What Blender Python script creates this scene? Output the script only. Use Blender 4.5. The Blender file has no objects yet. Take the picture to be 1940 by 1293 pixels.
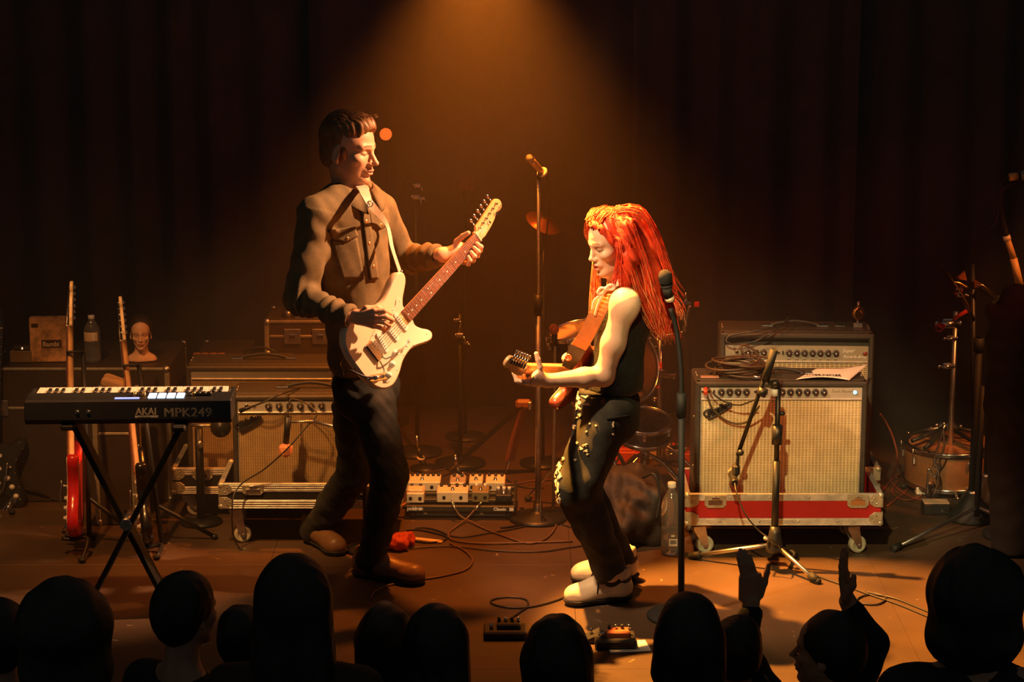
import bpy, math, random
import numpy as np
from mathutils import Matrix, Vector, Euler

random.seed(7)
rng = np.random.default_rng(7)
SC = bpy.context.scene
COL = SC.collection

# ------------------------------------------------------------------ camera
FPX, CAM_H, CAM_D, PITCH = 4472.0, 2.9, 9.0, math.radians(12.17)
cam_data = bpy.data.cameras.new('camera')
cam_data.sensor_width = 36.0
cam_data.lens = 36.0 * FPX / 1940.0
cam_data.clip_end = 60
cam = bpy.data.objects.new('camera', cam_data)
COL.objects.link(cam)
cam.location = (0, -CAM_D, CAM_H)
cam.rotation_euler = (math.pi / 2 - PITCH, 0, 0)
SC.camera = cam

# ------------------------------------------------------------------ world, exposure
world = bpy.data.worlds.new('world')
world.use_nodes = True
world.node_tree.nodes['Background'].inputs[0].default_value = (0.75, 0.8, 0.7, 1)
world.node_tree.nodes['Background'].inputs[1].default_value = 0.045
SC.world = world
vs = SC.view_settings
SC.display_settings.display_device = 'sRGB'
vs.view_transform = 'Standard'
vs.look = 'None'
vs.exposure = 0.0
vs.gamma = 1.0
vs.use_curve_mapping = False
SC.cycles.use_denoising = True
SC.cycles.volume_bounces = 0
SC.cycles.max_bounces = 6
SC.cycles.sample_clamp_indirect = 3.0

# ------------------------------------------------------------------ stage lamps
def lamp(name, loc, aim, color, power, cone, blend=0.5, radius=0.08):
    d = bpy.data.lights.new(name, 'SPOT')
    d.color = color
    d.energy = power
    d.spot_size = math.radians(cone)
    d.spot_blend = blend
    d.shadow_soft_size = radius
    o = bpy.data.objects.new(name, d)
    COL.objects.link(o)
    o.location = loc
    o.rotation_euler = (Vector(aim) - Vector(loc)).to_track_quat('-Z', 'Y').to_euler()
    return o

# orange back light hung over the stage between the two players
lamp('beam_spotlight', (-0.14, 0.62, 2.64), (-0.10, 0.68, 0.0), (1.0, 0.215, 0.014), 470, 88, 1.0, 0.06)
# narrower orange beam from the same bar, falling past her on to the front of the stage
lamp('floor_spotlight', (-0.50, 0.20, 3.30), (1.08, -0.70, 0.0), (1.0, 0.36, 0.05), 4600, 32, 0.4, 0.04)
# warm key lamps: one on the man from the right, one on the woman from the upper left, one on the right amplifiers
lamp('key_spotlight', (2.0, 0.02, 3.45), (-0.54, -0.12, 1.30), (1.0, 0.46, 0.20), 1800, 19, 0.6, 0.05)
lamp('key_spotlight', (-1.0, -1.7, 3.3), (0.34, -0.36, 0.98), (1.0, 0.58, 0.29), 500, 31, 0.5, 0.06)
lamp('front_spotlight', (-0.2, -6.0, 4.8), (1.16, 0.35, 0.46), (1.0, 0.72, 0.29), 1650, 10.5, 0.4, 0.06)
lamp('front_spotlight', (-0.2, -6.0, 4.8), (-0.22, 0.95, 0.06), (1.0, 0.62, 0.26), 1500, 4.6, 0.7, 0.06)
# lamps on the left amplifiers and on the far left
lamp('left_spotlight', (-1.75, -1.2, 3.4), (-0.96, 0.45, 0.33), (1.0, 0.46, 0.13), 360, 15, 0.8, 0.05)
lamp('left_spotlight', (-2.0, -1.5, 3.3), (-1.66, 0.2, 0.62), (1.0, 0.38, 0.09), 330, 38, 0.9, 0.05)
# red side lamps, upper right
lamp('red_sidelight', (3.5, -1.9, 3.5), (1.0, 0.9, 0.58), (1.0, 0.10, 0.02), 330, 19, 0.8, 0.08)
lamp('side_spotlight', (3.0, -0.6, 2.8), (1.86, 1.2, 0.24), (1.0, 0.27, 0.05), 320, 17, 0.6, 0.06)

# ------------------------------------------------------------------ pixel of the photograph -> point at a chosen depth
def ray(px, py):
    x = (px - 970.0) / FPX
    y = (646.5 - py) / FPX
    return Vector((x, math.cos(PITCH) + y * math.sin(PITCH), -math.sin(PITCH) + y * math.cos(PITCH)))

CAM = Vector((0, -CAM_D, CAM_H))

def P(px, py, Y):
    r = ray(px, py)
    return CAM + r * ((Y + CAM_D) / r.y)

def F(px, py, z=0.0):
    r = ray(px, py)
    return CAM + r * ((z - CAM_H) / r.z)

# ------------------------------------------------------------------ materials
MATS = {}

def mat(name, col, rough=0.5, metal=0.0, var=0.12, scale=25.0, bump=0.0, bscale=None, coat=0.0,
        emit=0.0, trans=0.0, attr=None, spec=0.5, alpha=1.0):
    if name in MATS:
        return MATS[name]
    m = bpy.data.materials.new(name)
    m.use_nodes = True
    nt = m.node_tree
    b = nt.nodes['Principled BSDF']
    b.inputs['Roughness'].default_value = rough
    b.inputs['Metallic'].default_value = metal
    b.inputs['Specular IOR Level'].default_value = spec
    if coat:
        b.inputs['Coat Weight'].default_value = coat
        b.inputs['Coat Roughness'].default_value = 0.08
    if trans:
        b.inputs['Transmission Weight'].default_value = trans
    tc = nt.nodes.new('ShaderNodeTexCoord')
    nz = nt.nodes.new('ShaderNodeTexNoise')
    nz.inputs['Scale'].default_value = scale
    nz.inputs['Detail'].default_value = 4
    nt.links.new(tc.outputs['Object'], nz.inputs['Vector'])
    mx = nt.nodes.new('ShaderNodeMix')
    mx.data_type = 'RGBA'
    mx.blend_type = 'MULTIPLY'
    mx.inputs['Factor'].default_value = 1.0
    rp = nt.nodes.new('ShaderNodeMapRange')
    rp.inputs['From Min'].default_value = 0.25
    rp.inputs['From Max'].default_value = 0.75
    rp.inputs['To Min'].default_value = 1.0 - var
    rp.inputs['To Max'].default_value = 1.0 + var
    nt.links.new(nz.outputs['Fac'], rp.inputs['Value'])
    if attr:
        at = nt.nodes.new('ShaderNodeAttribute')
        at.attribute_name = attr
        nt.links.new(at.outputs['Color'], mx.inputs[6])
    else:
        mx.inputs[6].default_value = (*col, 1)
    nt.links.new(rp.outputs['Result'], mx.inputs[7])
    nt.links.new(mx.outputs[2], b.inputs['Base Color'])
    if bump:
        n2 = nt.nodes.new('ShaderNodeTexNoise')
        n2.inputs['Scale'].default_value = bscale or scale * 4
        n2.inputs['Detail'].default_value = 3
        nt.links.new(tc.outputs['Object'], n2.inputs['Vector'])
        bp = nt.nodes.new('ShaderNodeBump')
        bp.inputs['Strength'].default_value = bump
        bp.inputs['Distance'].default_value = 0.004
        nt.links.new(n2.outputs['Fac'], bp.inputs['Height'])
        nt.links.new(bp.outputs['Normal'], b.inputs['Normal'])
    if emit:
        b.inputs['Emission Color'].default_value = (*col, 1)
        b.inputs['Emission Strength'].default_value = emit
    MATS[name] = m
    return m

def weave(name, thread, gap, w=0.0142, h=0.0068, mortar=0.0022, rough=0.55):
    """woven loudspeaker cloth: pale threads with dark dashes between them"""
    m = mat(name, thread, rough, 0.0, 0.15, 18)
    nt = m.node_tree
    b = nt.nodes['Principled BSDF']
    tc = nt.nodes['Texture Coordinate']
    sp = nt.nodes.new('ShaderNodeSeparateXYZ')
    cb = nt.nodes.new('ShaderNodeCombineXYZ')
    nt.links.new(tc.outputs['Object'], sp.inputs[0])
    nt.links.new(sp.outputs['X'], cb.inputs['X'])
    nt.links.new(sp.outputs['Z'], cb.inputs['Y'])
    br = nt.nodes.new('ShaderNodeTexBrick')
    br.offset = 0.0
    br.inputs['Scale'].default_value = 1.0
    br.inputs['Brick Width'].default_value = w
    br.inputs['Row Height'].default_value = h
    br.inputs['Mortar Size'].default_value = mortar
    br.inputs['Mortar Smooth'].default_value = 0.25
    br.inputs['Color1'].default_value = (*gap, 1)
    br.inputs['Color2'].default_value = (*[c * 0.75 for c in gap], 1)
    br.inputs['Mortar'].default_value = (*thread, 1)
    nt.links.new(cb.outputs[0], br.inputs['Vector'])
    mx = [n for n in nt.nodes if n.type == 'MIX'][0]
    nt.links.new(br.outputs['Color'], mx.inputs[6])
    bp = nt.nodes.new('ShaderNodeBump')
    bp.inputs['Strength'].default_value = 0.6
    bp.inputs['Distance'].default_value = 0.002
    nt.links.new(br.outputs['Fac'], bp.inputs['Height'])
    nt.links.new(bp.outputs['Normal'], b.inputs['Normal'])
    return m

BLACK = mat('black_vinyl', (0.02, 0.019, 0.018), 0.55, bump=0.3, bscale=300)
RUBBER = mat('black_rubber', (0.014, 0.014, 0.014), 0.7)
BMETAL = mat('black_metal', (0.018, 0.018, 0.018), 0.42, 0.3)
CHROME = mat('chrome', (0.75, 0.73, 0.7), 0.18, 1.0, 0.05)
STEEL = mat('brushed_steel', (0.55, 0.53, 0.5), 0.38, 1.0, 0.2, 40)
ALU = mat('aluminium_edge', (0.72, 0.7, 0.64), 0.45, 0.75, 0.25, 30, 0.2)
WHITE = mat('white_plastic', (0.82, 0.8, 0.74), 0.4)
CREAM = mat('cream_lacquer', (0.83, 0.68, 0.50), 0.30, 0, 0.04, 6, coat=0.25)
MAPLE = mat('maple', (0.72, 0.42, 0.18), 0.35, 0, 0.15, 30, coat=0.3)
ROSEW = mat('rosewood', (0.20, 0.055, 0.025), 0.45, 0, 0.3, 60)
PEARL = mat('pearl_dot', (0.85, 0.8, 0.72), 0.3)
BPLAST = mat('black_plastic', (0.02, 0.02, 0.021), 0.4)
GOLD = mat('brass', (0.8, 0.5, 0.18), 0.25, 1.0, 0.1)
RED = mat('red_lacquer', (0.6, 0.02, 0.015), 0.25, coat=0.5)
PAPER = mat('paper', (0.8, 0.74, 0.66), 0.8, var=0.05)
INK = mat('black_ink', (0.02, 0.02, 0.02), 0.7)
CABLE = mat('cable_rubber', (0.022, 0.019, 0.017), 0.45)
SILVERTXT = mat('silver_print', (0.75, 0.72, 0.6), 0.5)
GLASSY = mat('clear_plastic', (0.85, 0.87, 0.85), 0.08, 0, 0.0, trans=0.92)

# ------------------------------------------------------------------ objects
TM = {}

def tag(o, label, cat, group=None, kind=None):
    o['label'] = label
    if cat:
        o['category'] = cat
    if group:
        o['group'] = group
    if kind:
        o['kind'] = kind
    return o

def thing(name, label, cat, loc=(0, 0, 0), rot=(0, 0, 0), group=None):
    o = bpy.data.objects.new(name, None)
    o.empty_display_size = 0.05
    COL.objects.link(o)
    o.location = loc
    o.rotation_euler = rot
    TM[o.name] = Matrix.Translation(Vector(loc)) @ Euler(rot).to_matrix().to_4x4()
    return tag(o, label, cat, group)

def thing_m(name, label, cat, M, group=None):
    o = bpy.data.objects.new(name, None)
    o.empty_display_size = 0.05
    COL.objects.link(o)
    o.matrix_world = M
    TM[o.name] = M.copy()
    return tag(o, label, cat, group)

def spline(pts, n=8, closed=False):
    """Catmull-Rom through the points"""
    p = [Vector(q) for q in pts]
    out = []
    N = len(p)
    for i in range(N if closed else N - 1):
        if closed:
            a, b, c, d = p[i - 1], p[i], p[(i + 1) % N], p[(i + 2) % N]
        else:
            b, c = p[i], p[i + 1]
            a = p[i - 1] if i > 0 else b * 2 - c
            d = p[i + 2] if i + 2 < N else c * 2 - b
        for k in range(n):
            t = k / n
            out.append(0.5 * ((2 * b) + (c - a) * t + (2 * a - 5 * b + 4 * c - d) * t * t + (3 * b - a - 3 * c + d) * t ** 3))
    if not closed:
        out.append(p[-1])
    return out

class G:
    """collects shapes that become ONE mesh object"""
    def __init__(s, T=None):
        s.v, s.f, s.mi, s.sm = [], [], [], []
        s.T = T or Matrix.Identity(4)

    def add(s, vs_, fs, mi=0, smooth=False, T=None):
        M = s.T @ T if T is not None else s.T
        o = len(s.v)
        s.v.extend((M @ Vector(v))[:] for v in vs_)
        s.f.extend([i + o for i in f] for f in fs)
        s.mi.extend([mi] * len(fs))
        s.sm.extend([smooth] * len(fs))
        return s

    def box(s, c, size, bev=0.0, R=None, mi=0):
        hx, hy, hz = size[0] / 2, size[1] / 2, size[2] / 2
        c = Vector(c)
        bev = min(bev, hx * 0.9, hy * 0.9, hz * 0.9)
        def tr(p):
            p = Vector(p)
            if R is not None:
                p = R @ p
            return c + p
        if bev <= 0:
            vs_ = [tr((x, y, z)) for x in (-hx, hx) for y in (-hy, hy) for z in (-hz, hz)]
            fs = [(0, 1, 3, 2), (4, 6, 7, 5), (0, 4, 5, 1), (2, 3, 7, 6), (0, 2, 6, 4), (1, 5, 7, 3)]
            return s.add(vs_, fs, mi)
        vs_, idx = [], {}
        for sx in (-1, 1):
            for sy in (-1, 1):
                for sz in (-1, 1):
                    for a in range(3):
                        h = [hx - bev, hy - bev, hz - bev]
                        h[a] += bev
                        idx[(sx, sy, sz, a)] = len(vs_)
                        vs_.append(tr((sx * h[0], sy * h[1], sz * h[2])))
        fs = []
        q = [(-1, -1), (1, -1), (1, 1), (-1, 1)]
        for sg in (-1, 1):
            fx = [idx[(sg, a, b, 0)] for a, b in q]
            fy = [idx[(b, sg, a, 1)] for a, b in q]
            fz = [idx[(a, b, sg, 2)] for a, b in q]
            for f in (fx, fy, fz):
                fs.append(f if sg > 0 else f[::-1])
        for a, b in q:
            pass
        for s1 in (-1, 1):
            for s2 in (-1, 1):
                e = [idx[(-1, s1, s2, 1)], idx[(1, s1, s2, 1)], idx[(1, s1, s2, 2)], idx[(-1, s1, s2, 2)]]
                fs.append(e if s1 * s2 > 0 else e[::-1])
                e = [idx[(s2, -1, s1, 2)], idx[(s2, 1, s1, 2)], idx[(s2, 1, s1, 0)], idx[(s2, -1, s1, 0)]]
                fs.append(e if s1 * s2 > 0 else e[::-1])
                e = [idx[(s1, s2, -1, 0)], idx[(s1, s2, 1, 0)], idx[(s1, s2, 1, 1)], idx[(s1, s2, -1, 1)]]
                fs.append(e if s1 * s2 > 0 else e[::-1])
        for sx in (-1, 1):
            for sy in (-1, 1):
                for sz in (-1, 1):
                    t = [idx[(sx, sy, sz, a)] for a in range(3)]
                    fs.append(t if sx * sy * sz > 0 else t[::-1])
        return s.add(vs_, fs, mi)

    def tube(s, pts, r, n=8, closed=False, caps=True, mi=0):
        pts = [Vector(p) for p in pts]
        N = len(pts)
        rs = r if isinstance(r, (list, tuple)) else [r] * N
        tang = []
        for i in range(N):
            if closed:
                d = pts[(i + 1) % N] - pts[i - 1]
            else:
                d = pts[min(i + 1, N - 1)] - pts[max(i - 1, 0)]
            tang.append(d.normalized() if d.length > 1e-9 else Vector((0, 0, 1)))
        u = tang[0].orthogonal().normalized()
        vs_, fs = [], []
        for i in range(N):
            t = tang[i]
            u = u - t * u.dot(t)
            if u.length < 1e-6:
                u = t.orthogonal()
            u.normalize()
            w = t.cross(u)
            for k in range(n):
                a = 2 * math.pi * k / n
                vs_.append(pts[i] + (u * math.cos(a) + w * math.sin(a)) * rs[i])
        for i in range(N if closed else N - 1):
            j = (i + 1) % N
            for k in range(n):
                fs.append((i * n + k, i * n + (k + 1) % n, j * n + (k + 1) % n, j * n + k))
        s.add(vs_, fs, mi, True)
        if caps and not closed:
            o = len(s.v) - len(vs_)
            s.f.append([o + k for k in range(n)][::-1])
            s.f.append([o + (N - 1) * n + k for k in range(n)])
            s.mi += [mi, mi]
            s.sm += [False, False]
        return s

    def cyl(s, a, b, r, r2=None, n=16, mi=0, caps=True):
        return s.tube([a, b], [r, r if r2 is None else r2], n, caps=caps, mi=mi)

    def lathe(s, prof, n=24, T=None, mi=0, smooth=True, a0=0.0, a1=None):
        full = a1 is None
        m = n if full else n + 1
        vs_ = []
        for r, z in prof:
            for k in range(m):
                a = 2 * math.pi * k / n if full else a0 + (a1 - a0) * k / n
                vs_.append((r * math.cos(a), r * math.sin(a), z))
        fs = []
        for i in range(len(prof) - 1):
            for k in range(n):
                k2 = (k + 1) % m
                fs.append((i * m + k, i * m + k2, (i + 1) * m + k2, (i + 1) * m + k))
        s.add(vs_, fs, mi, smooth, T)
        if full:
            o = len(s.v) - len(vs_)
            if prof[0][0] > 1e-6:
                s.f.append([o + k for k in range(n)][::-1]); s.mi.append(mi); s.sm.append(False)
            if prof[-1][0] > 1e-6:
                s.f.append([o + (len(prof) - 1) * n + k for k in range(n)]); s.mi.append(mi); s.sm.append(False)
        return s

    def prism(s, outline, z0, z1, bev=0.0, T=None, mi=0, smooth=False):
        p = [Vector((q[0], q[1])) for q in outline]
        area = sum(p[i - 1].x * p[i].y - p[i].x * p[i - 1].y for i in range(len(p)))
        if area < 0:
            p = p[::-1]
        N = len(p)
        def inset(d):
            if d == 0:
                return p
            out = []
            for i in range(N):
                t = (p[(i + 1) % N] - p[i - 1])
                t = t.normalized() if t.length > 1e-9 else Vector((1, 0))
                out.append(p[i] + Vector((-t.y, t.x)) * d)
            return out
        rings = [(inset(bev), z0), (p, z0 + bev), (p, z1 - bev), (inset(bev), z1)] if bev else [(p, z0), (p, z1)]
        vs_ = [(q.x, q.y, z) for ring, z in rings for q in ring]
        fs = []
        for i in range(len(rings) - 1):
            for k in range(N):
                k2 = (k + 1) % N
                fs.append((i * N + k, i * N + k2, (i + 1) * N + k2, (i + 1) * N + k))
        s.add(vs_, fs, mi, smooth, T)
        s.add(vs_[:N], [list(range(N))[::-1]], mi, False, T)
        s.add(vs_[-N:], [list(range(N))], mi, False, T)
        return s

    def ell(s, c, r, R=None, nu=16, nv=10, mi=0):
        c = Vector(c)
        r = (r, r, r) if isinstance(r, (int, float)) else r
        vs_ = []
        for i in range(nv + 1):
            th = math.pi * i / nv
            for k in range(nu):
                a = 2 * math.pi * k / nu
                q = Vector((r[0] * math.sin(th) * math.cos(a), r[1] * math.sin(th) * math.sin(a), -r[2] * math.cos(th)))
                vs_.append(c + (R @ q if R is not None else q))
        fs = []
        for i in range(nv):
            for k in range(nu):
                k2 = (k + 1) % nu
                if i == 0:
                    fs.append((k, (i + 1) * nu + k2, (i + 1) * nu + k))
                elif i == nv - 1:
                    fs.append((i * nu + k, i * nu + k2, (i + 1) * nu + k))
                else:
                    fs.append((i * nu + k, i * nu + k2, (i + 1) * nu + k2, (i + 1) * nu + k))
        return s.add(vs_, fs, mi, True)

    def ring(s, c, R_, r, axis=(0, 0, 1), n=32, m=8, mi=0):
        ax = Vector(axis).normalized()
        u = ax.orthogonal().normalized()
        w = ax.cross(u)
        c = Vector(c)
        return s.tube([c + (u * math.cos(2 * math.pi * k / n) + w * math.sin(2 * math.pi * k / n)) * R_ for k in range(n)], r, m, True, mi=mi)

    def obj(s, name, mats, parent=None, label=None, world=False, cat=None, group=None, kind=None):
        me = bpy.data.meshes.new(name)
        v = s.v
        if world and parent is not None:
            iv = TM[parent.name].inverted() if parent.name in TM else Matrix.Identity(4)
            v = [(iv @ Vector(q))[:] for q in v]
        me.from_pydata(v, [], s.f)
        for m in (mats if isinstance(mats, (list, tuple)) else [mats]):
            me.materials.append(m)
        me.polygons.foreach_set('material_index', s.mi)
        me.polygons.foreach_set('use_smooth', s.sm)
        me.update()
        o = bpy.data.objects.new(name, me)
        COL.objects.link(o)
        if parent is not None:
            o.parent = parent
            if parent.name in TM:
                TM[o.name] = TM[parent.name]
        if label:
            o['label'] = label
        if cat:
            o['category'] = cat
        if group:
            o['group'] = group
        if kind:
            o['kind'] = kind
        return o

def text(body, size, m, parent, M, name='lettering', shear=0.0, ext=0.0008, align='LEFT', space=1.0, sx=1.0, bold=0.0):
    c = bpy.data.curves.new(name, 'FONT')
    c.body = body
    c.size = size
    c.shear = shear
    c.extrude = ext
    c.align_x = align
    c.space_character = space
    c.offset = bold
    c.resolution_u = 3
    c.materials.append(m)
    tmp = bpy.data.objects.new(name, c)
    me = bpy.data.meshes.new_from_object(tmp)
    bpy.data.objects.remove(tmp)
    bpy.data.curves.remove(c)
    o = bpy.data.objects.new(name, me)
    COL.objects.link(o)
    o.parent = parent
    o.matrix_local = M @ Matrix.Diagonal((sx, 1, 1, 1))
    return o

FRONT = Matrix.Rotation(math.pi / 2, 4, 'X')      # lettering that faces -Y

def copy_tree(o, parent=None):
    c = o.copy()
    COL.objects.link(c)
    if parent is not None:
        c.parent = parent
    for ch in list(o.children):
        copy_tree(ch, c)
    return c

# ------------------------------------------------------------------ smooth blended bodies: distance fields meshed by surface nets
class S:
    def __init__(s):
        s.p = []
        s.disp = None

    def ell(s, c, r, R=None, k=0.02, op='u'):
        r = np.array((r, r, r) if isinstance(r, (int, float)) else r, float)
        Rm = np.array(R) if R is not None else np.eye(3)
        s.p.append(('e', np.array(c, float), r, Rm[:3, :3], k, op, float(max(r))))
        return s

    def rc(s, a, b, ra, rb=None, k=0.02, op='u'):
        s.p.append(('c', np.array(a, float), np.array(b, float), ra, ra if rb is None else rb, k, op))
        return s

    def chain(s, pts, rs, k=0.01, op='u'):
        for i in range(len(pts) - 1):
            s.rc(pts[i], pts[i + 1], rs[i], rs[i + 1], k, op)
        return s

    def box(s, c, h, rad=0.01, R=None, k=0.01, op='u'):
        Rm = np.array(R)[:3, :3] if R is not None else np.eye(3)
        s.p.append(('b', np.array(c, float), np.array(h, float), Rm, rad, k, op))
        return s

    def plane(s, c, n, k=0.0):
        """cut away everything on the side n points to"""
        n = np.array(n, float)
        s.p.append(('p', np.array(c, float), n / np.linalg.norm(n), k))
        return s

    def __call__(s, X):
        d = np.full(len(X), 1e3)
        for q in s.p:
            if q[0] == 'e':
                L = (X - q[1]) @ q[3]
                k0 = np.sqrt(((L / q[2]) ** 2).sum(1))
                k1 = np.sqrt(((L / q[2] ** 2) ** 2).sum(1))
                e = k0 * (k0 - 1.0) / np.maximum(k1, 1e-6)
                k, op = q[4], q[5]
            elif q[0] == 'c':
                ba = q[2] - q[1]
                pa = X - q[1]
                t = np.clip(pa @ ba / max(ba @ ba, 1e-12), 0, 1)
                e = np.sqrt(((pa - t[:, None] * ba) ** 2).sum(1)) - (q[3] + (q[4] - q[3]) * t)
                k, op = q[5], q[6]
            elif q[0] == 'b':
                L = np.abs((X - q[1]) @ q[3]) - (q[2] - q[4])
                e = np.sqrt((np.maximum(L, 0) ** 2).sum(1)) + np.minimum(L.max(1), 0) - q[4]
                k, op = q[5], q[6]
            else:
                e = (X - q[1]) @ q[2]
                d = np.maximum(d, e)
                continue
            if op == 'u':
                if k > 0:
                    h = np.clip(0.5 + 0.5 * (d - e) / k, 0, 1)
                    d = d + (e - d) * h - k * h * (1 - h)
                else:
                    d = np.minimum(d, e)
            else:
                e = -e
                if k > 0:
                    h = np.clip(0.5 - 0.5 * (d - e) / k, 0, 1)
                    d = d + (e - d) * h + k * h * (1 - h)
                else:
                    d = np.maximum(d, e)
        if s.disp is not None:
            d = d + s.disp(X)
        return d

    def bounds(s):
        lo, hi = np.full(3, 9e9), np.full(3, -9e9)
        for q in s.p:
            if q[0] == 'e' and q[5] == 'u':
                lo = np.minimum(lo, q[1] - q[6]); hi = np.maximum(hi, q[1] + q[6])
            elif q[0] == 'c' and q[6] == 'u':
                r = max(q[3], q[4])
                lo = np.minimum(lo, np.minimum(q[1], q[2]) - r); hi = np.maximum(hi, np.maximum(q[1], q[2]) + r)
            elif q[0] == 'b' and q[6] == 'u':
                r = np.linalg.norm(q[2])
                lo = np.minimum(lo, q[1] - r); hi = np.maximum(hi, q[1] + r)
        return lo - 0.03, hi + 0.03

def nets(f, h, lo=None, hi=None):
    if lo is None:
        lo, hi = f.bounds()
    lo, hi = np.array(lo, float), np.array(hi, float)
    B = 8
    nb = np.maximum(1, np.ceil((hi - lo) / h / B).astype(int))
    n = nb * B
    cen = [lo[a] + (np.arange(nb[a]) + 0.5) * B * h - 0.5 * h for a in range(3)]
    cg = np.stack(np.meshgrid(*cen, indexing='ij'), -1).reshape(-1, 3)
    cd = f(cg)
    act = np.abs(cd) < B * h * 1.25 + 3 * h
    D = np.repeat(np.repeat(np.repeat(np.where(cd < 0, -1.0, 1.0).reshape(nb), B, 0), B, 1), B, 2).astype(np.float32)
    bi = np.stack(np.unravel_index(np.nonzero(act)[0], nb), 1) * B
    loc = np.stack(np.meshgrid(*[np.arange(B)] * 3, indexing='ij'), -1).reshape(-1, 3)
    for c in range(0, len(bi), 400):
        ij = (bi[c:c + 400, None, :] + loc[None]).reshape(-1, 3)
        D[ij[:, 0], ij[:, 1], ij[:, 2]] = f(lo + ij * h)
    s = D < 0
    cnt = np.zeros(n - 1, np.int8)
    cor = [(a, b, c) for a in (0, 1) for b in (0, 1) for c in (0, 1)]
    for a, b, c in cor:
        cnt += s[a:n[0] - 1 + a, b:n[1] - 1 + b, c:n[2] - 1 + c]
    cells = np.stack(np.nonzero((cnt > 0) & (cnt < 8)), 1)
    vals = {q: D[cells[:, 0] + q[0], cells[:, 1] + q[1], cells[:, 2] + q[2]] for q in cor}
    acc = np.zeros((len(cells), 3)); num = np.zeros(len(cells))
    for q in cor:
        for a in range(3):
            if q[a] == 0:
                q2 = list(q); q2[a] = 1; q2 = tuple(q2)
                v0, v1 = vals[q], vals[q2]
                mk = (v0 < 0) != (v1 < 0)
                t = np.where(mk, v0 / np.where(mk, v0 - v1, 1), 0)
                for b in range(3):
                    acc[:, b] += mk * (q[b] + (t if b == a else 0))
                num += mk
    verts = lo + (cells + acc / num[:, None]) * h
    idx = np.full(n - 1, -1, np.int64)
    idx[cells[:, 0], cells[:, 1], cells[:, 2]] = np.arange(len(cells))
    quads = []
    for a in range(3):
        b, c = (a + 1) % 3, (a + 2) % 3
        sl0 = [slice(None)] * 3; sl1 = [slice(None)] * 3
        sl0[a] = slice(0, n[a] - 1); sl1[a] = slice(1, n[a])
        e = np.stack(np.nonzero(s[tuple(sl0)] != s[tuple(sl1)]), 1)
        ok = (e[:, b] > 0) & (e[:, c] > 0) & (e[:, b] < n[b] - 1) & (e[:, c] < n[c] - 1)
        e = e[ok]
        inside = s[e[:, 0], e[:, 1], e[:, 2]]
        def at(db, dc):
            q = e.copy(); q[:, b] -= db; q[:, c] -= dc
            return idx[q[:, 0], q[:, 1], q[:, 2]]
        q4 = np.stack([at(0, 0), at(1, 0), at(1, 1), at(0, 1)], 1)
        q4[~inside] = q4[~inside][:, ::-1]
        quads.append(q4[(q4 >= 0).all(1)])
    return verts, np.concatenate(quads)

def sobj(name, f, h, m, parent=None, label=None, color=None, boxes=None, lo=None, hi=None):
    """mesh a distance field; boxes = list of (lo, hi, h) meshed finer or in pieces; color(X) -> vertex colours"""
    V, Q = [], []
    o = 0
    for (l, u, hh) in (boxes or [(lo, hi, h)]):
        v, q = nets(f, hh, l, u)
        for (l2, u2, h2) in (boxes or []):
            if h2 < hh * 0.9:      # leave out what a finer piece of the same surface covers
                ins = ((v > np.array(l2) + 2.5 * h2 + 0.001) & (v < np.array(u2) - 2.5 * h2 - 10 * 0 - h2 * 8)).all(1)
                q = q[~ins[q].all(1)]
        V.append(v); Q.append(q + o)
        o += len(v)
    V = np.concatenate(V); Q = np.concatenate(Q)
    colr = color(V) if color is not None else None
    if parent is not None and parent.name in TM:
        iv = np.array(TM[parent.name].inverted())
        V = V @ iv[:3, :3].T + iv[:3, 3]
    me = bpy.data.meshes.new(name)
    me.vertices.add(len(V)); me.vertices.foreach_set('co', V.astype(np.float32).ravel())
    me.loops.add(Q.size); me.loops.foreach_set('vertex_index', Q.astype(np.int32).ravel())
    me.polygons.add(len(Q))
    me.polygons.foreach_set('loop_start', np.arange(0, Q.size, 4, dtype=np.int32))
    me.polygons.foreach_set('use_smooth', np.ones(len(Q), bool))
    me.update(calc_edges=True)
    me.validate()
    if colr is not None:
        ca = me.color_attributes.new('tint', 'FLOAT_COLOR', 'POINT')
        c4 = np.ones((len(V), 4), np.float32); c4[:, :3] = colr
        ca.data.foreach_set('color', c4.ravel())
    me.materials.append(m)
    ob = bpy.data.objects.new(name, me)
    COL.objects.link(ob)
    if parent is not None:
        ob.parent = parent
        if parent.name in TM:
            TM[ob.name] = TM[parent.name]
    if label:
        ob['label'] = label
    return ob

def sines(seed, freq, amp, n=5, aniso=(1, 1, 1)):
    r = np.random.default_rng(seed)
    K = r.normal(size=(n, 3)) * freq * np.array(aniso)
    ph = r.uniform(0, 6.28, n)
    def g(X):
        return amp * np.sin(X @ K.T + ph).sum(1) / n * 1.6
    return g

def hit(f, px, py, y0=-1.6, far=2.6):
    """where the sight line through a pixel of the photograph meets a body"""
    r = ray(px, py).normalized()
    o = P(px, py, y0)
    t = 0.0
    for _ in range(90):
        q = o + r * t
        d = float(f(np.array([q[:]]))[0])
        if d < 0.0012:
            break
        t += max(d * 0.85, 0.0012)
        if t > far:
            return None, None
    q = o + r * t
    e = 0.004
    X = np.array([[q.x + e, q.y, q.z], [q.x - e, q.y, q.z], [q.x, q.y + e, q.z], [q.x, q.y - e, q.z], [q.x, q.y, q.z + e], [q.x, q.y, q.z - e]])
    v = f(X)
    nn = Vector((v[0] - v[1], v[2] - v[3], v[4] - v[5]))
    return q, nn.normalized()

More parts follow.
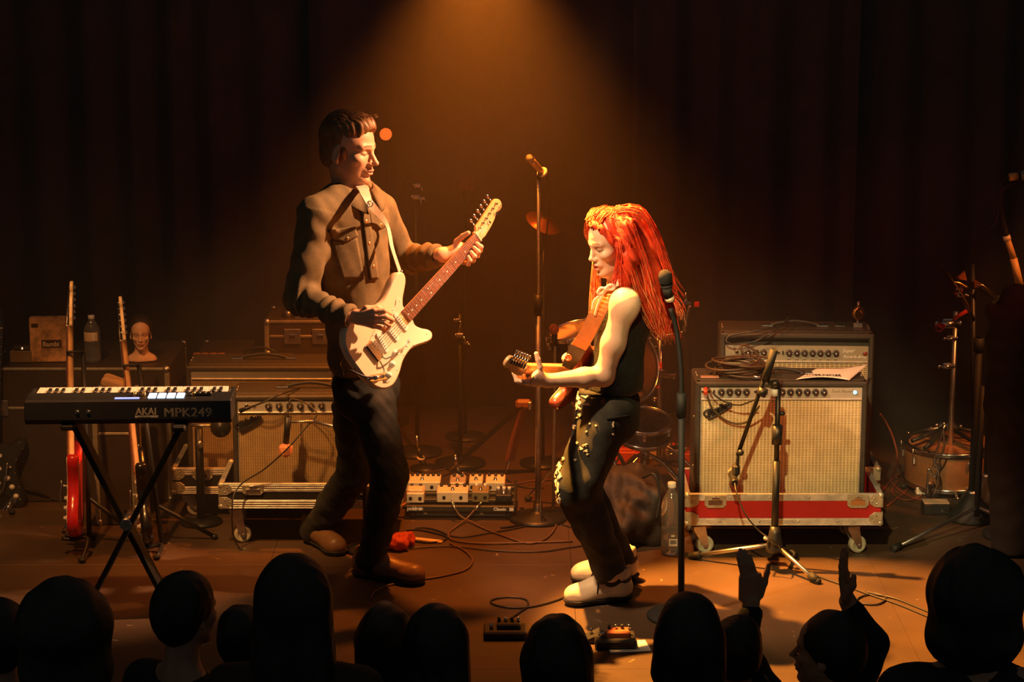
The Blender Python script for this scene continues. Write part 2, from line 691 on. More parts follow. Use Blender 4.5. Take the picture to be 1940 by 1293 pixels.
def patch(f, corners, nu, nv, th, name, m, parent, y0=-1.6, lift=0.0, label=None, shape=None):
    """a cloth piece (pocket, placket, strap) lying on a body, with real thickness; corners in photograph pixels"""
    c = [Vector(q) for q in corners]
    top, bot = {}, {}
    for i in range(nu + 1):
        for j in range(nv + 1):
            u, v = i / nu, j / nv
            q = (c[0] * (1 - u) + c[1] * u) * (1 - v) + (c[3] * (1 - u) + c[2] * u) * v
            if shape:
                q = q + Vector(shape(u, v))
            p, n = hit(f, q.x, q.y, y0)
            if p is not None:
                top[(i, j)] = p + n * (th + lift); bot[(i, j)] = p + n * (lift - 0.003)
    g = G()
    ks = list(top)
    ix = {k: a for a, k in enumerate(ks)}
    vs_ = [top[k] for k in ks] + [bot[k] for k in ks]
    N = len(ks)
    fs = []
    cnt = {}
    for i in range(nu):
        for j in range(nv):
            q = [(i, j), (i, j + 1), (i + 1, j + 1), (i + 1, j)]
            if all(k in ix for k in q):
                fs.append([ix[k] for k in q]); fs.append([ix[k] + N for k in q][::-1])
                for a in range(4):
                    e = (q[a], q[(a + 1) % 4])
                    cnt[e] = cnt.get(e, 0) + 1
    for (a, b) in list(cnt):
        if (b, a) not in cnt:
            fs.append([ix[b], ix[a], ix[a] + N, ix[b] + N])
    g.add(vs_, fs, 0, True)
    return g.obj(name, m, parent, label, world=True)
# ================================================================== the setting
def floor_material():
    m = mat('stage_floor', (0.072, 0.044, 0.026), 0.45, 0, 0.5, 1.6, 0.25, 40)
    nt = m.node_tree
    b = nt.nodes['Principled BSDF']
    tc = nt.nodes['Texture Coordinate']
    # pale scuffs and tape residue
    n3 = nt.nodes.new('ShaderNodeTexNoise')
    n3.inputs['Scale'].default_value = 11
    n3.inputs['Detail'].default_value = 7
    n3.inputs['Roughness'].default_value = 0.65
    n3.inputs['Distortion'].default_value = 1.2
    nt.links.new(tc.outputs['Object'], n3.inputs['Vector'])
    r = nt.nodes.new('ShaderNodeMapRange')
    r.inputs['From Min'].default_value = 0.66
    r.inputs['From Max'].default_value = 0.74
    nt.links.new(n3.outputs['Fac'], r.inputs['Value'])
    mx = nt.nodes.new('ShaderNodeMix')
    mx.data_type = 'RGBA'
    mx.inputs[7].default_value = (0.42, 0.33, 0.23, 1)
    nt.links.new(r.outputs['Result'], mx.inputs['Factor'])
    old = b.inputs['Base Color'].links[0].from_socket
    nt.links.new(old, mx.inputs[6])
    nt.links.new(mx.outputs[2], b.inputs['Base Color'])
    return m

FLOORM = floor_material()
DARKW = mat('black_paint', (0.012, 0.012, 0.012), 0.8)
X0, X1, YF, YB = -3.3, 3.3, -1.30, 3.0
g = G()
g.box(((X0 + X1) / 2, (YF + YB) / 2, -0.06), (X1 - X0, YB - YF, 0.08))
fl = g.obj('floor', DARKW)
fl['kind'] = 'structure'
xs = [X0] + [-2.20 + 1.22 * k for k in range(5) if X0 < -2.20 + 1.22 * k < X1] + [X1]
ys = [YF, -0.07 - 1.0, -0.07 + 0.22 + 0.0, 1.37, YB]
for i in range(len(xs) - 1):
    for j in range(len(ys) - 1):
        g = G()
        g.box(((xs[i] + xs[i + 1]) / 2, (ys[j] + ys[j + 1]) / 2, -0.0105), (xs[i + 1] - xs[i] - 0.0012, ys[j + 1] - ys[j] - 0.0012, 0.021), 0.0005)
        g.obj('deck_panel', FLOORM, fl)
g = G(); g.box((0, YF + 0.02, -0.66), (6.6, 0.04, 1.12)); g.obj('trim_1', DARKW, kind='structure')
g = G(); g.box((0, -5.6, -1.3), (12, 8.6, 0.1)); g.obj('ground', DARKW, kind='structure')
g = G(); g.box((0, 3.25, 1.4), (12, 0.1, 5.4)); g.obj('wall_back', DARKW, kind='structure')
for sx, nm in ((-1, 'wall_left'), (1, 'wall_right')):
    g = G(); g.box((sx * 3.9, 0.6, 1.4), (0.1, 5.2, 5.4)); g.obj(nm, DARKW, kind='structure')

# hanging drapes across the back: each a gathered cloth with its own folds
DRAPE = mat('drape_cloth', (0.085, 0.04, 0.028), 0.85, 0, 0.2, 8, 0.2, 200)
def drape(x0, x1, y, label, seed, amp=0.06):
    r = random.Random(seed)
    ph = [r.uniform(0, 6.28) for _ in range(4)]
    n = int((x1 - x0) / 0.012)
    t = thing('stage_curtain', label, 'curtain', ((x0 + x1) / 2, y, 0), group=None)
    vs_, fs = [], []
    zs = [0.015, 0.5, 1.2, 2.0, 2.9, 3.7]
    for i in range(n + 1):
        x = x0 + (x1 - x0) * i / n - (x0 + x1) / 2
        for zi, z in enumerate(zs):
            k = 1.0 - 0.12 * zi
            yy = amp * k * (0.6 * math.sin(x * 27 + ph[0] + 0.9 * math.sin(x * 5 + ph[2])) + 0.4 * math.sin(x * 11 + ph[1]) + 0.12 * math.sin(z * 2 + x * 9))
            vs_.append((x, yy, z))
    m = len(zs)
    for i in range(n):
        for j in range(m - 1):
            fs.append((i * m + j, (i + 1) * m + j, (i + 1) * m + j + 1, i * m + j + 1))
    g = G(); g.add(vs_, fs, 0, True)
    o = g.obj('cloth', DRAPE, t)
    sol = o.modifiers.new('thickness', 'SOLIDIFY'); sol.thickness = 0.006
    g = G(); g.cyl((-(x1 - x0) / 2, 0.0, 3.72), ((x1 - x0) / 2, 0.0, 3.72), 0.02); g.obj('top_rail', BMETAL, t)
drape(-3.2, -0.96, 2.93, 'dark curtain at the back behind the road cases', 1)
drape(-1.02, 0.66, 2.80, 'curtain behind the guitarist and the tall microphone, glowing in the beam', 2)
drape(0.60, 1.72, 2.72, 'curtain hanging behind the two amplifiers at the right', 3, 0.07)
drape(1.62, 3.2, 2.90, 'dark curtain behind the far right drum stand', 5)

# haze hanging over the stage
m = bpy.data.materials.new('stage_haze')
m.use_nodes = True
nt = m.node_tree
nt.nodes.remove(nt.nodes['Principled BSDF'])
vsn = nt.nodes.new('ShaderNodeVolumeScatter')
vsn.inputs['Color'].default_value = (1, 1, 1, 1)
vsn.inputs['Density'].default_value = 0.055
vsn.inputs['Anisotropy'].default_value = 0.15
nt.links.new(vsn.outputs[0], nt.nodes['Material Output'].inputs['Volume'])
g = G(); g.box((0, 1.42, 1.70), (6.2, 2.4, 3.34))
hz = g.obj('haze', m, kind='stuff')
tag(hz, 'thin stage haze glowing in the beam from above', 'haze', kind='stuff')
# ================================================================== amplifiers and their flight-case trays
G_PALE = weave('speaker_cloth_pale', (0.80, 0.68, 0.40), (0.27, 0.18, 0.07))
G_REAR = weave('speaker_cloth_rear', (0.62, 0.52, 0.30), (0.16, 0.11, 0.05), w=0.02, h=0.008)
G_LEFT = weave('speaker_cloth_left', (0.50, 0.36, 0.17), (0.16, 0.09, 0.035), w=0.0095, h=0.0062, mortar=0.0015, rough=0.4)
VINYL = mat('grey_black_vinyl', (0.040, 0.034, 0.026), 0.5, 0, 0.2, 60, 0.5, 350)
PANEL = mat('silver_panel', (0.78, 0.72, 0.6), 0.35, 0.55, 0.08, 10)
DPANEL = mat('grey_panel', (0.44, 0.40, 0.3), 0.4, 0.4, 0.08, 10)
JEWEL = mat('pilot_jewel', (0.25, 0.85, 0.95), 0.2, emit=2.2)
RJEWEL = mat('dull_red_jewel', (0.25, 0.03, 0.02), 0.2)

KNOB = None
def knob_mesh():
    g = G()
    T = Matrix.Rotation(math.pi / 2, 4, 'X')
    g.lathe([(0.0135, 0), (0.0135, 0.002), (0.0105, 0.004), (0.0085, 0.006), (0.008, 0.016), (0.0062, 0.018)], 18, T)
    g.lathe([(0.0036, 0.0178), (0.0034, 0.0188), (0.0, 0.0190)], 12, T, mi=1)
    for k in range(9):
        a = math.radians(-130 + 260 * k / 8) + math.pi / 2
        g.box((0.0116 * math.cos(a), -0.0036, 0.0116 * math.sin(a)), (0.0016, 0.0008, 0.0016), mi=2)
    return g

def knobs(parent, xs, y, z):
    global KNOB
    for x in xs:
        if KNOB is None:
            o = knob_mesh().obj('knob', [BPLAST, STEEL, WHITE], parent)
            KNOB = o
        else:
            o = KNOB.copy(); COL.objects.link(o); o.parent = parent
        o.location = (x, y, z)
        o.scale = (1.16, 1.0, 1.16)

def amplifier(label, loc, w, h, d, rz, cloth, pz0, pz1, knob_x, jacks, panel_mat, jewel=None, jewel_x=None, words=(), logo=None, group=None, handle=True, switches=()):
    t = thing('guitar_amplifier', label, 'amplifier', loc, (0, 0, rz))
    th = 0.022
    fy = -d / 2
    g = G()
    g.box((0, 0.02, h / 2), (w, d - 0.04, h), 0.008)
    for sx in (-1, 1):
        g.box((sx * (w / 2 - th / 2), fy + 0.02, h / 2), (th, 0.042, h), 0.006)
    g.box((0, fy + 0.02, th / 2), (w, 0.042, th), 0.006)
    g.box((0, fy + 0.02, h - 0.0125), (w, 0.044, 0.025), 0.008)
    g.obj('cabinet', VINYL, t)
    iw = w - 2 * th
    g = G(); g.box((0, fy + 0.012, (th + pz0 - 0.004) / 2), (iw, 0.012, pz0 - 0.004 - th))
    g.obj('speaker_cloth', cloth, t)
    g = G()
    g.box((0, fy + 0.004, pz0 - 0.002), (iw, 0.010, 0.006), 0.002)
    g.box((0, fy + 0.006, th + 0.003), (iw, 0.008, 0.006), 0.002)
    for sx in (-1, 1):
        g.box((sx * (iw / 2 - 0.0025), fy + 0.006, (th + pz0) / 2), (0.005, 0.008, pz0 - th), 0.002)
    g.obj('trim_strip', ALU, t)
    g = G(); g.box((0, fy + 0.012, (pz0 + pz1) / 2), (iw, 0.012, pz1 - pz0), 0.001)
    pn = g.obj('control_panel', panel_mat, t)
    zc = (pz0 + pz1) / 2
    py = fy + 0.006
    knobs(t, knob_x, py, zc + 0.002)
    for x in jacks:
        g = G(Matrix.Translation((x, py, zc + 0.004)))
        g.lathe([(0.0085, 0), (0.0085, 0.003), (0.006, 0.004)], 12, Matrix.Rotation(math.pi / 2, 4, 'X'))
        g.lathe([(0.0035, 0.0042), (0.0, 0.0044)], 8, Matrix.Rotation(math.pi / 2, 4, 'X'), mi=1)
        g.obj('jack_socket', [CHROME, INK], t)
    for x in switches:
        g = G(); g.box((x, py - 0.003, zc + 0.003), (0.006, 0.008, 0.017), 0.001); g.obj('switch', BPLAST, t)
    for x in list(knob_x) + list(jacks):
        pass
    g = G()
    for x in knob_x:
        g.box((x, py - 0.0006, pz0 + 0.0065), (0.016, 0.0006, 0.0022))
    if len(knob_x):
        g.obj('panel_print', INK, t)
    if jewel:
        g = G(Matrix.Translation((jewel_x, py, zc + 0.002)))
        g.lathe([(0.0105, 0), (0.0105, 0.004), (0.0088, 0.005)], 16, Matrix.Rotation(math.pi / 2, 4, 'X'))
        g.lathe([(0.0085, 0.005), (0.007, 0.0085), (0.0, 0.010)], 16, Matrix.Rotation(math.pi / 2, 4, 'X'), mi=1)
        g.obj('pilot_light', [CHROME, jewel], t)
    for (body, x, z, size, shear, m_) in words:
        text(body, size, m_, t, Matrix.Translation((x, py - 0.001, z)) @ FRONT, 'panel_lettering', shear)
    if logo:
        lx, lz, ls = logo
        M = Matrix.Translation((lx, fy - 0.004, lz)) @ Matrix.Rotation(math.radians(-24), 4, 'Y') @ FRONT
        bd = text('Fender', ls, BPLAST, t, M, 'logo', 0.35, 0.004, space=0.88, bold=0.0042)
        text('Fender', ls, CHROME, bd, Matrix.Translation((0, 0, 0.0045)), 'logo_face', 0.35, 0.0006, space=0.88, bold=-0.0003)
        Mi = Matrix.Translation((lx, fy - 0.004, lz)) @ Matrix.Rotation(math.radians(-24), 4, 'Y')
        g = G(Mi)
        sc = ls / 0.075
        pts = spline([(x * sc, 0, z * sc) for x, z in ((-0.012, -0.022), (0.02, -0.020), (0.10, -0.012), (0.205, 0.006), (0.222, 0.03), (0.205, 0.045))], 5)
        g.tube(pts, [0.002 + 0.007 * sc * math.sin(math.pi * min(1, (i + 2) / len(pts) * 0.9)) for i in range(len(pts))], 8)
        g.tube(spline([(x * sc, 0, z * sc) for x, z in ((0.005, 0.0), (-0.018, 0.015), (-0.022, 0.04), (0.0, 0.055), (0.035, 0.06))], 5), 0.008 * sc, 8)
        g.obj('logo_flourish', BPLAST, t)
    if handle:
        g = G()
        hx = 0.105
        g.tube(spline([(-hx, 0.01, h + 0.006), (-hx * 0.55, 0.01, h + 0.018), (0, 0.01, h + 0.024), (hx * 0.55, 0.01, h + 0.018), (hx, 0.01, h + 0.006)], 5), 0.0075, 8)
        hd = g.obj('strap_handle', BLACK, t)
        for sx in (-1, 1):
            g = G(); g.box((sx * (hx + 0.012), 0.01, h + 0.005), (0.052, 0.024, 0.009), 0.003); g.obj('handle_end_cap', CHROME, hd)
    for sx in (-1, 1):
        for zz in (h, ):
            g = G(); g.box((sx * (w / 2 - 0.013), 0.0, h + 0.001), (0.005, 0.06, 0.004), 0.001)
            g.ell((sx * (w / 2 - 0.013), -0.025, h + 0.004), 0.004, nu=8, nv=5)
            g.ell((sx * (w / 2 - 0.013), 0.025, h + 0.004), 0.004, nu=8, nv=5)
            g.obj('tilt_back_screw', STEEL, t)
        for zz in (0.35, 0.72):
            g = G(); g.ell((sx * (w / 2 + 0.001), fy + 0.05, h * zz), 0.005, nu=8, nv=5); g.obj('side_screw', CHROME, t)
    return t

def caster(parent, x, y, z, r=0.034, rz=0.5, mw=None):
    R = Matrix.Translation((x, y, 0)) @ Matrix.Rotation(rz, 4, 'Z')
    g = G(R)
    g.box((0, 0, z - 0.004), (0.085, 0.075, 0.006), 0.001)
    g.cyl((0, 0, z - 0.006), (0, 0, z - 0.02), 0.022, n=14)
    for sy in (-1, 1):
        pts = [(-0.026, z - 0.02), (0.026, z - 0.02), (0.040, r + 0.004), (0.034, r - 0.012), (0.022, r - 0.010), (-0.024, z - 0.034)]
        g.prism(pts, sy * 0.022 - 0.0018, sy * 0.022 + 0.0018, T=Matrix.Rotation(math.pi / 2, 4, 'X'))
    g.cyl((0.030, -0.028, r), (0.030, 0.028, r), 0.006, n=10)
    f = g.obj('caster_fork', STEEL, parent)
    g = G(R @ Matrix.Translation((0.030, 0, r)) @ Matrix.Rotation(math.pi / 2, 4, 'X'))
    g.lathe([(0.008, -0.015), (r * 0.55, -0.012), (r * 0.62, -0.016), (r * 0.92, -0.016), (r, -0.011), (r, 0.011), (r * 0.92, 0.016), (r * 0.62, 0.016), (r * 0.55, 0.012), (0.008, 0.015)], 28)
    g.obj('caster_wheel', mw or WHEEL, f)
WHEEL = mat('caster_rubber', (0.42, 0.40, 0.30), 0.55)

def flight_tray(label, x0, x1, y0, y1, z0, z1, panel_m, latches=(), wall=0.014, casters=True, edge=0.028, handles=()):
    cx, cy = (x0 + x1) / 2, (y0 + y1) / 2
    t = thing('flight_case_tray', label, 'flight case', (cx, cy, 0))
    w, d, h = x1 - x0, y1 - y0, z1 - z0
    zc = (z0 + z1) / 2
    g = G()
    g.box((0, 0, z0 + 0.008), (w - 0.004, d - 0.004, 0.014))
    for sy in (-1, 1):
        g.box((0, sy * (d / 2 - wall / 2 - 0.002), zc), (w - 0.01, wall, h - 0.006))
    for sx in (-1, 1):
        g.box((sx * (w / 2 - wall / 2 - 0.002), 0, zc), (wall, d - 2 * wall, h - 0.006))
    g.obj('tray_shell', panel_m, t)
    # aluminium extrusions along top and bottom
    for z, nm in ((z1 - edge / 2, 'top_edge'), (z0 + edge / 2, 'bottom_edge')):
        for sy in (-1, 1):
            g = G()
            g.box((0, sy * (d / 2 - 0.001), z), (w - 0.05, 0.006, edge), 0.0015)
            for q in (-0.25, 0.05, 0.3):
                g.box((0, sy * (d / 2 + 0.002), z + edge * q), (w - 0.05, 0.003, edge * 0.12), 0.0008)
            g.box((0, sy * (d / 2 - wall / 2), (z + edge / 2) if nm == 'top_edge' else z - edge / 2), (w - 0.02, wall + 0.008, 0.004), 0.001)
            g.obj(nm, ALU, t)
        for sx in (-1, 1):
            g = G()
            g.box((sx * (w / 2 - 0.001), 0, z), (0.006, d - 0.05, edge), 0.0015)
            g.box((sx * (w / 2 - wall / 2), 0, (z + edge / 2) if nm == 'top_edge' else z - edge / 2), (wall + 0.008, d - 0.02, 0.004), 0.001)
            g.obj(nm, ALU, t)
    n = 4
    rv = G()
    for k in range(n):
        for z in (z0 + edge * 0.5, z1 - edge * 0.5):
            rv.ell((-w / 2 + w * (k + 1) / (n + 1) + (0.02 if z > zc else -0.02), -d / 2 - 0.003, z), (0.005, 0.002, 0.005), nu=8, nv=4)
    rv.obj('rivet_heads', STEEL, t, kind='stuff')
    # ball corners: a rounded bracket at each of the eight corners
    for sx in (-1, 1):
        for sy in (-1, 1):
            for sz, z in ((-1, z0), (1, z1)):
                c = Vector((sx * (w / 2 - 0.002), sy * (d / 2 - 0.002), z - sz * 0.002))
                g = G()
                g.ell(c - Vector((sx, sy, sz)) * 0.004, 0.014, nu=12, nv=8)
                L, H = 0.055, min(0.054, h * 0.46)
                out = [(0, 0), (L * 0.72, 0), (L, H * 0.35), (L * 0.92, H * 0.75), (L * 0.55, H), (0, H)]
                Ty = Matrix.Translation((sx * w / 2, sy * (d / 2 + 0.002), z)) @ Matrix.Diagonal((-sx, 1, -sz, 1)) @ Matrix.Rotation(math.pi / 2, 4, 'X')
                g.prism(out, -0.002, 0.002, 0.001, Ty)
                Tx = Matrix.Translation((sx * (w / 2 + 0.002), sy * d / 2, z)) @ Matrix.Diagonal((1, -sy, -sz, 1)) @ Matrix.Rotation(math.pi / 2, 4, 'Z') @ Matrix.Rotation(math.pi / 2, 4, 'X')
                g.prism(out, -0.002, 0.002, 0.001, Tx)
                cn = g.obj('corner_bracket', BRKT, t)
                if sy < 0:
                    g = G()
                    for (a, b) in ((0.6, 0.3), (0.42, 0.72), (0.78, 0.52)):
                        g.ell((sx * (w / 2 - L * a), -d / 2 - 0.005, z - sz * H * b), (0.0035, 0.002, 0.0035), nu=8, nv=4)
                    g.obj('corner_rivets', CHROME, cn, kind='stuff')
    for lx in latches:
        g = G()
        lw, lh = 0.088, min(0.075, h * 0.42)
        zc2 = z1 - lh / 2 - 0.002
        pts = [(-lw / 2, lh / 2), (-lw / 2, -lh / 2 + 0.012), (-lw / 2 + 0.012, -lh / 2), (lw / 2 - 0.012, -lh / 2), (lw / 2, -lh / 2 + 0.012), (lw / 2, lh / 2)]
        g.prism(pts, 0.003, 0.007, 0.001, Matrix.Translation((lx, -d / 2, zc2)) @ Matrix.Rotation(math.pi / 2, 4, 'X'))
        lt = g.obj('recessed_latch', BRKT, t)
        g = G(); g.box((lx, -d / 2 - 0.008, zc2 - 0.004), (lw * 0.66, 0.004, lh * 0.42), 0.0015)
        g.obj('latch_dish', CHROME, lt)
        g = G()
        for (a, b) in ((-0.44, 0.3), (0.44, 0.3), (-0.42, -0.3), (0.42, -0.3), (0, -0.42), (0, 0.4)):
            g.ell((lx + a * lw, -d / 2 - 0.007, zc2 + b * lh), (0.003, 0.002, 0.003), nu=8, nv=4)
        g.box((lx, -d / 2 - 0.010, zc2 + 0.014), (lw * 0.36, 0.006, 0.01), 0.002)
        g.obj('latch_rivets', CHROME, lt, kind='stuff')
    if casters:
        k = 0
        for sx in (-1, 1):
            for sy in (-1, 1):
                caster(t, sx * (w / 2 - 0.085) - 0.03, sy * (d / 2 - 0.06), z0, 0.036, [0.25, 1.9, 0.35, -0.8][k])
                k += 1
    return t
BRKT = mat('zinc_bracket', (0.5, 0.46, 0.33), 0.42, 0.6, 0.25, 35)
REDPANEL = mat('red_case_panel', (0.40, 0.012, 0.010), 0.5, 0, 0.08, 12)
BLKPANEL = mat('black_case_panel', (0.016, 0.015, 0.014), 0.5, 0, 0.2, 12)

flight_tray('red flight case tray on casters under the front right amplifier', 0.708, 1.507, 0.25, 0.655, 0.138, 0.267, REDPANEL, (-0.28, 0.30))
flight_tray('grey-edged flight case tray under the maroon-topped rear amplifier', 0.80, 1.56, 0.672, 1.06, 0.138, 0.262, mat('maroon_case_panel', (0.18, 0.03, 0.02), 0.5), ())
flight_tray('black flight case tray under the sparkling left amplifier', -1.209, -0.46, 0.40, 0.775, 0.166, 0.268, BLKPANEL, (-0.235, 0.24), edge=0.034)
flight_tray('black flight case tray at the back between keyboard and left amplifier', -1.46, -0.72, 0.80, 1.20, 0.115, 0.225, BLKPANEL, (-0.24,), edge=0.03)

amplifier('pale grille amplifier with coiled cable and sheet of paper on top', (1.096, 0.46, 0.158), 0.70, 0.56, 0.26, 0, G_PALE,
          0.488, 0.540, [-0.245, -0.211, -0.177, -0.143, 0.002, 0.036, 0.070, 0.104, 0.138, 0.172], [-0.318, -0.296, -0.104, -0.082], PANEL, JEWEL, 0.298,
          [('Twin Reverb', 0.20, 0.515, 0.018, 0.3, DPANEL)], (-0.298, 0.415, 0.036), switches=[-0.275, -0.06])
amplifier('maroon-topped amplifier standing behind the pale grille amplifier', (1.208, 0.862, 0.152), 0.646, 0.682, 0.27, math.radians(-2.5), G_REAR,
          0.562, 0.628, [-0.205, -0.172, -0.139, -0.032, 0.0005, 0.033, 0.066, 0.099, 0.132, 0.165], [-0.252, -0.10, -0.078], DPANEL, RJEWEL, 0.287,
          [('Super', 0.19, 0.602, 0.022, 0.35, WHITE), ('Reverb-Amp', 0.194, 0.577, 0.019, 0.35, WHITE)], None, switches=[-0.231, -0.058])
amplifier('small left amplifier with sparkling brown grille beside the guitarist', (-0.845, 0.61, 0.184), 0.63, 0.44, 0.24, math.radians(1.0), G_LEFT,
          0.368, 0.412, [-0.165, -0.121, -0.077, -0.033, 0.011, 0.055], [-0.255, -0.225], PANEL, None, None, [], (-0.285, 0.30, 0.034))
amplifier('amplifier at the back left, mostly hidden by keyboard and small amplifier', (-1.075, 0.99, 0.132), 0.65, 0.53, 0.25, 0, G_LEFT,
          0.475, 0.505, [], [], DPANEL, None, None, [], None)
# ================================================================== solid-body guitars (built along a neck axis: x to the nut, y to the bass side, z to the front)
def guitar_frame(bridge, nut, face):
    u = (nut - bridge).normalized()
    n = (face - u * face.dot(u)).normalized()
    b = n.cross(u)
    M = Matrix((u, b, n)).transposed().to_4x4()
    M.translation = bridge
    return M

STRAT = [(-.105, 0), (-.101, .06), (-.082, .112), (-.04, .147), (.012, .157), (.06, .145), (.105, .121), (.15, .113), (.2, .126), (.245, .143),
         (.279, .143), (.297, .124), (.288, .098), (.262, .077), (.234, .058), (.216, .04), (.210, .026), (.210, -.026), (.205, -.042), (.203, -.062),
         (.215, -.086), (.235, -.112), (.239, -.133), (.224, -.147), (.196, -.144), (.16, -.125), (.12, -.112), (.07, -.119), (.02, -.144), (-.03, -.156), (-.071, -.138), (-.096, -.1), (-.105, -.05)]
PGUARD = [(-.012, -.03), (-.012, .03), (.035, .052), (.08, .062), (.14, .064), (.178, .060), (.20, .075), (.216, .068), (.21, .045), (.203, .03), (.203, -.03), (.196, -.05), (.198, -.066), (.208, -.088), (.226, -.112), (.228, -.13),
          (.217, -.138), (.196, -.135), (.16, -.116), (.12, -.101), (.075, -.105), (.03, -.125), (-.03, -.133), (-.05, -.122), (-.048, -.105), (-.02, -.08)]
HEADST = [(0, .021), (.012, .022), (.024, .034), (.04, .036), (.15, .052), (.172, .048), (.182, .032), (.178, .014), (.165, .005), (.148, .004), (.135, .009), (.12, -.002), (.085, -.014), (.05, -.021), (.035, -.024), (.02, -.0225), (0, -.021)]

def solid_guitar(name, label, M, body_m, guard_m, head_m=None, scale=0.648, thick=0.044, knob_m=None, board_m=None):
    t = thing_m(name, label, 'guitar', M)
    k = scale / 0.648
    body = [(q.x, q.y) for q in spline([(x, y, 0) for x, y in STRAT], 5, True)]
    g = G(); g.prism(body, -thick, 0, 0.007, smooth=True)
    bo = g.obj('body', body_m, t)
    bo.data.polygons[-1].use_smooth = False
    pg = [(q.x, q.y) for q in spline([(x, y, 0) for x, y in PGUARD], 4, True)]
    g = G(); g.prism(pg, 0.0, 0.0026, 0.0006); pgo = g.obj('pickguard', guard_m, t)
    g = G()
    for x, y in ((-.01, .022), (.03, .046), (.10, .058), (.16, .058), (.207, .06), (.215, -.115), (.19, -.13), (.14, -.104), (.08, -.101), (.02, -.122), (-.035, -.128)):
        g.ell((x, y, 0.0028), (0.0028, 0.0028, 0.0014), nu=8, nv=4)
    g.obj('guard_screws', STEEL, pgo, kind='stuff')
    # neck, fingerboard, head
    nut = scale
    ns = 12
    vs_, fs = [], []
    for i in range(ns + 1):
        x = 0.15 + (nut - 0.15) * i / ns
        hw = 0.028 + (0.021 - 0.028) * i / ns
        dep = 0.022 - 0.003 * i / ns
        for a in range(9):
            th = math.pi * a / 8
            vs_.append((x, hw * math.cos(th), 0.004 - dep * math.sin(th)))
    for i in range(ns):
        for a in range(8):
            fs.append((i * 9 + a, i * 9 + a + 1, (i + 1) * 9 + a + 1, (i + 1) * 9 + a))
        fs.append((i * 9, (i + 1) * 9, (i + 1) * 9 + 8, i * 9 + 8))
    fs.append(list(range(9))); fs.append([ns * 9 + a for a in range(9)][::-1])
    g = G(); g.add(vs_, fs, 0, True); nk = g.obj('neck', MAPLE, t)
    g = G(); g.prism([(0.187, .028), (nut, .0212), (nut, -.0212), (0.187, -.028)], 0.004, 0.0095, 0.001)
    fb = g.obj('fingerboard', board_m or ROSEW, t)
    fret0 = None
    for f in range(1, 22):
        x = nut - scale * (1 - 2 ** (-f / 12))
        hw = 0.0212 + (0.028 - 0.0212) * (nut - x) / (nut - 0.187)
        g = G(); g.box((x, 0, 0.0098), (0.0022, hw * 2 - 0.001, 0.0018), 0.0004)
        g.obj('fret', STEEL, fb)
        if f in (3, 5, 7, 9, 12, 15, 17, 19, 21):
            xm = (x + nut - scale * (1 - 2 ** (-(f - 1) / 12))) / 2
            for yy in ((-0.011, 0.011) if f == 12 else (0,)):
                g = G(); g.lathe([(0.0034, 0.0092), (0.0034, 0.0099), (0.0, 0.0099)], 12, Matrix.Translation((xm, yy, 0)))
                g.obj('fret_marker', PEARL, fb)
    g = G(); g.box((nut + 0.0015, 0, 0.009), (0.004, 0.042, 0.010), 0.001); g.obj('nut', PEARL, t)
    hd = [(nut + q.x * 1.02, q.y) for q in spline([(x, y, 0) for x, y in HEADST], 3, True)]
    g = G(); g.prism(hd, -0.013, 0.001, 0.0025); ho = g.obj('headstock', head_m or MAPLE, t)
    posts = []
    for i in range(6):
        x = nut + 0.034 + 0.0252 * i
        y = 0.024 + 0.0035 * i
        posts.append((x, y))
        g = G()
        g.cyl((x, y - 0.006, -0.006), (x, y - 0.006, 0.010), 0.0032, n=10)
        g.lathe([(0.0055, 0.001), (0.0055, 0.0025), (0.0, 0.003)], 12, Matrix.Translation((x, y - 0.006, 0)))
        g.cyl((x, y - 0.006, -0.017), (x, y + 0.026, -0.017), 0.0028, n=8)
        g.ell((x, y + 0.033, -0.017), (0.0065, 0.0095, 0.004), nu=12, nv=8)
        g.box((x, y - 0.006, -0.017), (0.014, 0.02, 0.010), 0.003)
        g.obj('tuner', CHROME, t)
    g = G()
    g.cyl((nut + 0.085, 0.006, 0.001), (nut + 0.085, 0.006, 0.008), 0.003, n=8); g.box((nut + 0.085, 0.006, 0.008), (0.006, 0.014, 0.002), 0.0005)
    g.obj('string_tree', CHROME, ho)
    text('Fender', 0.022, INK, ho, Matrix.Translation((nut + 0.12, -0.001, 0.0012)) @ Matrix.Rotation(math.radians(8), 4, 'Z'), 'logo', 0.3, 0.0002)
    for i in range(6):
        y0 = 0.026 - 0.0104 * i
        y1 = 0.0175 - 0.007 * i
        px, py = posts[i]
        g = G(); g.tube([(0.0, y0, 0.013), (nut, y1, 0.0128), (px, py - 0.004, 0.006)], 0.0007 if i > 2 else 0.0009, 5)
        g.obj('string', STEEL, t)
    # pickups, bridge, knobs, switch, jack
    for x, rot in ((0.040, -10), (0.098, 0), (0.155, 0)):
        Mp = Matrix.Translation((x, 0, 0.0026)) @ Matrix.Rotation(math.radians(rot), 4, 'Z')
        g = G(Mp)
        out = [(0.009 * math.cos(a), 0.034 + 0.009 * math.sin(a)) for a in [math.pi * q / 8 for q in range(9)]] + [(-0.009 * math.cos(a), -0.034 - 0.009 * math.sin(a)) for a in [math.pi * q / 8 for q in range(9)]]
        g.prism(out, 0, 0.0065, 0.0015)
        pk = g.obj('pickup', knob_m or WHITE, t)
        g = G(Mp)
        for i in range(6):
            g.cyl((0, 0.026 - 0.0104 * i, 0.006), (0, 0.026 - 0.0104 * i, 0.0085), 0.0025, n=8)
        g.obj('pole_pieces', STEEL, pk, kind='stuff')
    g = G(); g.box((-0.008, 0, 0.006), (0.036, 0.084, 0.012), 0.004); br = g.obj('bridge_cover', CHROME, t)
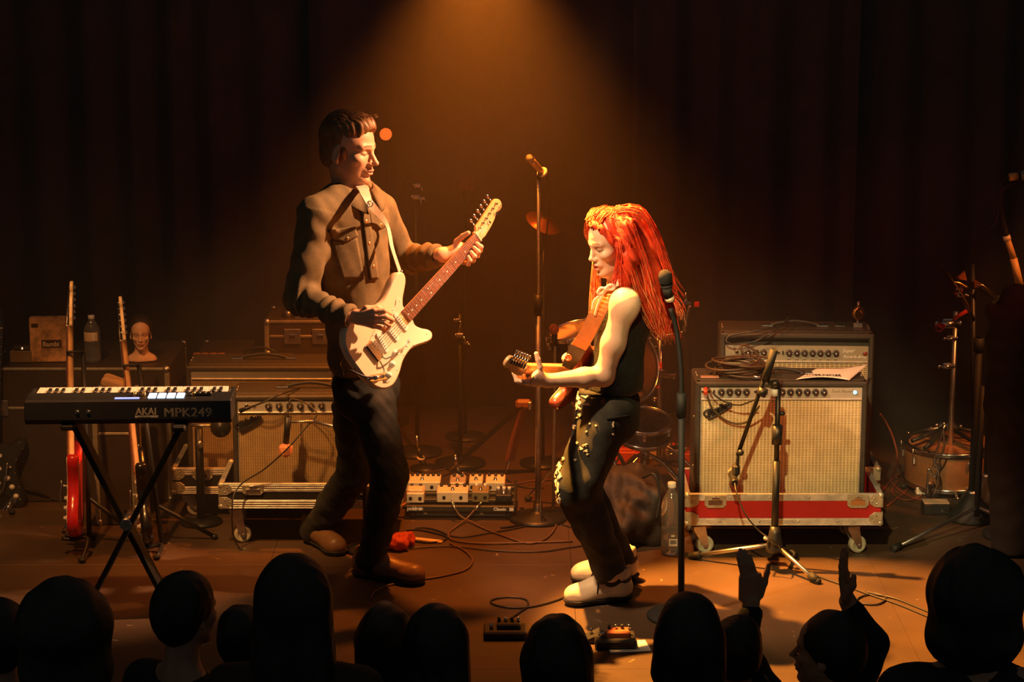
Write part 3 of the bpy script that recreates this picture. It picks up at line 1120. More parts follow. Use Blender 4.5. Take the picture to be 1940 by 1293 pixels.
    for i in range(6):
        g = G(); g.box((0.013, 0.026 - 0.0104 * i, 0.007), (0.014, 0.0094, 0.009), 0.001); g.obj('saddle', STEEL, br)
    g = G(); g.tube(spline([(0.0, -0.036, 0.012), (0.005, -0.050, 0.025), (0.06, -0.062, 0.036), (0.115, -0.066, 0.030)], 5), 0.0028, 8)
    g.ell((0.118, -0.066, 0.030), (0.012, 0.005, 0.005)); g.obj('tremolo_arm', STEEL, t)
    for x, y in ((0.056, -0.070), (0.018, -0.091), (-0.022, -0.110)):
        g = G(); g.lathe([(0.0125, 0.0026), (0.012, 0.006), (0.0085, 0.008), (0.0075, 0.017), (0.0, 0.018)], 18, Matrix.Translation((x, y, 0)))
        g.obj('knob', knob_m or WHITE, t)
    g = G(); g.box((0.108, -0.080, 0.008), (0.004, 0.003, 0.014)); g.ell((0.108, -0.080, 0.017), 0.0045, nu=10, nv=6)
    g.obj('selector_switch', knob_m or WHITE, t)
    Mj = Matrix.Translation((-0.060, -0.085, 0.0)) @ Matrix.Rotation(math.radians(-35), 4, 'Z')
    g = G(Mj)
    out = [(0.030 + 0.013 * math.cos(a), 0.013 * math.sin(a)) for a in [-math.pi / 2 + math.pi * q / 8 for q in range(9)]] + [(-0.030 - 0.013 * math.cos(a), -0.013 * math.sin(a)) for a in [-math.pi / 2 + math.pi * q / 8 for q in range(9)]]
    g.prism(out, 0, 0.003, 0.001); g.ell((0.012, 0, 0.0025), (0.020, 0.0085, 0.0012), mi=1)
    jk = g.obj('jack_plate', [CHROME, INK], t)
    g = G(Mj); g.tube([(0.012, 0, 0.004), (-0.03, 0, 0.022)], [0.006, 0.008], 12); g.obj('cable_plug', CHROME, jk)
    for x, y in ((0.292, 0.125), (-0.105, 0.0)):
        d = Vector((1, 0.25, 0)) if x > 0 else Vector((-1, 0, 0))
        g = G(); c = Vector((x, y, -0.022)); g.tube([c, c + d * 0.008, c + d * 0.014], [0.004, 0.0035, 0.007], 10); g.obj('strap_button', CHROME, t)
    return t

B_ = P(710.5, 663, -0.30)
def solve_nut(B, px, py, L, s=1):
    best = None
    for i in range(1600):
        Y = B.y + s * i * 0.0005
        d = abs((P(px, py, Y) - B).length - L)
        if best is None or d < best[0]:
            best = (d, Y)
    return P(px, py, best[1])
NUT_ = solve_nut(B_, 903, 450, 0.648)
GM = guitar_frame(B_, NUT_, Vector((0.58, -0.79, 0.17)))
solid_guitar('electric_guitar', 'cream electric guitar with rosewood fingerboard held by the standing man', GM, CREAM, mat('cream_guard', (0.80, 0.70, 0.56), 0.3, 0, 0.03, coat=0.3))

WB = P(1118, 706, -0.13)
WN = solve_nut(WB, 990, 699, 0.61, -1)
WGM = guitar_frame(WB, WN, Vector((-0.80, 0.30, 0.42)))
solid_guitar('electric_guitar', 'reddish electric guitar held by the red-haired woman on a brown strap', WGM, mat('orange_lacquer', (0.20, 0.04, 0.02), 0.3, coat=0.4), mat('tan_guard', (0.62, 0.42, 0.28), 0.4), scale=0.61)
print('NUT', NUT_, 'WN', WN)
# ================================================================== people
SKIN = mat('skin', (0.8, 0.5, 0.36), 0.48, 0, 0.04, 60, attr='tint', bump=0.08, bscale=260)
nt_ = SKIN.node_tree.nodes['Principled BSDF']
nt_.inputs['Subsurface Weight'].default_value = 0.0

def frame(origin, fwd, up=(0, 0, 1)):
    f = Vector(fwd).normalized()
    l = Vector(up).cross(f).normalized()
    u = f.cross(l)
    M = Matrix((f, l, u)).transposed().to_4x4()
    M.translation = Vector(origin)
    return M

def add_head(f, M, s, female=False, mouth_open=0.0):
    R = M.to_3x3()
    def c(x, y, z):
        return (M @ Vector((x * s, y * s, z * s)))[:]
    def E(p, r, k, op='u', rot=None):
        Rm = R @ rot if rot is not None else R
        f.ell(c(*p), tuple(a * s for a in r), Rm, k * s, op)
    jw = 0.86 if female else 1.0
    E((-0.016, 0, 0.044), (0.098, 0.077, 0.083), 0.02)
    E((0.020, 0, 0.035), (0.070, 0.066, 0.070), 0.02)
    E((0.036, 0, -0.03), (0.052, 0.060 * jw, 0.078), 0.025)
    f.rc(c(-0.005, 0.046 * jw, -0.055), c(0.060, 0.012, -0.098), 0.020 * s, 0.016 * s, 0.025 * s)
    f.rc(c(-0.005, -0.046 * jw, -0.055), c(0.060, -0.012, -0.098), 0.020 * s, 0.016 * s, 0.025 * s)
    E((0.072, 0, -0.100), (0.018, 0.019 * jw, 0.016), 0.02)
    # brow ridge, cheekbones
    br = 0.010 if female else 0.0125
    f.rc(c(0.072, 0.040, 0.022), c(0.084, 0.010, 0.020), br * s, br * s, 0.014 * s)
    f.rc(c(0.072, -0.040, 0.022), c(0.084, -0.010, 0.020), br * s, br * s, 0.014 * s)
    for sy in (-1, 1):
        E((0.058, sy * 0.045, -0.024), (0.022, 0.018, 0.016), 0.02)
        E((0.094, sy * 0.031, 0.001), (0.015, 0.019, 0.011), 0.010, 's')
        E((0.071, sy * 0.031, 0.000), (0.0135, 0.0150, 0.0125), 0.003)
        # lid fold
        f.rc(c(0.0815, sy * 0.020, 0.0045), c(0.075, sy * 0.043, 0.003), 0.0032 * s, 0.0026 * s, 0.003 * s)
    # nose
    nl = 0.106 if female else 0.114
    f.rc(c(0.083, 0, 0.014), c(nl - 0.004, 0, -0.030), 0.0075 * s, 0.0095 * s, 0.010 * s)
    E((nl, 0, -0.034), (0.0095, 0.0095, 0.0085), 0.006)
    for sy in (-1, 1):
        E((0.094, sy * 0.0115, -0.038), (0.0105, 0.0075, 0.0075), 0.006)
        E((0.101, sy * 0.006, -0.0455), (0.005, 0.0035, 0.004), 0.003, 's')
    # mouth
    o = mouth_open
    E((0.083, 0, -0.064), (0.016, 0.024, 0.018), 0.014)
    E((0.0955, 0, -0.0615), (0.0075, 0.019, 0.0055), 0.004)
    E((0.0925, 0, -0.0745 - o), (0.0085, 0.0175, 0.0068), 0.004)
    E((0.104, 0, -0.0675 - o / 2), (0.014, 0.021, 0.0016 + o * 0.6), 0.003, 's')
    E((0.0955, 0, -0.0865 - o), (0.008, 0.017, 0.0055), 0.010, 's')
    # ears
    for sy in (-1, 1):
        rot = Matrix.Rotation(math.radians(12), 3, 'Y') @ Matrix.Rotation(sy * math.radians(22), 3, 'Z')
        E((-0.012, sy * 0.078, -0.010), (0.019, 0.0065, 0.033), 0.006, 'u', rot)
        E((-0.005, sy * 0.085, -0.006), (0.010, 0.006, 0.018), 0.004, 's', rot)
        E((-0.006, sy * 0.0775, -0.036), (0.009, 0.006, 0.011), 0.004)
    return c

def head_tint(M, s, base, lip, brow, lash, stubble=None, lid=None):
    iv = np.array(M.inverted())
    base, lip, brow, lash = [np.array(q, float) for q in (base, lip, brow, lash)]
    def sm(d, w):
        return np.clip(0.5 - d / w, 0, 1)
    def col(X):
        L = (X @ iv[:3, :3].T + iv[:3, 3]) / s
        x, y, z = L[:, 0], L[:, 1], L[:, 2]
        ay = np.abs(y)
        C = np.tile(base, (len(X), 1))
        inhead = (x > -0.15) & (x < 0.14) & (ay < 0.11) & (np.abs(z) < 0.16)
        def mixin(w, c):
            nonlocal C
            w = (w * inhead)[:, None]
            C = C * (1 - w) + c * w
        if stubble is not None:
            w = sm(np.maximum(z + 0.038 + 0.10 * np.clip(0.075 - x, 0, 1) * 0.5, -(z + 0.125)), 0.03) * (x > -0.02) * np.clip((x + 0.02) / 0.03, 0, 1)
            mixin(w * 0.55, np.array(stubble))
        mixin(sm(np.abs(z + 0.067) / 0.0125 + (ay / 0.024) ** 2 - 1, 0.5) * (x > 0.075), lip)
        # brows
        zb = 0.0265 + 0.05 * np.clip(ay - 0.012, 0, 0.018) - 0.25 * np.clip(ay - 0.034, 0, 1)
        mixin(sm(np.maximum(np.abs(z - zb) - 0.0035, np.maximum(0.011 - ay, ay - 0.047)), 0.003) * (x > 0.05) * 0.9, brow)
        if lid is not None:
            mixin(sm(np.sqrt(((ay - 0.031) / 0.017) ** 2 + ((z - 0.004) / 0.012) ** 2) - 1, 0.4) * (x > 0.06) * 0.75, np.array(lid))
        # lash line of lowered lids
        zl = -0.0045 - 12 * (ay - 0.031) ** 2 * -1
        mixin(sm(np.maximum(np.abs(z - zl) - 0.0017, np.abs(ay - 0.032) - 0.016), 0.002) * (x > 0.06), lash)
        return C
    return col

def chainf(f, pts, rs, k):
    f.chain([Vector(p) for p in pts], rs, k)

def strands(g, guide, n, spread, r=0.0016, seg=14, wob=0.006, seed=0, start_spread=0.4, flat=None, shorten=0.25, mi=0):
    """n thin locks that follow a guide curve"""
    rr = np.random.default_rng(seed)
    base = spline(guide, 6)
    m = len(base)
    for _ in range(n):
        o = Vector(rr.normal(size=3) * 0.55)
        if o.length > 1.3:
            o = o.normalized() * 1.3
        L = 1.0 - shorten * rr.random()
        ph = rr.uniform(0, 6.28, 3)
        fr = rr.uniform(2, 5)
        pts, rs = [], []
        for i in range(seg + 1):
            t = i / seg
            q = base[min(m - 1, int(t * L * (m - 1)))]
            j = min(m - 2, int(t * L * (m - 1)))
            a = t * L * (m - 1) - j
            q = base[j] * (1 - a) + base[j + 1] * a
            sp = spread * (start_spread + (1 - start_spread) * min(1, t * 1.6))
            pts.append(q + o * sp + Vector((math.sin(fr * t * 2 + ph[0]), math.sin(fr * t * 2 + ph[1]), math.sin(fr * t * 1.5 + ph[2]))) * wob * t)
            rs.append(r * (1.0 - 0.75 * t ** 2) if t < 0.98 else r * 0.15)
        g.tube(pts, rs, 3, caps=False, mi=mi)

def fingers(f, specs, k=0.0035):
    for pts, r in specs:
        rs = [r * 1.08, r * 1.0, r * 0.9, r * 0.78][:len(pts)]
        f.chain([Vector(p) for p in pts], rs, k)

# ------------------------------------------------------------------ the standing guitarist
MAN_SKIN = (0.74, 0.40, 0.25)
mf = Vector((0.72, -0.69, 0)).normalized()          # the way his chest faces
ml = Vector((0.69, 0.72, 0)).normalized()           # his left
man = thing('person', 'tall man in a dark denim jacket and black jeans playing a cream guitar', 'person', (-0.60, 0.02, 0))
HEADM = frame(P(661, 285, 0.0), (0.91, -0.40, -0.07), (0.06, 0.03, 1))
HS = 1.06
RS, LS = P(600, 408, -0.13), P(716, 398, 0.15)
RE, RW = P(569, 566, -0.20), P(664, 601, -0.335)
LE = P(764, 492, 0.22)
def gp(M, x, y, z):
    return M @ Vector((x, y, z))
LW = gp(GM, 0.515, 0.028, -0.075)
body = S()
hc = add_head(body, HEADM, HS)
body.rc(hc(-0.02, 0, -0.05), P(668, 372, 0.02), 0.058, 0.066, 0.03)
body.ell(P(664, 430, 0.01), (0.10, 0.15, 0.17), frame((0, 0, 0), mf).to_3x3(), 0.04)
body.ell(P(682, 560, 0.02), (0.08, 0.12, 0.19), frame((0, 0, 0), mf).to_3x3(), 0.05)
body.ell(P(694, 725, 0.03), (0.07, 0.115, 0.09), frame((0, 0, 0), mf).to_3x3(), 0.05)
chainf(body, [RS, RE], [0.05, 0.042], 0.02)
chainf(body, [RE, RW], [0.042, 0.027], 0.02)
chainf(body, [LS, LE], [0.05, 0.042], 0.02)
chainf(body, [LE, LW], [0.042, 0.028], 0.02)
MRH, MRK, MRA = P(706, 770, -0.05), P(738, 902, -0.14), P(703, 1064, -0.02)
MLH, MLK, MLA = P(672, 768, 0.12), P(672, 893, 0.22), P(596, 1008, 0.45)
chainf(body, [MRH, MRK, MRA], [0.065, 0.05, 0.038], 0.02)
chainf(body, [MLH, MLK, MLA], [0.065, 0.05, 0.038], 0.02)
# right hand over the strings: back of the hand to the audience, fingers bent round a pick
Rk = [P(709, 589, -0.372), P(711, 599, -0.374), P(710, 609, -0.370), P(707, 618, -0.362)]
body.box((RW + (Rk[1] + Rk[2]) / 2) / 2 + Vector((0.004, 0, 0)), (0.040, 0.015, 0.030), 0.014,
         Matrix((((Rk[1] - RW).normalized()), Vector((0.25, 1, 0)).normalized(), Vector((0.05, 0, 1)))).transposed(), 0.012)
for q in Rk:
    body.rc(RW.lerp(q, 0.35), q, 0.014, 0.0115, 0.008)
fingers(body, [
    ([Rk[0], P(728, 589, -0.370), P(739, 595, -0.352), P(741, 600, -0.335)], 0.0095),
    ([Rk[1], P(731, 600, -0.374), P(743, 606, -0.352), P(741, 611, -0.335)], 0.0098),
    ([Rk[2], P(728, 611, -0.372), P(738, 617, -0.352), P(735, 622, -0.335)], 0.0094),
    ([Rk[3], P(720, 621, -0.362), P(729, 627, -0.346), P(726, 631, -0.332)], 0.0082),
    ([RW.lerp(Rk[0], 0.3), P(694, 584, -0.352), P(715, 583, -0.338), P(731, 590, -0.328)], 0.0108)])
# left hand round the neck near the nut
def lh(x, y, z):
    return gp(GM, x, y, z)
body.ell(lh(0.572, -0.006, -0.046), (0.043, 0.036, 0.019), GM.to_3x3(), 0.012)
body.rc(LW, lh(0.565, -0.002, -0.05), 0.029, 0.030, 0.016)
LK = [lh(0.612, -0.036, -0.030), lh(0.592, -0.041, -0.030), lh(0.571, -0.042, -0.031), lh(0.551, -0.040, -0.034)]
for q in LK:
    body.rc(lh(0.570, -0.008, -0.045).lerp(q, 0.3), q, 0.016, 0.012, 0.008)
fingers(body, [
    ([LK[0], lh(0.622, -0.047, 0.004), lh(0.624, -0.030, 0.026), lh(0.622, -0.010, 0.019)], 0.0098),
    ([LK[1], lh(0.597, -0.052, 0.006), lh(0.600, -0.034, 0.029), lh(0.600, -0.012, 0.020)], 0.0100),
    ([LK[2], lh(0.571, -0.053, 0.004), lh(0.575, -0.036, 0.028), lh(0.578, -0.016, 0.020)], 0.0095),
    ([LK[3], lh(0.546, -0.050, 0.000), lh(0.551, -0.037, 0.022), lh(0.556, -0.020, 0.019)], 0.0084),
    ([lh(0.562, 0.014, -0.044), lh(0.585, 0.036, -0.034), lh(0.606, 0.043, -0.010), lh(0.622, 0.044, 0.012)], 0.0118)])
man_tint = head_tint(HEADM, HS, MAN_SKIN, (0.55, 0.24, 0.17), (0.10, 0.045, 0.02), (0.05, 0.025, 0.015), (0.36, 0.19, 0.11))
blo, bhi = body.bounds()
hz0 = P(660, 352, 0).z
HBOX = (HEADM.translation - Vector((0.17, 0.15, 0.21)), HEADM.translation + Vector((0.17, 0.15, 0.19)))
hlo = Vector((min(RW.x, Rk[0].x) - 0.03, -0.46, RW.z - 0.10)); hhi = Vector((Rk[0].x + 0.12, -0.26, RW.z + 0.10))
sobj('body', body, 0.009, SKIN, man, color=man_tint, boxes=[
    (blo, (bhi[0], bhi[1], hz0 + 0.01), 0.009),
    (HBOX[0], HBOX[1], 0.0030),
    (hlo, hhi, 0.0028),
    (lh(0.58, 0, 0) - Vector((0.11, 0.10, 0.11)), lh(0.58, 0, 0) + Vector((0.11, 0.10, 0.11)), 0.0028)])

# eyes
EYEW = mat('eye_white', (0.7, 0.62, 0.52), 0.2)
IRIS = mat('dark_iris', (0.04, 0.03, 0.02), 0.15)

# hair: short sides, longer top pushed over the forehead
MHAIR = mat('brown_hair', (0.26, 0.12, 0.045), 0.42, 0, 0.35, 30)
hair = S()
def hE(p, r, k=0.015, op='u'):
    hair.ell(hc(*p), tuple(a * HS for a in r), HEADM.to_3x3(), k, op)
hE((-0.022, 0, 0.050), (0.099, 0.080, 0.088))
hE((0.020, 0, 0.078), (0.080, 0.066, 0.058), 0.02)
hE((0.052, 0.004, 0.103), (0.032, 0.050, 0.026), 0.02)
hE((-0.055, 0, -0.015), (0.056, 0.070, 0.062), 0.02)
hE((0.122, 0, -0.012), (0.088, 0.125, 0.104), 0.010, 's')
hE((0.050, 0, -0.10), (0.088, 0.2, 0.080), 0.012, 's')
hE((-0.004, 0.085, -0.020), (0.024, 0.03, 0.034), 0.008, 's')
hE((-0.004, -0.085, -0.020), (0.024, 0.03, 0.034), 0.008, 's')
hE((0.014, -0.068, -0.006), (0.013, 0.012, 0.028), 0.006)
hE((0.014, 0.068, -0.006), (0.013, 0.012, 0.028), 0.006)
hiv = np.array(HEADM.inverted())
def hairdisp(X):
    L = (X @ hiv[:3, :3].T + hiv[:3, 3])
    return 0.0012 * np.sin(L[:, 1] * 420 + 9 * np.sin(L[:, 0] * 22)) * np.clip(L[:, 2] * 14, 0, 1) + 0.0012 * np.sin(L[:, 0] * 95 + L[:, 1] * 160)
hair.disp = hairdisp
ho_ = sobj('hair', hair, 0.0034, MHAIR, man)
g = G()
rr = np.random.default_rng(5)
HELL = [((-0.022, 0.050), (0.099, 0.080, 0.088)), ((0.020, 0.078), (0.080, 0.066, 0.058)), ((0.052, 0.103), (0.032, 0.050, 0.026))]
def scalp(x, y):
    z = -1
    for (cx, cz), (rx, ry, rz) in HELL:
        q = 1 - ((x - cx) / rx) ** 2 - (y / ry) ** 2
        if q > 0:
            z = max(z, cz + rz * math.sqrt(q))
    return z
for k in range(900):
    x, y = rr.uniform(-0.10, 0.045), rr.uniform(-0.072, 0.072)
    dx, dy = rr.uniform(0.010, 0.018), rr.normal() * 0.003 + 0.06 * y
    pts = []
    for q in range(5):
        z = scalp(x + dx * q * 0.8, y + dy * q)
        if z < 0.02:
            break
        pts.append(Vector(hc(x + dx * q * 0.8, y + dy * q, z + (0.0015, 0.004, 0.005, 0.003, 0.0)[q] * (1 + 0.8 * rr.random()))))
    if len(pts) == 5:
        g.tube(pts, [0.0013, 0.0014, 0.0012, 0.0009, 0.0003], 3, caps=False)
for k in range(10):
    p0 = Vector((0.060 + 0.006 * rr.random(), 0.004 + 0.02 * rr.normal(), 0.116))
    g.tube([Vector(hc(*q)) for q in (p0, p0 + Vector((0.010, 0, 0.018)), p0 + Vector((0.020, 0.004, 0.022)), p0 + Vector((0.026, 0.004, 0.012)))], [0.0014, 0.0014, 0.001, 0.0004], 3, caps=False)
g.obj('top_strands', MHAIR, ho_, world=True, kind='stuff')

# jacket
DENIM = mat('dark_olive_denim', (0.165, 0.112, 0.048), 0.8, 0, 0.22, 26, 0.55, 420)
Rm = frame((0, 0, 0), mf).to_3x3()
jk = S()
jk.ell(P(662, 418, 0.01), (0.118, 0.182, 0.165), Rm, 0.05)
jk.ell(P(668, 500, 0.0), (0.122, 0.165, 0.20), Rm, 0.05)
jk.ell(P(684, 610, 0.02), (0.115, 0.152, 0.20), Rm, 0.05)
jk.ell(P(690, 680, 0.03), (0.112, 0.155, 0.10), Rm, 0.05)
jk.rc(RS, P(664, 372, -0.02), 0.070, 0.062, 0.04)
jk.rc(LS, P(680, 370, 0.06), 0.068, 0.062, 0.04)
jk.rc(RS, RE, 0.070, 0.062, 0.03)
jk.rc(RE, RE.lerp(RW, 0.90), 0.063, 0.047, 0.025)
jk.rc(LS, LE, 0.068, 0.058, 0.03)
jk.rc(LE, LE.lerp(LW, 0.86), 0.058, 0.044, 0.025)
jk.rc(RE.lerp(RW, 0.76), RE.lerp(RW, 0.90), 0.0475, 0.0475, 0.003)
jk.rc(LE.lerp(LW, 0.74), LE.lerp(LW, 0.86), 0.0455, 0.0455, 0.003)
# cut the cuffs and the neck opening
cutR = (RW - RE).normalized(); cutL = (LW - LE).normalized()
jk.rc(RE.lerp(RW, 1.07), RE.lerp(RW, 1.4), 0.040, 0.045, 0.003, 's')
jk.rc(LE.lerp(LW, 1.03), LE.lerp(LW, 1.4), 0.038, 0.045, 0.003, 's')
jk.rc(hc(-0.02, 0, -0.08), P(676, 372, -0.03), 0.062, 0.060, 0.01, 's')
jk.rc(P(680, 362, -0.10), P(684, 384, -0.13), 0.016, 0.006, 0.008, 's')
def armwr(A, B_2, freq, amp, seed):
    A, B_2 = np.array(A), np.array(B_2)
    ax = (B_2 - A) / np.linalg.norm(B_2 - A)
    L = np.linalg.norm(B_2 - A)
    s1 = sines(seed, 16, 0.5, 4)
    def g_(X):
        t = (X - A) @ ax
        r = np.linalg.norm(X - A - t[:, None] * ax, axis=1)
        w = np.exp(-(np.maximum(r - 0.075, 0) / 0.02) ** 2) * (t > -0.02) * (t < L + 0.01)
        return w * amp * np.sin(t * freq + 5 * s1(X))
    return g_
w1 = armwr(RE, RW, 125, 0.0055, 3); w2 = armwr(RS, RE, 60, 0.003, 4); w3 = armwr(LE, LW, 120, 0.004, 6)
b1 = sines(11, 22, 0.006, 6, (1, 1, 0.55)); b2 = sines(12, 55, 0.0022, 6)
jk.disp = lambda X: w1(X) + w2(X) + w3(X) + b1(X) + b2(X)
jacket = sobj('jacket', jk, 0.0052, DENIM, man)

# collar as a folded band round the neck
g = G()
nc = P(672, 374, 0.0)
col_pts = []
for k in range(27):
    a = math.radians(16 + 328 * k / 26)
    d = mf * math.cos(a) + ml * math.sin(a)
    up = 0.052 - 0.030 * max(0, math.cos(a))
    col_pts.append((nc + d * 0.074 + Vector((0, 0, up + 0.012)), nc + d * (0.108 + 0.012 * max(0, math.cos(a))) + Vector((0, 0, up - 0.034 - 0.040 * max(0, math.cos(a)) ** 3))))
vs_, fs = [], []
for (a, b) in col_pts:
    vs_ += [a[:], b[:], (b + (a - b).normalized().cross(Vector((0, 0, 1))) * 0 - Vector((0, 0, 0.006)))[:], (a - Vector((0, 0, 0.012)) - (a - nc).normalized() * 0.006)[:]]
for i in range(len(col_pts) - 1):
    for j in range(4):
        fs.append((i * 4 + j, (i + 1) * 4 + j, (i + 1) * 4 + (j + 1) % 4, i * 4 + (j + 1) % 4))
fs += [(0, 1, 2, 3), tuple(range(len(vs_) - 4, len(vs_)))]
g.add(vs_, fs, 0, True)
g.obj('collar', DENIM, jacket, world=True)
BRASSB = mat('copper_button', (0.75, 0.45, 0.2), 0.3, 0.9)
def button_at(f, px, py, parent, r=0.0085, m=BRASSB, name='button', y0=-1.6):
    p, n = hit(f, px, py, y0)
    if p is None:
        return
    g = G(Matrix.Translation(p + n * 0.006) @ n.to_track_quat('Z', 'Y').to_matrix().to_4x4())
    g.lathe([(r, -0.002), (r, 0.001), (r * 0.7, 0.003), (0.0, 0.0025)], 14)
    g.obj(name, m, parent, world=True)
def flapshape(u, v):
    return (0, (v * 10 * (1 - abs(2 * u - 1)) if v > 0.5 else 0), 0)
pk1 = patch(jk, [(622, 437, 0), (671, 428, 0), (678, 447, 0), (630, 452, 0)], 12, 6, 0.008, 'pocket_flap', DENIM, jacket, shape=flapshape)
pk2 = patch(jk, [(697, 402, 0), (733, 398, 0), (736, 424, 0), (701, 425, 0)], 10, 6, 0.008, 'pocket_flap', DENIM, jacket, shape=flapshape)
patch(jk, [(627, 455, 0), (676, 450, 0), (690, 528, 0), (650, 530, 0)], 10, 12, 0.0045, 'chest_pocket', DENIM, jacket)
button_at(jk, 657, 452, pk1); button_at(jk, 720, 427, pk2)
patch(jk, [(683, 392, 0), (696, 390, 0), (716, 528, 0), (700, 530, 0)], 4, 24, 0.007, 'front_placket', DENIM, jacket)
for (x, y) in ((692, 420), (698, 462), (706, 505)):
    button_at(jk, x, y, jacket, 0.008)

# undershirt in the neck opening
sh = S(); sh.rc(P(668, 366, 0.0), P(670, 385, 0.0), 0.069, 0.072, 0.01); sh.rc(hc(-0.02, 0, -0.07), P(669, 366, 0.0), 0.061, 0.066, 0.01, 's')
sobj('undershirt', sh, 0.006, mat('white_cotton', (0.72, 0.66, 0.58), 0.8), man)

# jeans
JEAN = mat('black_denim', (0.012, 0.013, 0.012), 0.85, 0, 0.25, 24, 0.5, 400)
jn = S()
jn.ell(P(694, 735, 0.03), (0.108, 0.152, 0.135), Rm, 0.05)
jn.chain([MRH, MRK, MRA], [0.092, 0.070, 0.058], 0.03)
jn.chain([MLH, MLK, MLA], [0.090, 0.069, 0.060], 0.03)
jb1 = sines(21, 26, 0.006, 6, (1, 1, 1.4)); jb2 = sines(22, 70, 0.002, 5)
jn.disp = lambda X: jb1(X) + jb2(X)
for A, B2 in ((MRK, MRA), (MLK, MLA)):
    d = (B2 - A).normalized()
    jn.rc(B2 + d * 0.085, B2 + d * 0.26, 0.075, 0.08, 0.004, 's')
jeans = sobj('jeans', jn, 0.0075, JEAN, man)

# shoes
def shoe(parent, ankle, toe, m_up, m_sole, name='shoe', L=0.29, high=0.10, w=0.047, zoff=0.0):
    a = Vector((ankle[0], ankle[1], zoff)); d = Vector((toe[0] - ankle[0], toe[1] - ankle[1], 0)).normalized()
    l = Vector((-d.y, d.x, 0))
    up = Vector((0, 0, 1))
    def q(x, y, z):
        return a + d * x + l * y + up * z
    f = S()
    f.rc(q(-0.045, 0, 0.055), q(0.06, 0, 0.058), 0.042, 0.043, 0.02)
    f.rc(q(0.05, 0, 0.055), q(L - 0.105, 0.002, 0.038), 0.043, 0.039, 0.02)
    f.ell(q(L - 0.125, 0.003, 0.036), (0.062, w * 0.98, 0.036), Matrix((d, l, up)).transposed(), 0.02)
    f.rc(q(-0.035, 0, 0.06), q(-0.030, 0, high), 0.044, 0.046, 0.02)
    f.rc(q(-0.030, 0, high + 0.015), q(-0.03, 0, high + 0.14), 0.037, 0.04, 0.006, 's')
    f.plane(q(0, 0, 0.016), (0, 0, -1))
    s1 = sines(31, 70, 0.0014, 5)
    f.disp = lambda X: s1(X)
    sh_ = sobj(name, f, 0.0036, m_up, parent)
    s2 = S()
    s2.rc(q(-0.050, 0, 0.04), q(0.05, 0, 0.04), 0.047, 0.045, 0.02)
    s2.rc(q(0.05, 0, 0.04), q(L - 0.115, 0.002, 0.04), 0.045, 0.052, 0.02)
    s2.ell(q(L - 0.120, 0.003, 0.04), (0.064, w * 1.1, 0.06), Matrix((d, l, up)).transposed(), 0.02)
    s2.plane(q(0, 0, 0.022), (0, 0, 1)); s2.plane(q(0, 0, 0.0005), (0, 0, -1))
    sobj('sole', s2, 0.004, m_sole, sh_)
    return sh_, q, f
TAN = mat('tan_leather', (0.17, 0.085, 0.035), 0.45, 0, 0.15, 20)
for ank, toe in ((MRA, (MRA.x + 0.22, MRA.y - 0.10)), (MLA, (MLA.x + 0.12, MLA.y - 0.2))):
    s_, q_, f_ = shoe(man, (ank.x + 0.005, ank.y), toe, TAN, BLACK)
    for i in range(4):
        g = G(); x = 0.045 + 0.022 * i; z = 0.098 - 0.012 * i
        g.tube(spline([q_(x, 0.030, z - 0.014), q_(x + 0.004, 0.0, z + 0.006), q_(x, -0.030, z - 0.014)], 4), 0.0025, 5)
        g.obj('lace', BLACK, s_, world=True)

# shoulder strap of his guitar
STRAPW = mat('pale_leather_strap', (0.62, 0.50, 0.38), 0.6)
both = S(); both.p = jk.p; both.disp = None
def ribbon(pts, wid, th, wdir, name, m, parent, label=None):
    p = spline(pts, 6)
    g = G(); vs_, fs = [], []
    for i, q in enumerate(p):
        t = (p[min(i + 1, len(p) - 1)] - p[max(i - 1, 0)]).normalized()
        wd = Vector(wdir(i / (len(p) - 1))) if callable(wdir) else Vector(wdir)
        wv = (wd - t * wd.dot(t)).normalized()
        nv = t.cross(wv)
        ww = wid(i / (len(p) - 1)) if callable(wid) else wid
        for a, b in ((-1, -1), (1, -1), (1, 1), (-1, 1)):
            vs_.append(q + wv * ww / 2 * a + nv * th / 2 * b)
    for i in range(len(p) - 1):
        for j in range(4):
            fs.append((i * 4 + j, i * 4 + (j + 1) % 4, (i + 1) * 4 + (j + 1) % 4, (i + 1) * 4 + j))
    fs += [(0, 1, 2, 3), tuple(range(len(vs_) - 4, len(vs_)))]
    g.add(vs_, fs, 0, False)
    return g.obj(name, m, parent, label, world=True)
def on(f, px, py, lift=0.024, y0=-1.6):
    p, n = hit(f, px, py, y0)
    return p + n * lift
horn = gp(GM, 0.296, 0.128, -0.022)
e_guitar = bpy.data.objects['electric_guitar']
p1 = P(689, 361, -0.12); p2 = P(701, 386, -0.165); p3 = on(both, 720, 425, 0.03)
ribbon([P(660, 356, 0.19), P(674, 349, 0.09), P(682, 351, -0.03), p1, p2, p3, P(743, 471, (p3.y + horn.y) / 2 - 0.02), horn], lambda t: 0.040 if t < 0.5 else max(0.016, 0.040 - (t - 0.5) * 0.10), 0.004, lambda t: (0.69, 0.72, 0.1), 'strap', STRAPW, e_guitar, 'pale leather strap')
g = G(); g.ring(p2 + Vector((0, -0.008, 0)), 0.011, 0.0022, (0.3, -1, 0.2), 16, 6); g.obj('strap_ring', CHROME, e_guitar, world=True)
# cable out of the guitar
jkp = gp(GM, -0.085, -0.062, 0.02)
g = G(); g.tube(spline([jkp, gp(GM, -0.115, -0.03, 0.02), gp(GM, -0.135, 0.02, -0.01), P(652, 712, -0.33), P(645, 690, -0.30), P(652, 680, -0.2)], 6), 0.0036, 8)
g.obj('cable', CABLE, e_guitar, world=True)
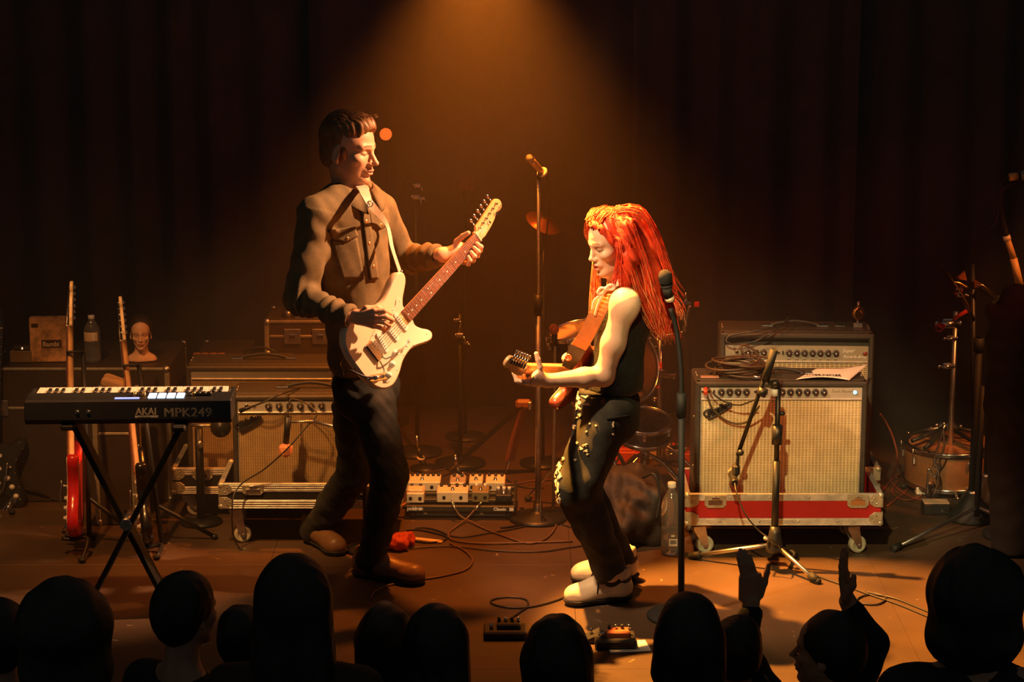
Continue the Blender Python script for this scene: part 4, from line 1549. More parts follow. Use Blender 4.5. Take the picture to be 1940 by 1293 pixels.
# ------------------------------------------------------------------ the red-haired guitarist
W_SKIN = (0.86, 0.58, 0.40)
wf = Vector((-1, 0.06, 0)).normalized()
RW3 = frame((0, 0, 0), wf).to_3x3()
wom = thing('person', 'red-haired woman in black tank top and black jeans bending over her guitar', 'person', (0.37, -0.36, 0))
WH = frame(P(1161, 461, -0.38), (-0.88, -0.44, -0.22), (-0.10, -0.02, 1))
ws = 0.95
wb = S()
wc = add_head(wb, WH, ws, True, 0.004)
wLS, wRS = P(1184, 574, -0.525), P(1176, 566, -0.20)
wLE, wLW = P(1144, 713, -0.505), P(1037, 722, -0.60)
wRE, wRW = P(1150, 690, -0.06), P(1078, 681, -0.20)
wb.rc(wc(-0.02, 0, -0.05), P(1176, 556, -0.37), 0.047, 0.052, 0.03)
wb.ell(P(1178, 610, -0.36), (0.088, 0.135, 0.13), RW3, 0.04)
wb.ell(P(1170, 690, -0.36), (0.082, 0.115, 0.14), RW3, 0.05)
wb.ell(P(1150, 778, -0.36), (0.098, 0.145, 0.11), RW3, 0.05)
wb.rc(wLS, P(1182, 560, -0.43), 0.046, 0.040, 0.03)
wb.rc(wRS, P(1178, 556, -0.30), 0.046, 0.040, 0.03)
wb.ell(wLS + Vector((0, -0.004, -0.012)), (0.052, 0.045, 0.058), None, 0.03)
wb.rc(wLS, wLS.lerp(wLE, 0.55), 0.044, 0.042, 0.03)
wb.rc(wLS.lerp(wLE, 0.55), wLE, 0.041, 0.036, 0.03)
wb.rc(wLE, wLE.lerp(wLW, 0.35), 0.036, 0.036, 0.025)
wb.rc(wLE.lerp(wLW, 0.35), wLW, 0.036, 0.0235, 0.02)
wb.chain([wRS, wRE, wRW], [0.043, 0.035, 0.024], 0.02)
wLH, wLK, wLA = P(1150, 785, -0.44), P(1095, 925, -0.50), P(1158, 1088, -0.37)
wRH, wRK, wRA = P(1140, 785, -0.27), P(1092, 912, -0.24), P(1174, 1066, -0.13)
wb.chain([wLH, wLK, wLA], [0.062, 0.046, 0.034], 0.02)
wb.chain([wRH, wRK, wRA], [0.062, 0.046, 0.034], 0.02)
# fretting hand
def wg(x, y, z):
    return WGM @ Vector((x, y, z))
NX = 0.555
wb.ell(wg(NX - 0.005, -0.014, -0.042), (0.040, 0.034, 0.018), WGM.to_3x3(), 0.012)
wb.rc(wLW, wg(NX - 0.012, -0.016, -0.044), 0.0235, 0.026, 0.016)
WK = [wg(NX + 0.032, -0.040, -0.026), wg(NX + 0.012, -0.045, -0.026), wg(NX - 0.008, -0.045, -0.027), wg(NX - 0.027, -0.042, -0.030)]
for q in WK:
    wb.rc(wg(NX - 0.005, -0.016, -0.040).lerp(q, 0.3), q, 0.0145, 0.0105, 0.008)
fingers(wb, [
    ([WK[0], wg(NX + 0.045, -0.052, 0.002), wg(NX + 0.047, -0.034, 0.024), wg(NX + 0.044, -0.012, 0.017)], 0.0085),
    ([WK[1], wg(NX + 0.018, -0.056, 0.004), wg(NX + 0.021, -0.036, 0.026), wg(NX + 0.022, -0.014, 0.017)], 0.0087),
    ([WK[2], wg(NX - 0.010, -0.056, 0.002), wg(NX - 0.006, -0.038, 0.025), wg(NX - 0.002, -0.016, 0.017)], 0.0083),
    ([WK[3], wg(NX - 0.034, -0.052, -0.002), wg(NX - 0.029, -0.038, 0.020), wg(NX - 0.024, -0.020, 0.016)], 0.0074),
    ([wg(NX - 0.012, 0.006, -0.042), wg(NX + 0.004, 0.030, -0.036), wg(NX + 0.014, 0.050, -0.020), wg(NX + 0.018, 0.066, -0.004)], 0.0105)])
# picking hand over the body of the guitar
pk_ = wg(0.09, 0.02, 0.045)
wb.box(wRW.lerp(pk_, 0.5), (0.040, 0.013, 0.028), 0.012, WGM, 0.012)
wb.rc(wRW, wRW.lerp(pk_, 0.4), 0.023, 0.022, 0.012)
fingers(wb, [([wRW.lerp(pk_, 0.5) + WGM.to_3x3() @ Vector((0.016 - 0.014 * i, 0, 0.004)), wRW.lerp(pk_, 0.85) + WGM.to_3x3() @ Vector((0.022 - 0.017 * i, 0, 0.006)),
              wg(0.105 - 0.016 * i, 0.004, 0.040), wg(0.100 - 0.014 * i, -0.008, 0.022)], 0.0085) for i in range(4)] +
        [([wRW.lerp(pk_, 0.3) + WGM.to_3x3() @ Vector((0.02, 0, 0)), wg(0.115, 0.035, 0.040), wg(0.118, 0.014, 0.026)], 0.0098)])
w_tint = head_tint(WH, ws, W_SKIN, (0.62, 0.16, 0.12), (0.42, 0.20, 0.10), (0.06, 0.025, 0.015), None, (0.34, 0.17, 0.10))
blo, bhi = wb.bounds()
sobj('body', wb, 0.007, SKIN, wom, color=w_tint, boxes=[
    (blo, (bhi[0], bhi[1], P(1170, 530, -0.36).z + 0.008), 0.0065),
    (WH.translation - Vector((0.15, 0.14, 0.15)), WH.translation + Vector((0.15, 0.14, 0.17)), 0.0027),
    (wg(NX, 0, -0.01) - Vector((0.085, 0.085, 0.095)), wg(NX, 0, -0.01) + Vector((0.085, 0.085, 0.095)), 0.0026),
    (pk_ - Vector((0.09, 0.09, 0.08)), pk_ + Vector((0.09, 0.09, 0.08)), 0.003)])

# tank top of open black net
TANK = mat('black_net_cloth', (0.014, 0.014, 0.011), 0.6, 0, 0.3, 90, 0.8, 160)
tk = S()
tk.ell(P(1178, 612, -0.36), (0.102, 0.140, 0.135), RW3, 0.04)
tk.ell(P(1172, 690, -0.36), (0.096, 0.132, 0.13), RW3, 0.05)
tk.ell(P(1160, 733, -0.36), (0.104, 0.142, 0.075), RW3, 0.05)
tk.rc(P(1180, 560, -0.46), P(1180, 600, -0.44), 0.040, 0.06, 0.03)
tk.rc(P(1180, 556, -0.27), P(1180, 600, -0.28), 0.040, 0.06, 0.03)
tk.ell(wLS + Vector((-0.004, -0.035, -0.025)), (0.064, 0.072, 0.090), None, 0.006, 's')
tk.ell(wRS + Vector((-0.004, 0.035, -0.025)), (0.064, 0.072, 0.090), None, 0.006, 's')
tk.rc(wc(-0.03, 0, -0.08), P(1168, 560, -0.37), 0.060, 0.062, 0.01, 's')
tk.plane(P(1160, 742, -0.36), (0.12, 0, -1))
t1 = sines(41, 26, 0.005, 5, (1, 1, 0.5)); t2 = sines(42, 60, 0.002, 5)
def netdisp(X):
    return t1(X) + t2(X) + 0.0013 * np.sin(X[:, 2] * 520) * np.sin((X[:, 0] + X[:, 1]) * 520)
tk.disp = netdisp
sobj('tank_top', tk, 0.0042, TANK, wom)

# wide black jeans with ragged, paint-splashed fronts
pn = S()
pn.ell(P(1149, 772, -0.36), (0.112, 0.156, 0.105), RW3, 0.05)
pn.ell(P(1168, 795, -0.36), (0.085, 0.145, 0.095), RW3, 0.05)
pn.rc(P(1150, 742, -0.36), P(1150, 760, -0.36), 0.100, 0.112, 0.03)
pn.chain([wLH, wLK, wLA], [0.098, 0.080, 0.064], 0.03)
pn.chain([wRH, wRK, wRA], [0.095, 0.080, 0.064], 0.03)
p1_ = sines(51, 24, 0.008, 6, (1, 1, 1.3)); p2_ = sines(52, 62, 0.0028, 6)
pn.disp = lambda X: p1_(X) + p2_(X)
pn.plane(P(1150, 738, -0.36), (0.10, 0, 1))
for A, B2 in ((wLK, wLA), (wRK, wRA)):
    d = (B2 - A).normalized()
    pn.rc(B2 + d * 0.048, B2 + d * 0.25, 0.08, 0.085, 0.004, 's')
wj = sobj('jeans', pn, 0.0062, mat('faded_black_denim', (0.026, 0.028, 0.022), 0.85, 0, 0.35, 30, 0.6, 420), wom)
RAG = mat('cream_paint', (0.78, 0.64, 0.42), 0.8, 0, 0.25, 60)
def splash(px, py, w, h, seed, name='paint_patch'):
    r = random.Random(seed)
    ph = r.uniform(0, 6)
    def shp(u, v):
        return ((0.25 * w * math.sin(v * 9 + ph) + 0.12 * w * math.sin(v * 23 + ph * 2)) * 1.0, 0.18 * h * math.sin(u * 7 + ph), 0)
    return patch(pn, [(px, py, 0), (px + w, py, 0), (px + w, py + h, 0), (px, py + h, 0)], 4, 8, 0.0035, name, RAG, wj, shape=shp)
for k, (x, y, w, h) in enumerate([(1092, 742, 6, 16), (1091, 762, 8, 14), (1104, 748, 12, 7), (1107, 765, 10, 4), (1074, 786, 7, 30), (1070, 822, 12, 6), (1063, 828, 7, 26),
                                  (1058, 855, 9, 20), (1052, 880, 10, 26), (1050, 905, 8, 36), (1052, 940, 9, 26), (1088, 790, 6, 4), (1098, 848, 6, 5), (1107, 853, 6, 4),
                                  (1160, 800, 3, 9), (1160, 822, 3, 3), (1097, 785, 4, 5), (1116, 802, 3, 3), (1110, 817, 3, 3), (1088, 870, 4, 4), (1092, 838, 3, 4), (1104, 842, 8, 5), (1112, 860, 3, 3), (1128, 806, 3, 3), (1086, 806, 4, 8), (1062, 800, 4, 18)]):
    splash(x, y, w, h, k)
patch(pn, [(1150, 792, 0), (1192, 786, 0), (1192, 790, 0), (1150, 796, 0)], 8, 1, 0.004, 'pocket_seam', JEAN, wj)
patch(pn, [(1098, 742, 0), (1194, 742, 0), (1194, 752, 0), (1098, 750, 0)], 14, 2, 0.006, 'waistband', JEAN, wj)

# white high sneakers
SNK = mat('white_sneaker_leather', (0.80, 0.66, 0.46), 0.55, 0, 0.08, 25)
for nm, heel, toe in (('near', (1197, 1137), (1072, 1147)), ('far', (1209, 1098), (1086, 1104))):
    hp, tp = F(*heel), F(*toe)
    d = (tp - hp).normalized()
    a = hp + d * 0.087
    s_, q_, f_ = shoe(wom, a, tp, SNK, BLACK, 'sneaker', 0.245, 0.115, 0.043, 0.002)
    f_.disp = None
    gg = S(); gg.ell(q_(-0.002, 0.0, 0.098), (0.034, 0.060, 0.022), None, 0.01); gg2 = S(); gg2.p = gg.p
    pan = S(); pan.rc(q_(-0.035, 0, 0.085), q_(0.01, 0, 0.088), 0.0475, 0.046, 0.01); pan.plane(q_(0, 0, 0.068), (0, 0, -1)); pan.plane(q_(0, 0, 0.108), (0, 0, 1))
    pan.rc(q_(-0.035, 0, 0.05), q_(-0.03, 0, 0.14), 0.0425, 0.0445, 0.003, 's')
    sobj('ankle_panel', pan, 0.0035, BLACK, s_)
    for i in range(5):
        x = 0.030 + 0.019 * i; z = 0.112 - 0.0125 * i
        g = G(); g.tube(spline([q_(x, 0.034, z - 0.022), q_(x + 0.003, 0.0, z + 0.002), q_(x, -0.034, z - 0.022)], 4), 0.0032, 5)
        g.obj('lace', BLACK, s_, world=True)
    for sy in (-1, 1):
        g = G(); g.tube(spline([q_(0.028, 0.01 * sy, 0.122), q_(0.045, 0.034 * sy, 0.128), q_(0.060, 0.046 * sy, 0.096), q_(0.066, 0.048 * sy, 0.050)], 5), 0.0030, 5)
        g.obj('lace', BLACK, s_, world=True)

# long red hair: a full mass with loose locks blown back
RHAIR = mat('red_hair', (0.72, 0.062, 0.014), 0.6, 0, 0.4, 30)
PHAIR = mat('peach_hair_ends', (0.88, 0.27, 0.10), 0.45, 0, 0.25, 30)
BHAIR = mat('blonde_roots', (0.72, 0.20, 0.065), 0.45, 0, 0.25, 30)
wh = S()
def wE(p, r, k=0.015, op='u'):
    wh.ell(wc(*p), tuple(a * ws for a in r), WH.to_3x3(), k, op)
wE((-0.024, 0, 0.047), (0.100, 0.088, 0.090))
wE((-0.050, 0, 0.0), (0.070, 0.088, 0.085), 0.03)
wE((0.128, 0.0, -0.03), (0.074, 0.135, 0.132), 0.022, 's')
wh.chain([P(1196, 420, -0.36), P(1218, 470, -0.37), P(1226, 525, -0.37), P(1242, 575, -0.37), P(1258, 625, -0.37)], [0.060, 0.060, 0.062, 0.045, 0.018], 0.03)
wh.chain([P(1188, 430, -0.44), P(1192, 490, -0.455), P(1188, 535, -0.455)], [0.034, 0.036, 0.022], 0.02)
wh.chain([P(1176, 440, -0.30), P(1180, 500, -0.28), P(1172, 560, -0.27)], [0.035, 0.035, 0.02], 0.02)
for sy in (-1, 1):
    wh.rc(wc(0.070, 0.012 * sy, 0.098), wc(0.056, 0.048 * sy, 0.076), 0.013, 0.014, 0.012)
    wh.rc(wc(0.056, 0.048 * sy, 0.076), wc(0.034, 0.070 * sy, 0.030), 0.014, 0.014, 0.012)
wiv = np.array(WH.inverted())
def whd(X):
    a = X[:, 0] * 0.75 + X[:, 2] * 0.35
    return 0.0035 * np.sin(a * 210 + X[:, 1] * 60 + 3 * np.sin(X[:, 2] * 18)) + 0.0022 * np.sin(a * 420 - X[:, 1] * 130)
wh.disp = whd
whair = sobj('hair', wh, 0.0042, RHAIR, wom)
GUIDES = [
    ([wc(0.05, -0.045, 0.115), P(1200, 398, -0.42), P(1232, 430, -0.42), P(1254, 490, -0.42), P(1276, 540, -0.42), P(1292, 566, -0.42)], 34, 0.012),
    ([wc(0.05, 0.0, 0.125), P(1205, 394, -0.36), P(1240, 440, -0.36), P(1258, 500, -0.36), P(1270, 560, -0.37), P(1280, 612, -0.37)], 46, 0.018),
    ([wc(0.06, -0.06, 0.085), P(1186, 420, -0.45), P(1212, 470, -0.455), P(1232, 540, -0.45), P(1248, 600, -0.43), P(1254, 655, -0.42)], 60, 0.017),
    ([wc(0.06, -0.072, 0.07), P(1178, 440, -0.465), P(1194, 500, -0.47), P(1214, 560, -0.455), P(1238, 615, -0.43), P(1266, 650, -0.42)], 50, 0.016),
    ([wc(0.065, -0.074, 0.05), P(1172, 450, -0.468), P(1180, 500, -0.475), P(1180, 540, -0.475), P(1198, 565, -0.47), P(1228, 578, -0.455)], 44, 0.013),
    ([wc(0.068, -0.076, 0.045), P(1168, 462, -0.466), P(1170, 510, -0.47), P(1160, 540, -0.475), P(1152, 556, -0.48)], 22, 0.010),
    ([P(1215, 440, -0.34), P(1246, 500, -0.35), P(1262, 560, -0.36), P(1272, 610, -0.37), P(1276, 650, -0.38)], 44, 0.018),
    ([P(1225, 480, -0.38), P(1244, 540, -0.38), P(1254, 600, -0.39), P(1252, 650, -0.39)], 44, 0.020),
    ([P(1240, 500, -0.40), P(1262, 545, -0.40), P(1284, 580, -0.40), P(1292, 610, -0.40)], 14, 0.012),
    ([wc(0.085, 0.02, 0.095), P(1136, 420, -0.27), P(1128, 480, -0.27), P(1124, 540, -0.28), P(1122, 590, -0.30), P(1118, 622, -0.31)], 26, 0.009),
    ([wc(0.07, 0.05, 0.085), P(1140, 430, -0.26), P(1132, 500, -0.25), P(1130, 550, -0.27), P(1128, 600, -0.30)], 26, 0.011),
]
g = G()
for k, (gd, n, sp) in enumerate(GUIDES):
    strands(g, gd, n, sp, 0.0021, 14, 0.008, 100 + k, 0.45, mi=0 if k not in (9, 10) else 1)
for k in (2, 3, 6, 7, 8):
    gd, n, sp = GUIDES[k]
    strands(g, gd[-4:], 12, sp * 1.2, 0.0019, 10, 0.010, 300 + k, 0.7, mi=1)
strands(g, GUIDES[0][0][:3], 26, 0.016, 0.0018, 8, 0.004, 401, 0.6, mi=2)
strands(g, [wc(0.075, -0.02, 0.108), wc(0.045, -0.055, 0.105), wc(0.0, -0.085, 0.075), wc(-0.04, -0.095, 0.02)], 50, 0.012, 0.0016, 10, 0.004, 402, 0.9, mi=2)
for k in range(16):
    y0 = 0.035 - 0.0068 * k
    strands(g, [wc(0.076 - 0.25 * abs(y0) , y0, 0.088 - 0.25 * abs(y0)), wc(0.052 - 0.2 * abs(y0), y0 * 1.25 - 0.004, 0.124 - 0.2 * abs(y0)), wc(0.005, y0 * 1.5 - 0.008, 0.146 - 0.3 * abs(y0)), wc(-0.05, y0 * 1.6 - 0.012, 0.135 - 0.4 * abs(y0))], 7, 0.006, 0.0016, 9, 0.003, 500 + k, 0.8, mi=2 if k % 3 == 0 else 0)
strands(g, [wc(0.082, -0.03, 0.100), wc(0.080, -0.052, 0.07), wc(0.068, -0.068, 0.02), wc(0.05, -0.074, -0.03)], 16, 0.007, 0.0014, 10, 0.003, 403, 0.9, mi=2)
g.obj('loose_locks', [RHAIR, PHAIR, BHAIR], whair, world=True, kind='stuff')
g = G()
g.ell(wc(-0.006, -0.082, -0.045), (0.006, 0.004, 0.006), nu=8, nv=6)
g.obj('earring', CHROME, wom, world=True)

# brown leather strap of her guitar
eg2 = bpy.data.objects['electric_guitar.001']
STRAPB = mat('brown_leather', (0.46, 0.17, 0.045), 0.55, 0, 0.15, 40)
sp = [P(1196, 560, -0.33), P(1178, 546, -0.40), P(1156, 552, -0.46), P(1133, 592, -0.475), P(1108, 640, -0.465), P(1092, 664, -0.45)]
ribbon(sp, 0.058, 0.005, lambda t: (0.9, -0.25, 0.45), 'strap', STRAPB, eg2, 'wide brown leather strap')
ribbon([P(1095, 659, -0.456), P(1084, 680, -0.445), P(1074, 697, -0.43)], lambda t: 0.064 - 0.022 * t, 0.006, lambda t: (0.9, -0.25, 0.45), 'strap_end', BLACK, eg2, 'black strap end')
g = G(Matrix.Translation(P(1077, 678, -0.455)) @ Vector((-0.35, -0.9, 0.25)).to_track_quat('Z', 'Y').to_matrix().to_4x4())
g.lathe([(0.0135, 0), (0.0135, 0.004), (0.009, 0.006), (0.009, 0.003), (0.0, 0.003)], 20)
g.obj('strap_lock', mat('copper_red', (0.7, 0.2, 0.08), 0.3, 0.6), eg2, world=True)
# white tie at the neck
g = G()
nb = P(1146, 548, -0.478)
for pts, r in (([(0, 0, 0), (0.018, -0.006, 0.016), (0.034, -0.004, 0.012), (0.030, -0.004, 0.0), (0.004, 0, -0.002)], 0.0055),
               ([(0, 0, 0), (-0.016, -0.006, 0.004), (-0.026, -0.004, -0.014), (-0.014, -0.004, -0.018), (0, 0, -0.003)], 0.0055),
               ([(0, 0, -0.002), (-0.012, -0.004, -0.03), (-0.026, -0.002, -0.06), (-0.036, 0, -0.10)], 0.0045),
               ([(0, 0, -0.002), (-0.020, -0.004, -0.024), (-0.040, -0.002, -0.045), (-0.046, 0, -0.08)], 0.004)):
    g.tube(spline([nb + Vector(q) for q in pts], 5), r, 8)
g.ell(nb, 0.009, nu=10, nv=6)
g.obj('white_ribbon_tie', mat('white_ribbon', (0.8, 0.72, 0.6), 0.7), wom, world=True)
# ================================================================== left side: keyboard, guitars on stands, road cases and what stands on them
KBX, KBY, KBZ = (-1.786 - 1.036) / 2, -0.50, 0.776
kb = thing('keyboard', 'black keyboard with lit pads and large lettering on its back, on an X stand', 'keyboard', (KBX, KBY, KBZ), (0, 0, math.radians(2.2)))
W = 0.755
g = G()
prof = [(-0.100, 0.012), (-0.106, 0.020), (-0.096, 0.084), (-0.085, 0.090), (0.010, 0.094), (0.012, 0.072), (0.112, 0.070), (0.114, 0.010), (0.105, 0.0), (-0.09, 0.0)]
g.prism(prof, -W / 2, W / 2, 0.003, Matrix.Rotation(math.pi / 2, 4, 'Z') @ Matrix.Rotation(math.pi / 2, 4, 'X'))
g.obj('body', BPLAST, kb)
for sx in (-1, 1):
    g = G(); g.box((sx * (W / 2 - 0.008), 0.05, 0.078), (0.018, 0.13, 0.022), 0.004); g.obj('end_cheek', BPLAST, kb)
nw = 29
kw = (W - 0.05) / nw
wk = bk = None
for i in range(nw):
    x = -W / 2 + 0.025 + kw * (i + 0.5)
    if wk is None:
        g = G(); g.box((0, 0.062, 0.083), (kw - 0.0012, 0.105, 0.016), 0.0015); wk = g.obj('white_key', WHITE, kb); o = wk
    else:
        o = wk.copy(); COL.objects.link(o); o.parent = kb
    o.location = (x, 0, 0)
    # seen from the audience side the octave runs the other way round
    if (nw - 1 - i) % 7 in (1, 2, 4, 5, 6) and i < nw - 1:
        if bk is None:
            g = G(); g.box((0, 0.036, 0.094), (0.0125, 0.062, 0.012), 0.002); bk = g.obj('black_key', BPLAST, kb); o = bk
        else:
            o = bk.copy(); COL.objects.link(o); o.parent = kb
        o.location = (x + kw / 2, 0, 0)
PADL = mat('lit_pad', (0.62, 0.78, 1.0), 0.4, emit=1.5)
LCD = mat('lit_screen', (0.22, 0.32, 1.0), 0.4, emit=1.6)
for r in range(2):
    for c in range(4):
        g = G(); g.box((0.085 + 0.0345 * c, -0.066 + 0.036 * r, 0.0945), (0.029, 0.029, 0.006), 0.002); g.obj('pad', PADL, kb)
g = G(); g.box((-0.005, -0.075, 0.0925), (0.09, 0.016, 0.003), 0.001); g.obj('screen', LCD, kb)
for x in (0.018, 0.052, 0.235, 0.255, 0.275, 0.295):
    g = G(); g.lathe([(0.0095, 0.091), (0.009, 0.106), (0.0, 0.107)], 14, Matrix.Translation((x, -0.04, 0))); g.obj('dial', GOLD if x < 0.24 else BPLAST, kb)
Mk = Matrix.Translation((0, -0.1035, 0.03)) @ Matrix.Rotation(math.radians(-8.9), 4, 'X') @ FRONT
for dx in (-0.0008, 0.0, 0.0008):
    text('MPK249', 0.047, SILVERTXT, kb, Matrix.Translation((0.130 + dx, -0.1045, 0.028)) @ Matrix.Rotation(math.radians(-8.9), 4, 'X') @ FRONT, 'lettering', 0, 0.0006, 'LEFT', 1.04, 1.06, 0.0)
for dx in (-0.0008, 0.0, 0.0008):
    text('AKAI', 0.037, SILVERTXT, kb, Matrix.Translation((0.028 + dx, -0.1040, 0.036)) @ Matrix.Rotation(math.radians(-8.9), 4, 'X') @ FRONT, 'lettering', 0, 0.0006, 'LEFT', 1.0, 0.92, 0.0)
g = G(); g.box((0.068, -0.1055, 0.029), (0.084, 0.002, 0.007)); g.obj('lettering_bar', SILVERTXT, kb)
text('professional', 0.0085, BPLAST, kb, Matrix.Translation((0.036, -0.1072, 0.0265)) @ FRONT, 'lettering', 0, 0.0003, 'LEFT', 1.1)
for x in (-0.185, -0.145):
    g = G(); g.cyl((x, -0.104, 0.05), (x, -0.111, 0.05), 0.0065, n=12); g.obj('socket', STEEL, kb)

xs_ = thing('keyboard_stand', 'black X-shaped stand under the keyboard', 'stand', (KBX, KBY, 0))
for (a, b, dy) in (((140, 798), (330, 1163), 0.03), ((345, 798), (160, 1163), -0.03)):
    pa, pb = P(*a, KBY + dy), P(*b, KBY + dy)
    pb = pa + (pb - pa) * ((pa.z - 0.02) / (pa.z - pb.z))
    pa.z = min(pa.z, KBZ - 0.018)
    for off in (-0.018, 0.018):
        g = G()
        d = (pb - pa).normalized()
        g.box((pa + pb) / 2 + Vector((0, off, 0)), (0.046, 0.022, (pb - pa).length), 0.004, d.to_track_quat('Z', 'Y').to_matrix())
        g.obj('leg', BMETAL, xs_, world=True)
    g = G(); g.box((pb.x, KBY + dy, 0.012), (0.04, 0.40, 0.024), 0.006); g.obj('foot_bar', RUBBER, xs_, world=True)
    g = G(); g.box((pa.x, KBY + dy * 0.3, KBZ - 0.012), (0.05, 0.24, 0.022), 0.006); g.obj('rest_arm', RUBBER, xs_, world=True)
g = G(); c = P(244, 985, KBY); g.cyl(c + Vector((0, -0.075, 0)), c + Vector((0, 0.075, 0)), 0.022); g.obj('pivot_bolt', STEEL, xs_, world=True)

# guitars on stands behind the keyboard
RB, RN = P(133, 968, 0.36), None
RN = solve_nut(RB, 132, 618, 0.70)
solid_guitar('electric_guitar', 'red electric guitar seen edge-on, on a stand behind the keyboard', guitar_frame(RB, RN, Vector((-1, -0.10, 0.0))), RED, WHITE, mat('pale_maple', (0.8, 0.6, 0.36), 0.4), scale=(RN - RB).length)
DB, DN = P(266, 985, 0.40), P(233, 646, 0.56)
solid_guitar('electric_guitar', 'dark electric guitar leaning right, its pale neck behind the keyboard', guitar_frame(DB, DN, Vector((-1, -0.18, 0.0))), mat('black_lacquer', (0.015, 0.012, 0.01), 0.25, coat=0.5), BPLAST, mat('pale_maple'  , (0.8, 0.6, 0.36), 0.4), scale=(DN - DB).length)
KB3, KN3 = P(-18, 930, 0.95), P(-4, 622, 1.05)
solid_guitar('electric_guitar', 'dark guitar at the left edge with glinting tuners', guitar_frame(KB3, KN3, Vector((0.2, -0.95, 0.1))), MATS['black_lacquer'], BPLAST, MATS['black_lacquer'], scale=(KN3 - KB3).length, board_m=MATS['black_lacquer'])
def guitar_stand(label, M, sc, floor_y):
    Bz = M @ Vector((-0.112, 0, -0.02))
    t = thing('guitar_stand', label, 'stand', (Bz.x, Bz.y, 0))
    for s in (-1, 1):
        g = G(); p = M @ Vector((-0.108, 0.07 * s, -0.02))
        back = M @ Vector((-0.108, 0.07 * s, -0.075))
        foot = Vector((p.x + 0.05, p.y + 0.10 * s, 0.012))
        g.tube(spline([M @ Vector((-0.108, 0.07 * s, 0.028)), p + (p - back) * 0.0 + Vector((0, 0, -0.006)), back, foot], 4), 0.008, 8); g.obj('cradle_arm', BMETAL, t, world=True)
        g = G(); g.ell(foot, (0.016, 0.014, 0.012), nu=10, nv=6); g.obj('rubber_foot', RUBBER, t, world=True)
    top = M @ Vector((sc * 0.86, 0, -0.055))
    g = G(); g.cyl(M @ Vector((-0.108, 0, -0.078)), top, 0.010, n=10); g.obj('post', BMETAL, t, world=True)
    rear = Vector((Bz.x + 0.26, Bz.y + 0.12, 0.012))
    g = G(); g.cyl(M @ Vector((0.05, 0, -0.078)), rear, 0.009, n=10); g.ell(rear, (0.016, 0.014, 0.012), nu=10, nv=6); g.obj('rear_leg', BMETAL, t, world=True)
    g = G()
    g.tube(spline([M @ Vector((sc * 0.86, 0.034, 0.012)), M @ Vector((sc * 0.86, 0.032, -0.030)), top, M @ Vector((sc * 0.86, -0.032, -0.030)), M @ Vector((sc * 0.86, -0.034, 0.012))], 4), 0.006, 8)
    g.obj('neck_yoke', RUBBER, t, world=True)
    return t
guitar_stand('black stand holding the red guitar behind the keyboard', guitar_frame(RB, RN, Vector((-1, -0.10, 0))), (RN - RB).length, 0.4)
guitar_stand('black stand holding the leaning pale-necked guitar', guitar_frame(DB, DN, Vector((-1, -0.18, 0))), (DN - DB).length, 0.4)
guitar_stand('stand under the dark guitar at the left edge', guitar_frame(KB3, KN3, Vector((0.2, -0.95, 0.1))), (KN3 - KB3).length, 0.4)

# road cases
CASEB = mat('road_case_laminate', (0.045, 0.03, 0.02), 0.55, 0, 0.2, 14)
def road_case(label, x0, x1, y0, y1, z0, z1, lid=0.25, latches=2, name='road_case'):
    t = thing(name, label, 'case', ((x0 + x1) / 2, (y0 + y1) / 2, z0))
    w, d, h = x1 - x0, y1 - y0, z1 - z0
    zl = h * (1 - lid)
    g = G(); g.box((0, 0, zl / 2), (w - 0.006, d - 0.006, zl - 0.003), 0.004); g.obj('body', CASEB, t)
    g = G(); g.box((0, 0, zl + (h - zl) / 2), (w - 0.006, d - 0.006, h - zl - 0.003), 0.004); g.obj('lid', CASEB, t)
    for sx in (-1, 1):
        for sy in (-1, 1):
            g = G(); g.box((sx * (w / 2 - 0.010), sy * (d / 2 - 0.010), h / 2), (0.022, 0.022, h - 0.02), 0.003); g.obj('corner_edge', BRKT, t)
            for z in (0.012, h - 0.012):
                g = G(); g.ell((sx * (w / 2 - 0.012), sy * (d / 2 - 0.012), z), 0.019, nu=12, nv=8); g.obj('ball_corner', STEEL, t)
    for z in (h - 0.008, zl):
        for sy in (-1, 1):
            g = G(); g.box((0, sy * (d / 2 - 0.003), z), (w - 0.05, 0.008, 0.012), 0.002); g.obj('edge_strip', BRKT, t)
    for i in range(latches):
        x = -w / 2 + w * (i + 1) / (latches + 1) * 1.0
        g = G(); g.box((x, -d / 2 - 0.002, zl), (0.075, 0.006, 0.07), 0.002); lt = g.obj('latch', STEEL, t)
        g = G(); g.box((x, -d / 2 - 0.007, zl), (0.03, 0.008, 0.022), 0.003); g.obj('latch_twist', CHROME, lt)
    return t
road_case('large dark road case carrying the picture box, bottle and mannequin head', -2.62, -1.50, 1.06, 1.62, 0.0, 0.612, 0.3, 2)
road_case('dark road case carrying the row of tins behind the left amplifiers', -1.44, -0.74, 1.24, 1.80, 0.0, 0.575, 0.25, 2)
road_case('small dark rack case with shiny catches on the tins case', -1.12, -0.74, 1.44, 1.76, 0.577, 0.745, 0.45, 2)
road_case('low box with metal catches on top of the small rack case', -1.03, -0.79, 1.50, 1.70, 0.747, 0.80, 0.5, 2)
TIN = mat('orange_tin', (0.45, 0.14, 0.045), 0.5, 0.2)
for k in range(4):
    x = P(373 + 15.5 * k, 680, 1.33).x
    t = thing('tin', ['first', 'second', 'third', 'fourth'][k] + ' from the left in a row of four small orange tins on the road case', 'tin', (x, 1.33, 0.576), group='row of small orange tins')
    g = G(); g.lathe([(0.0165, 0.0), (0.017, 0.002), (0.017, 0.032), (0.0162, 0.034)], 18); g.obj('can', TIN, t)
    g = G(); g.lathe([(0.0176, 0.031), (0.0176, 0.038), (0.015, 0.040), (0.0, 0.040)], 18); g.obj('lid', mat('tin_lid', (0.5, 0.2, 0.08), 0.4, 0.3), t)
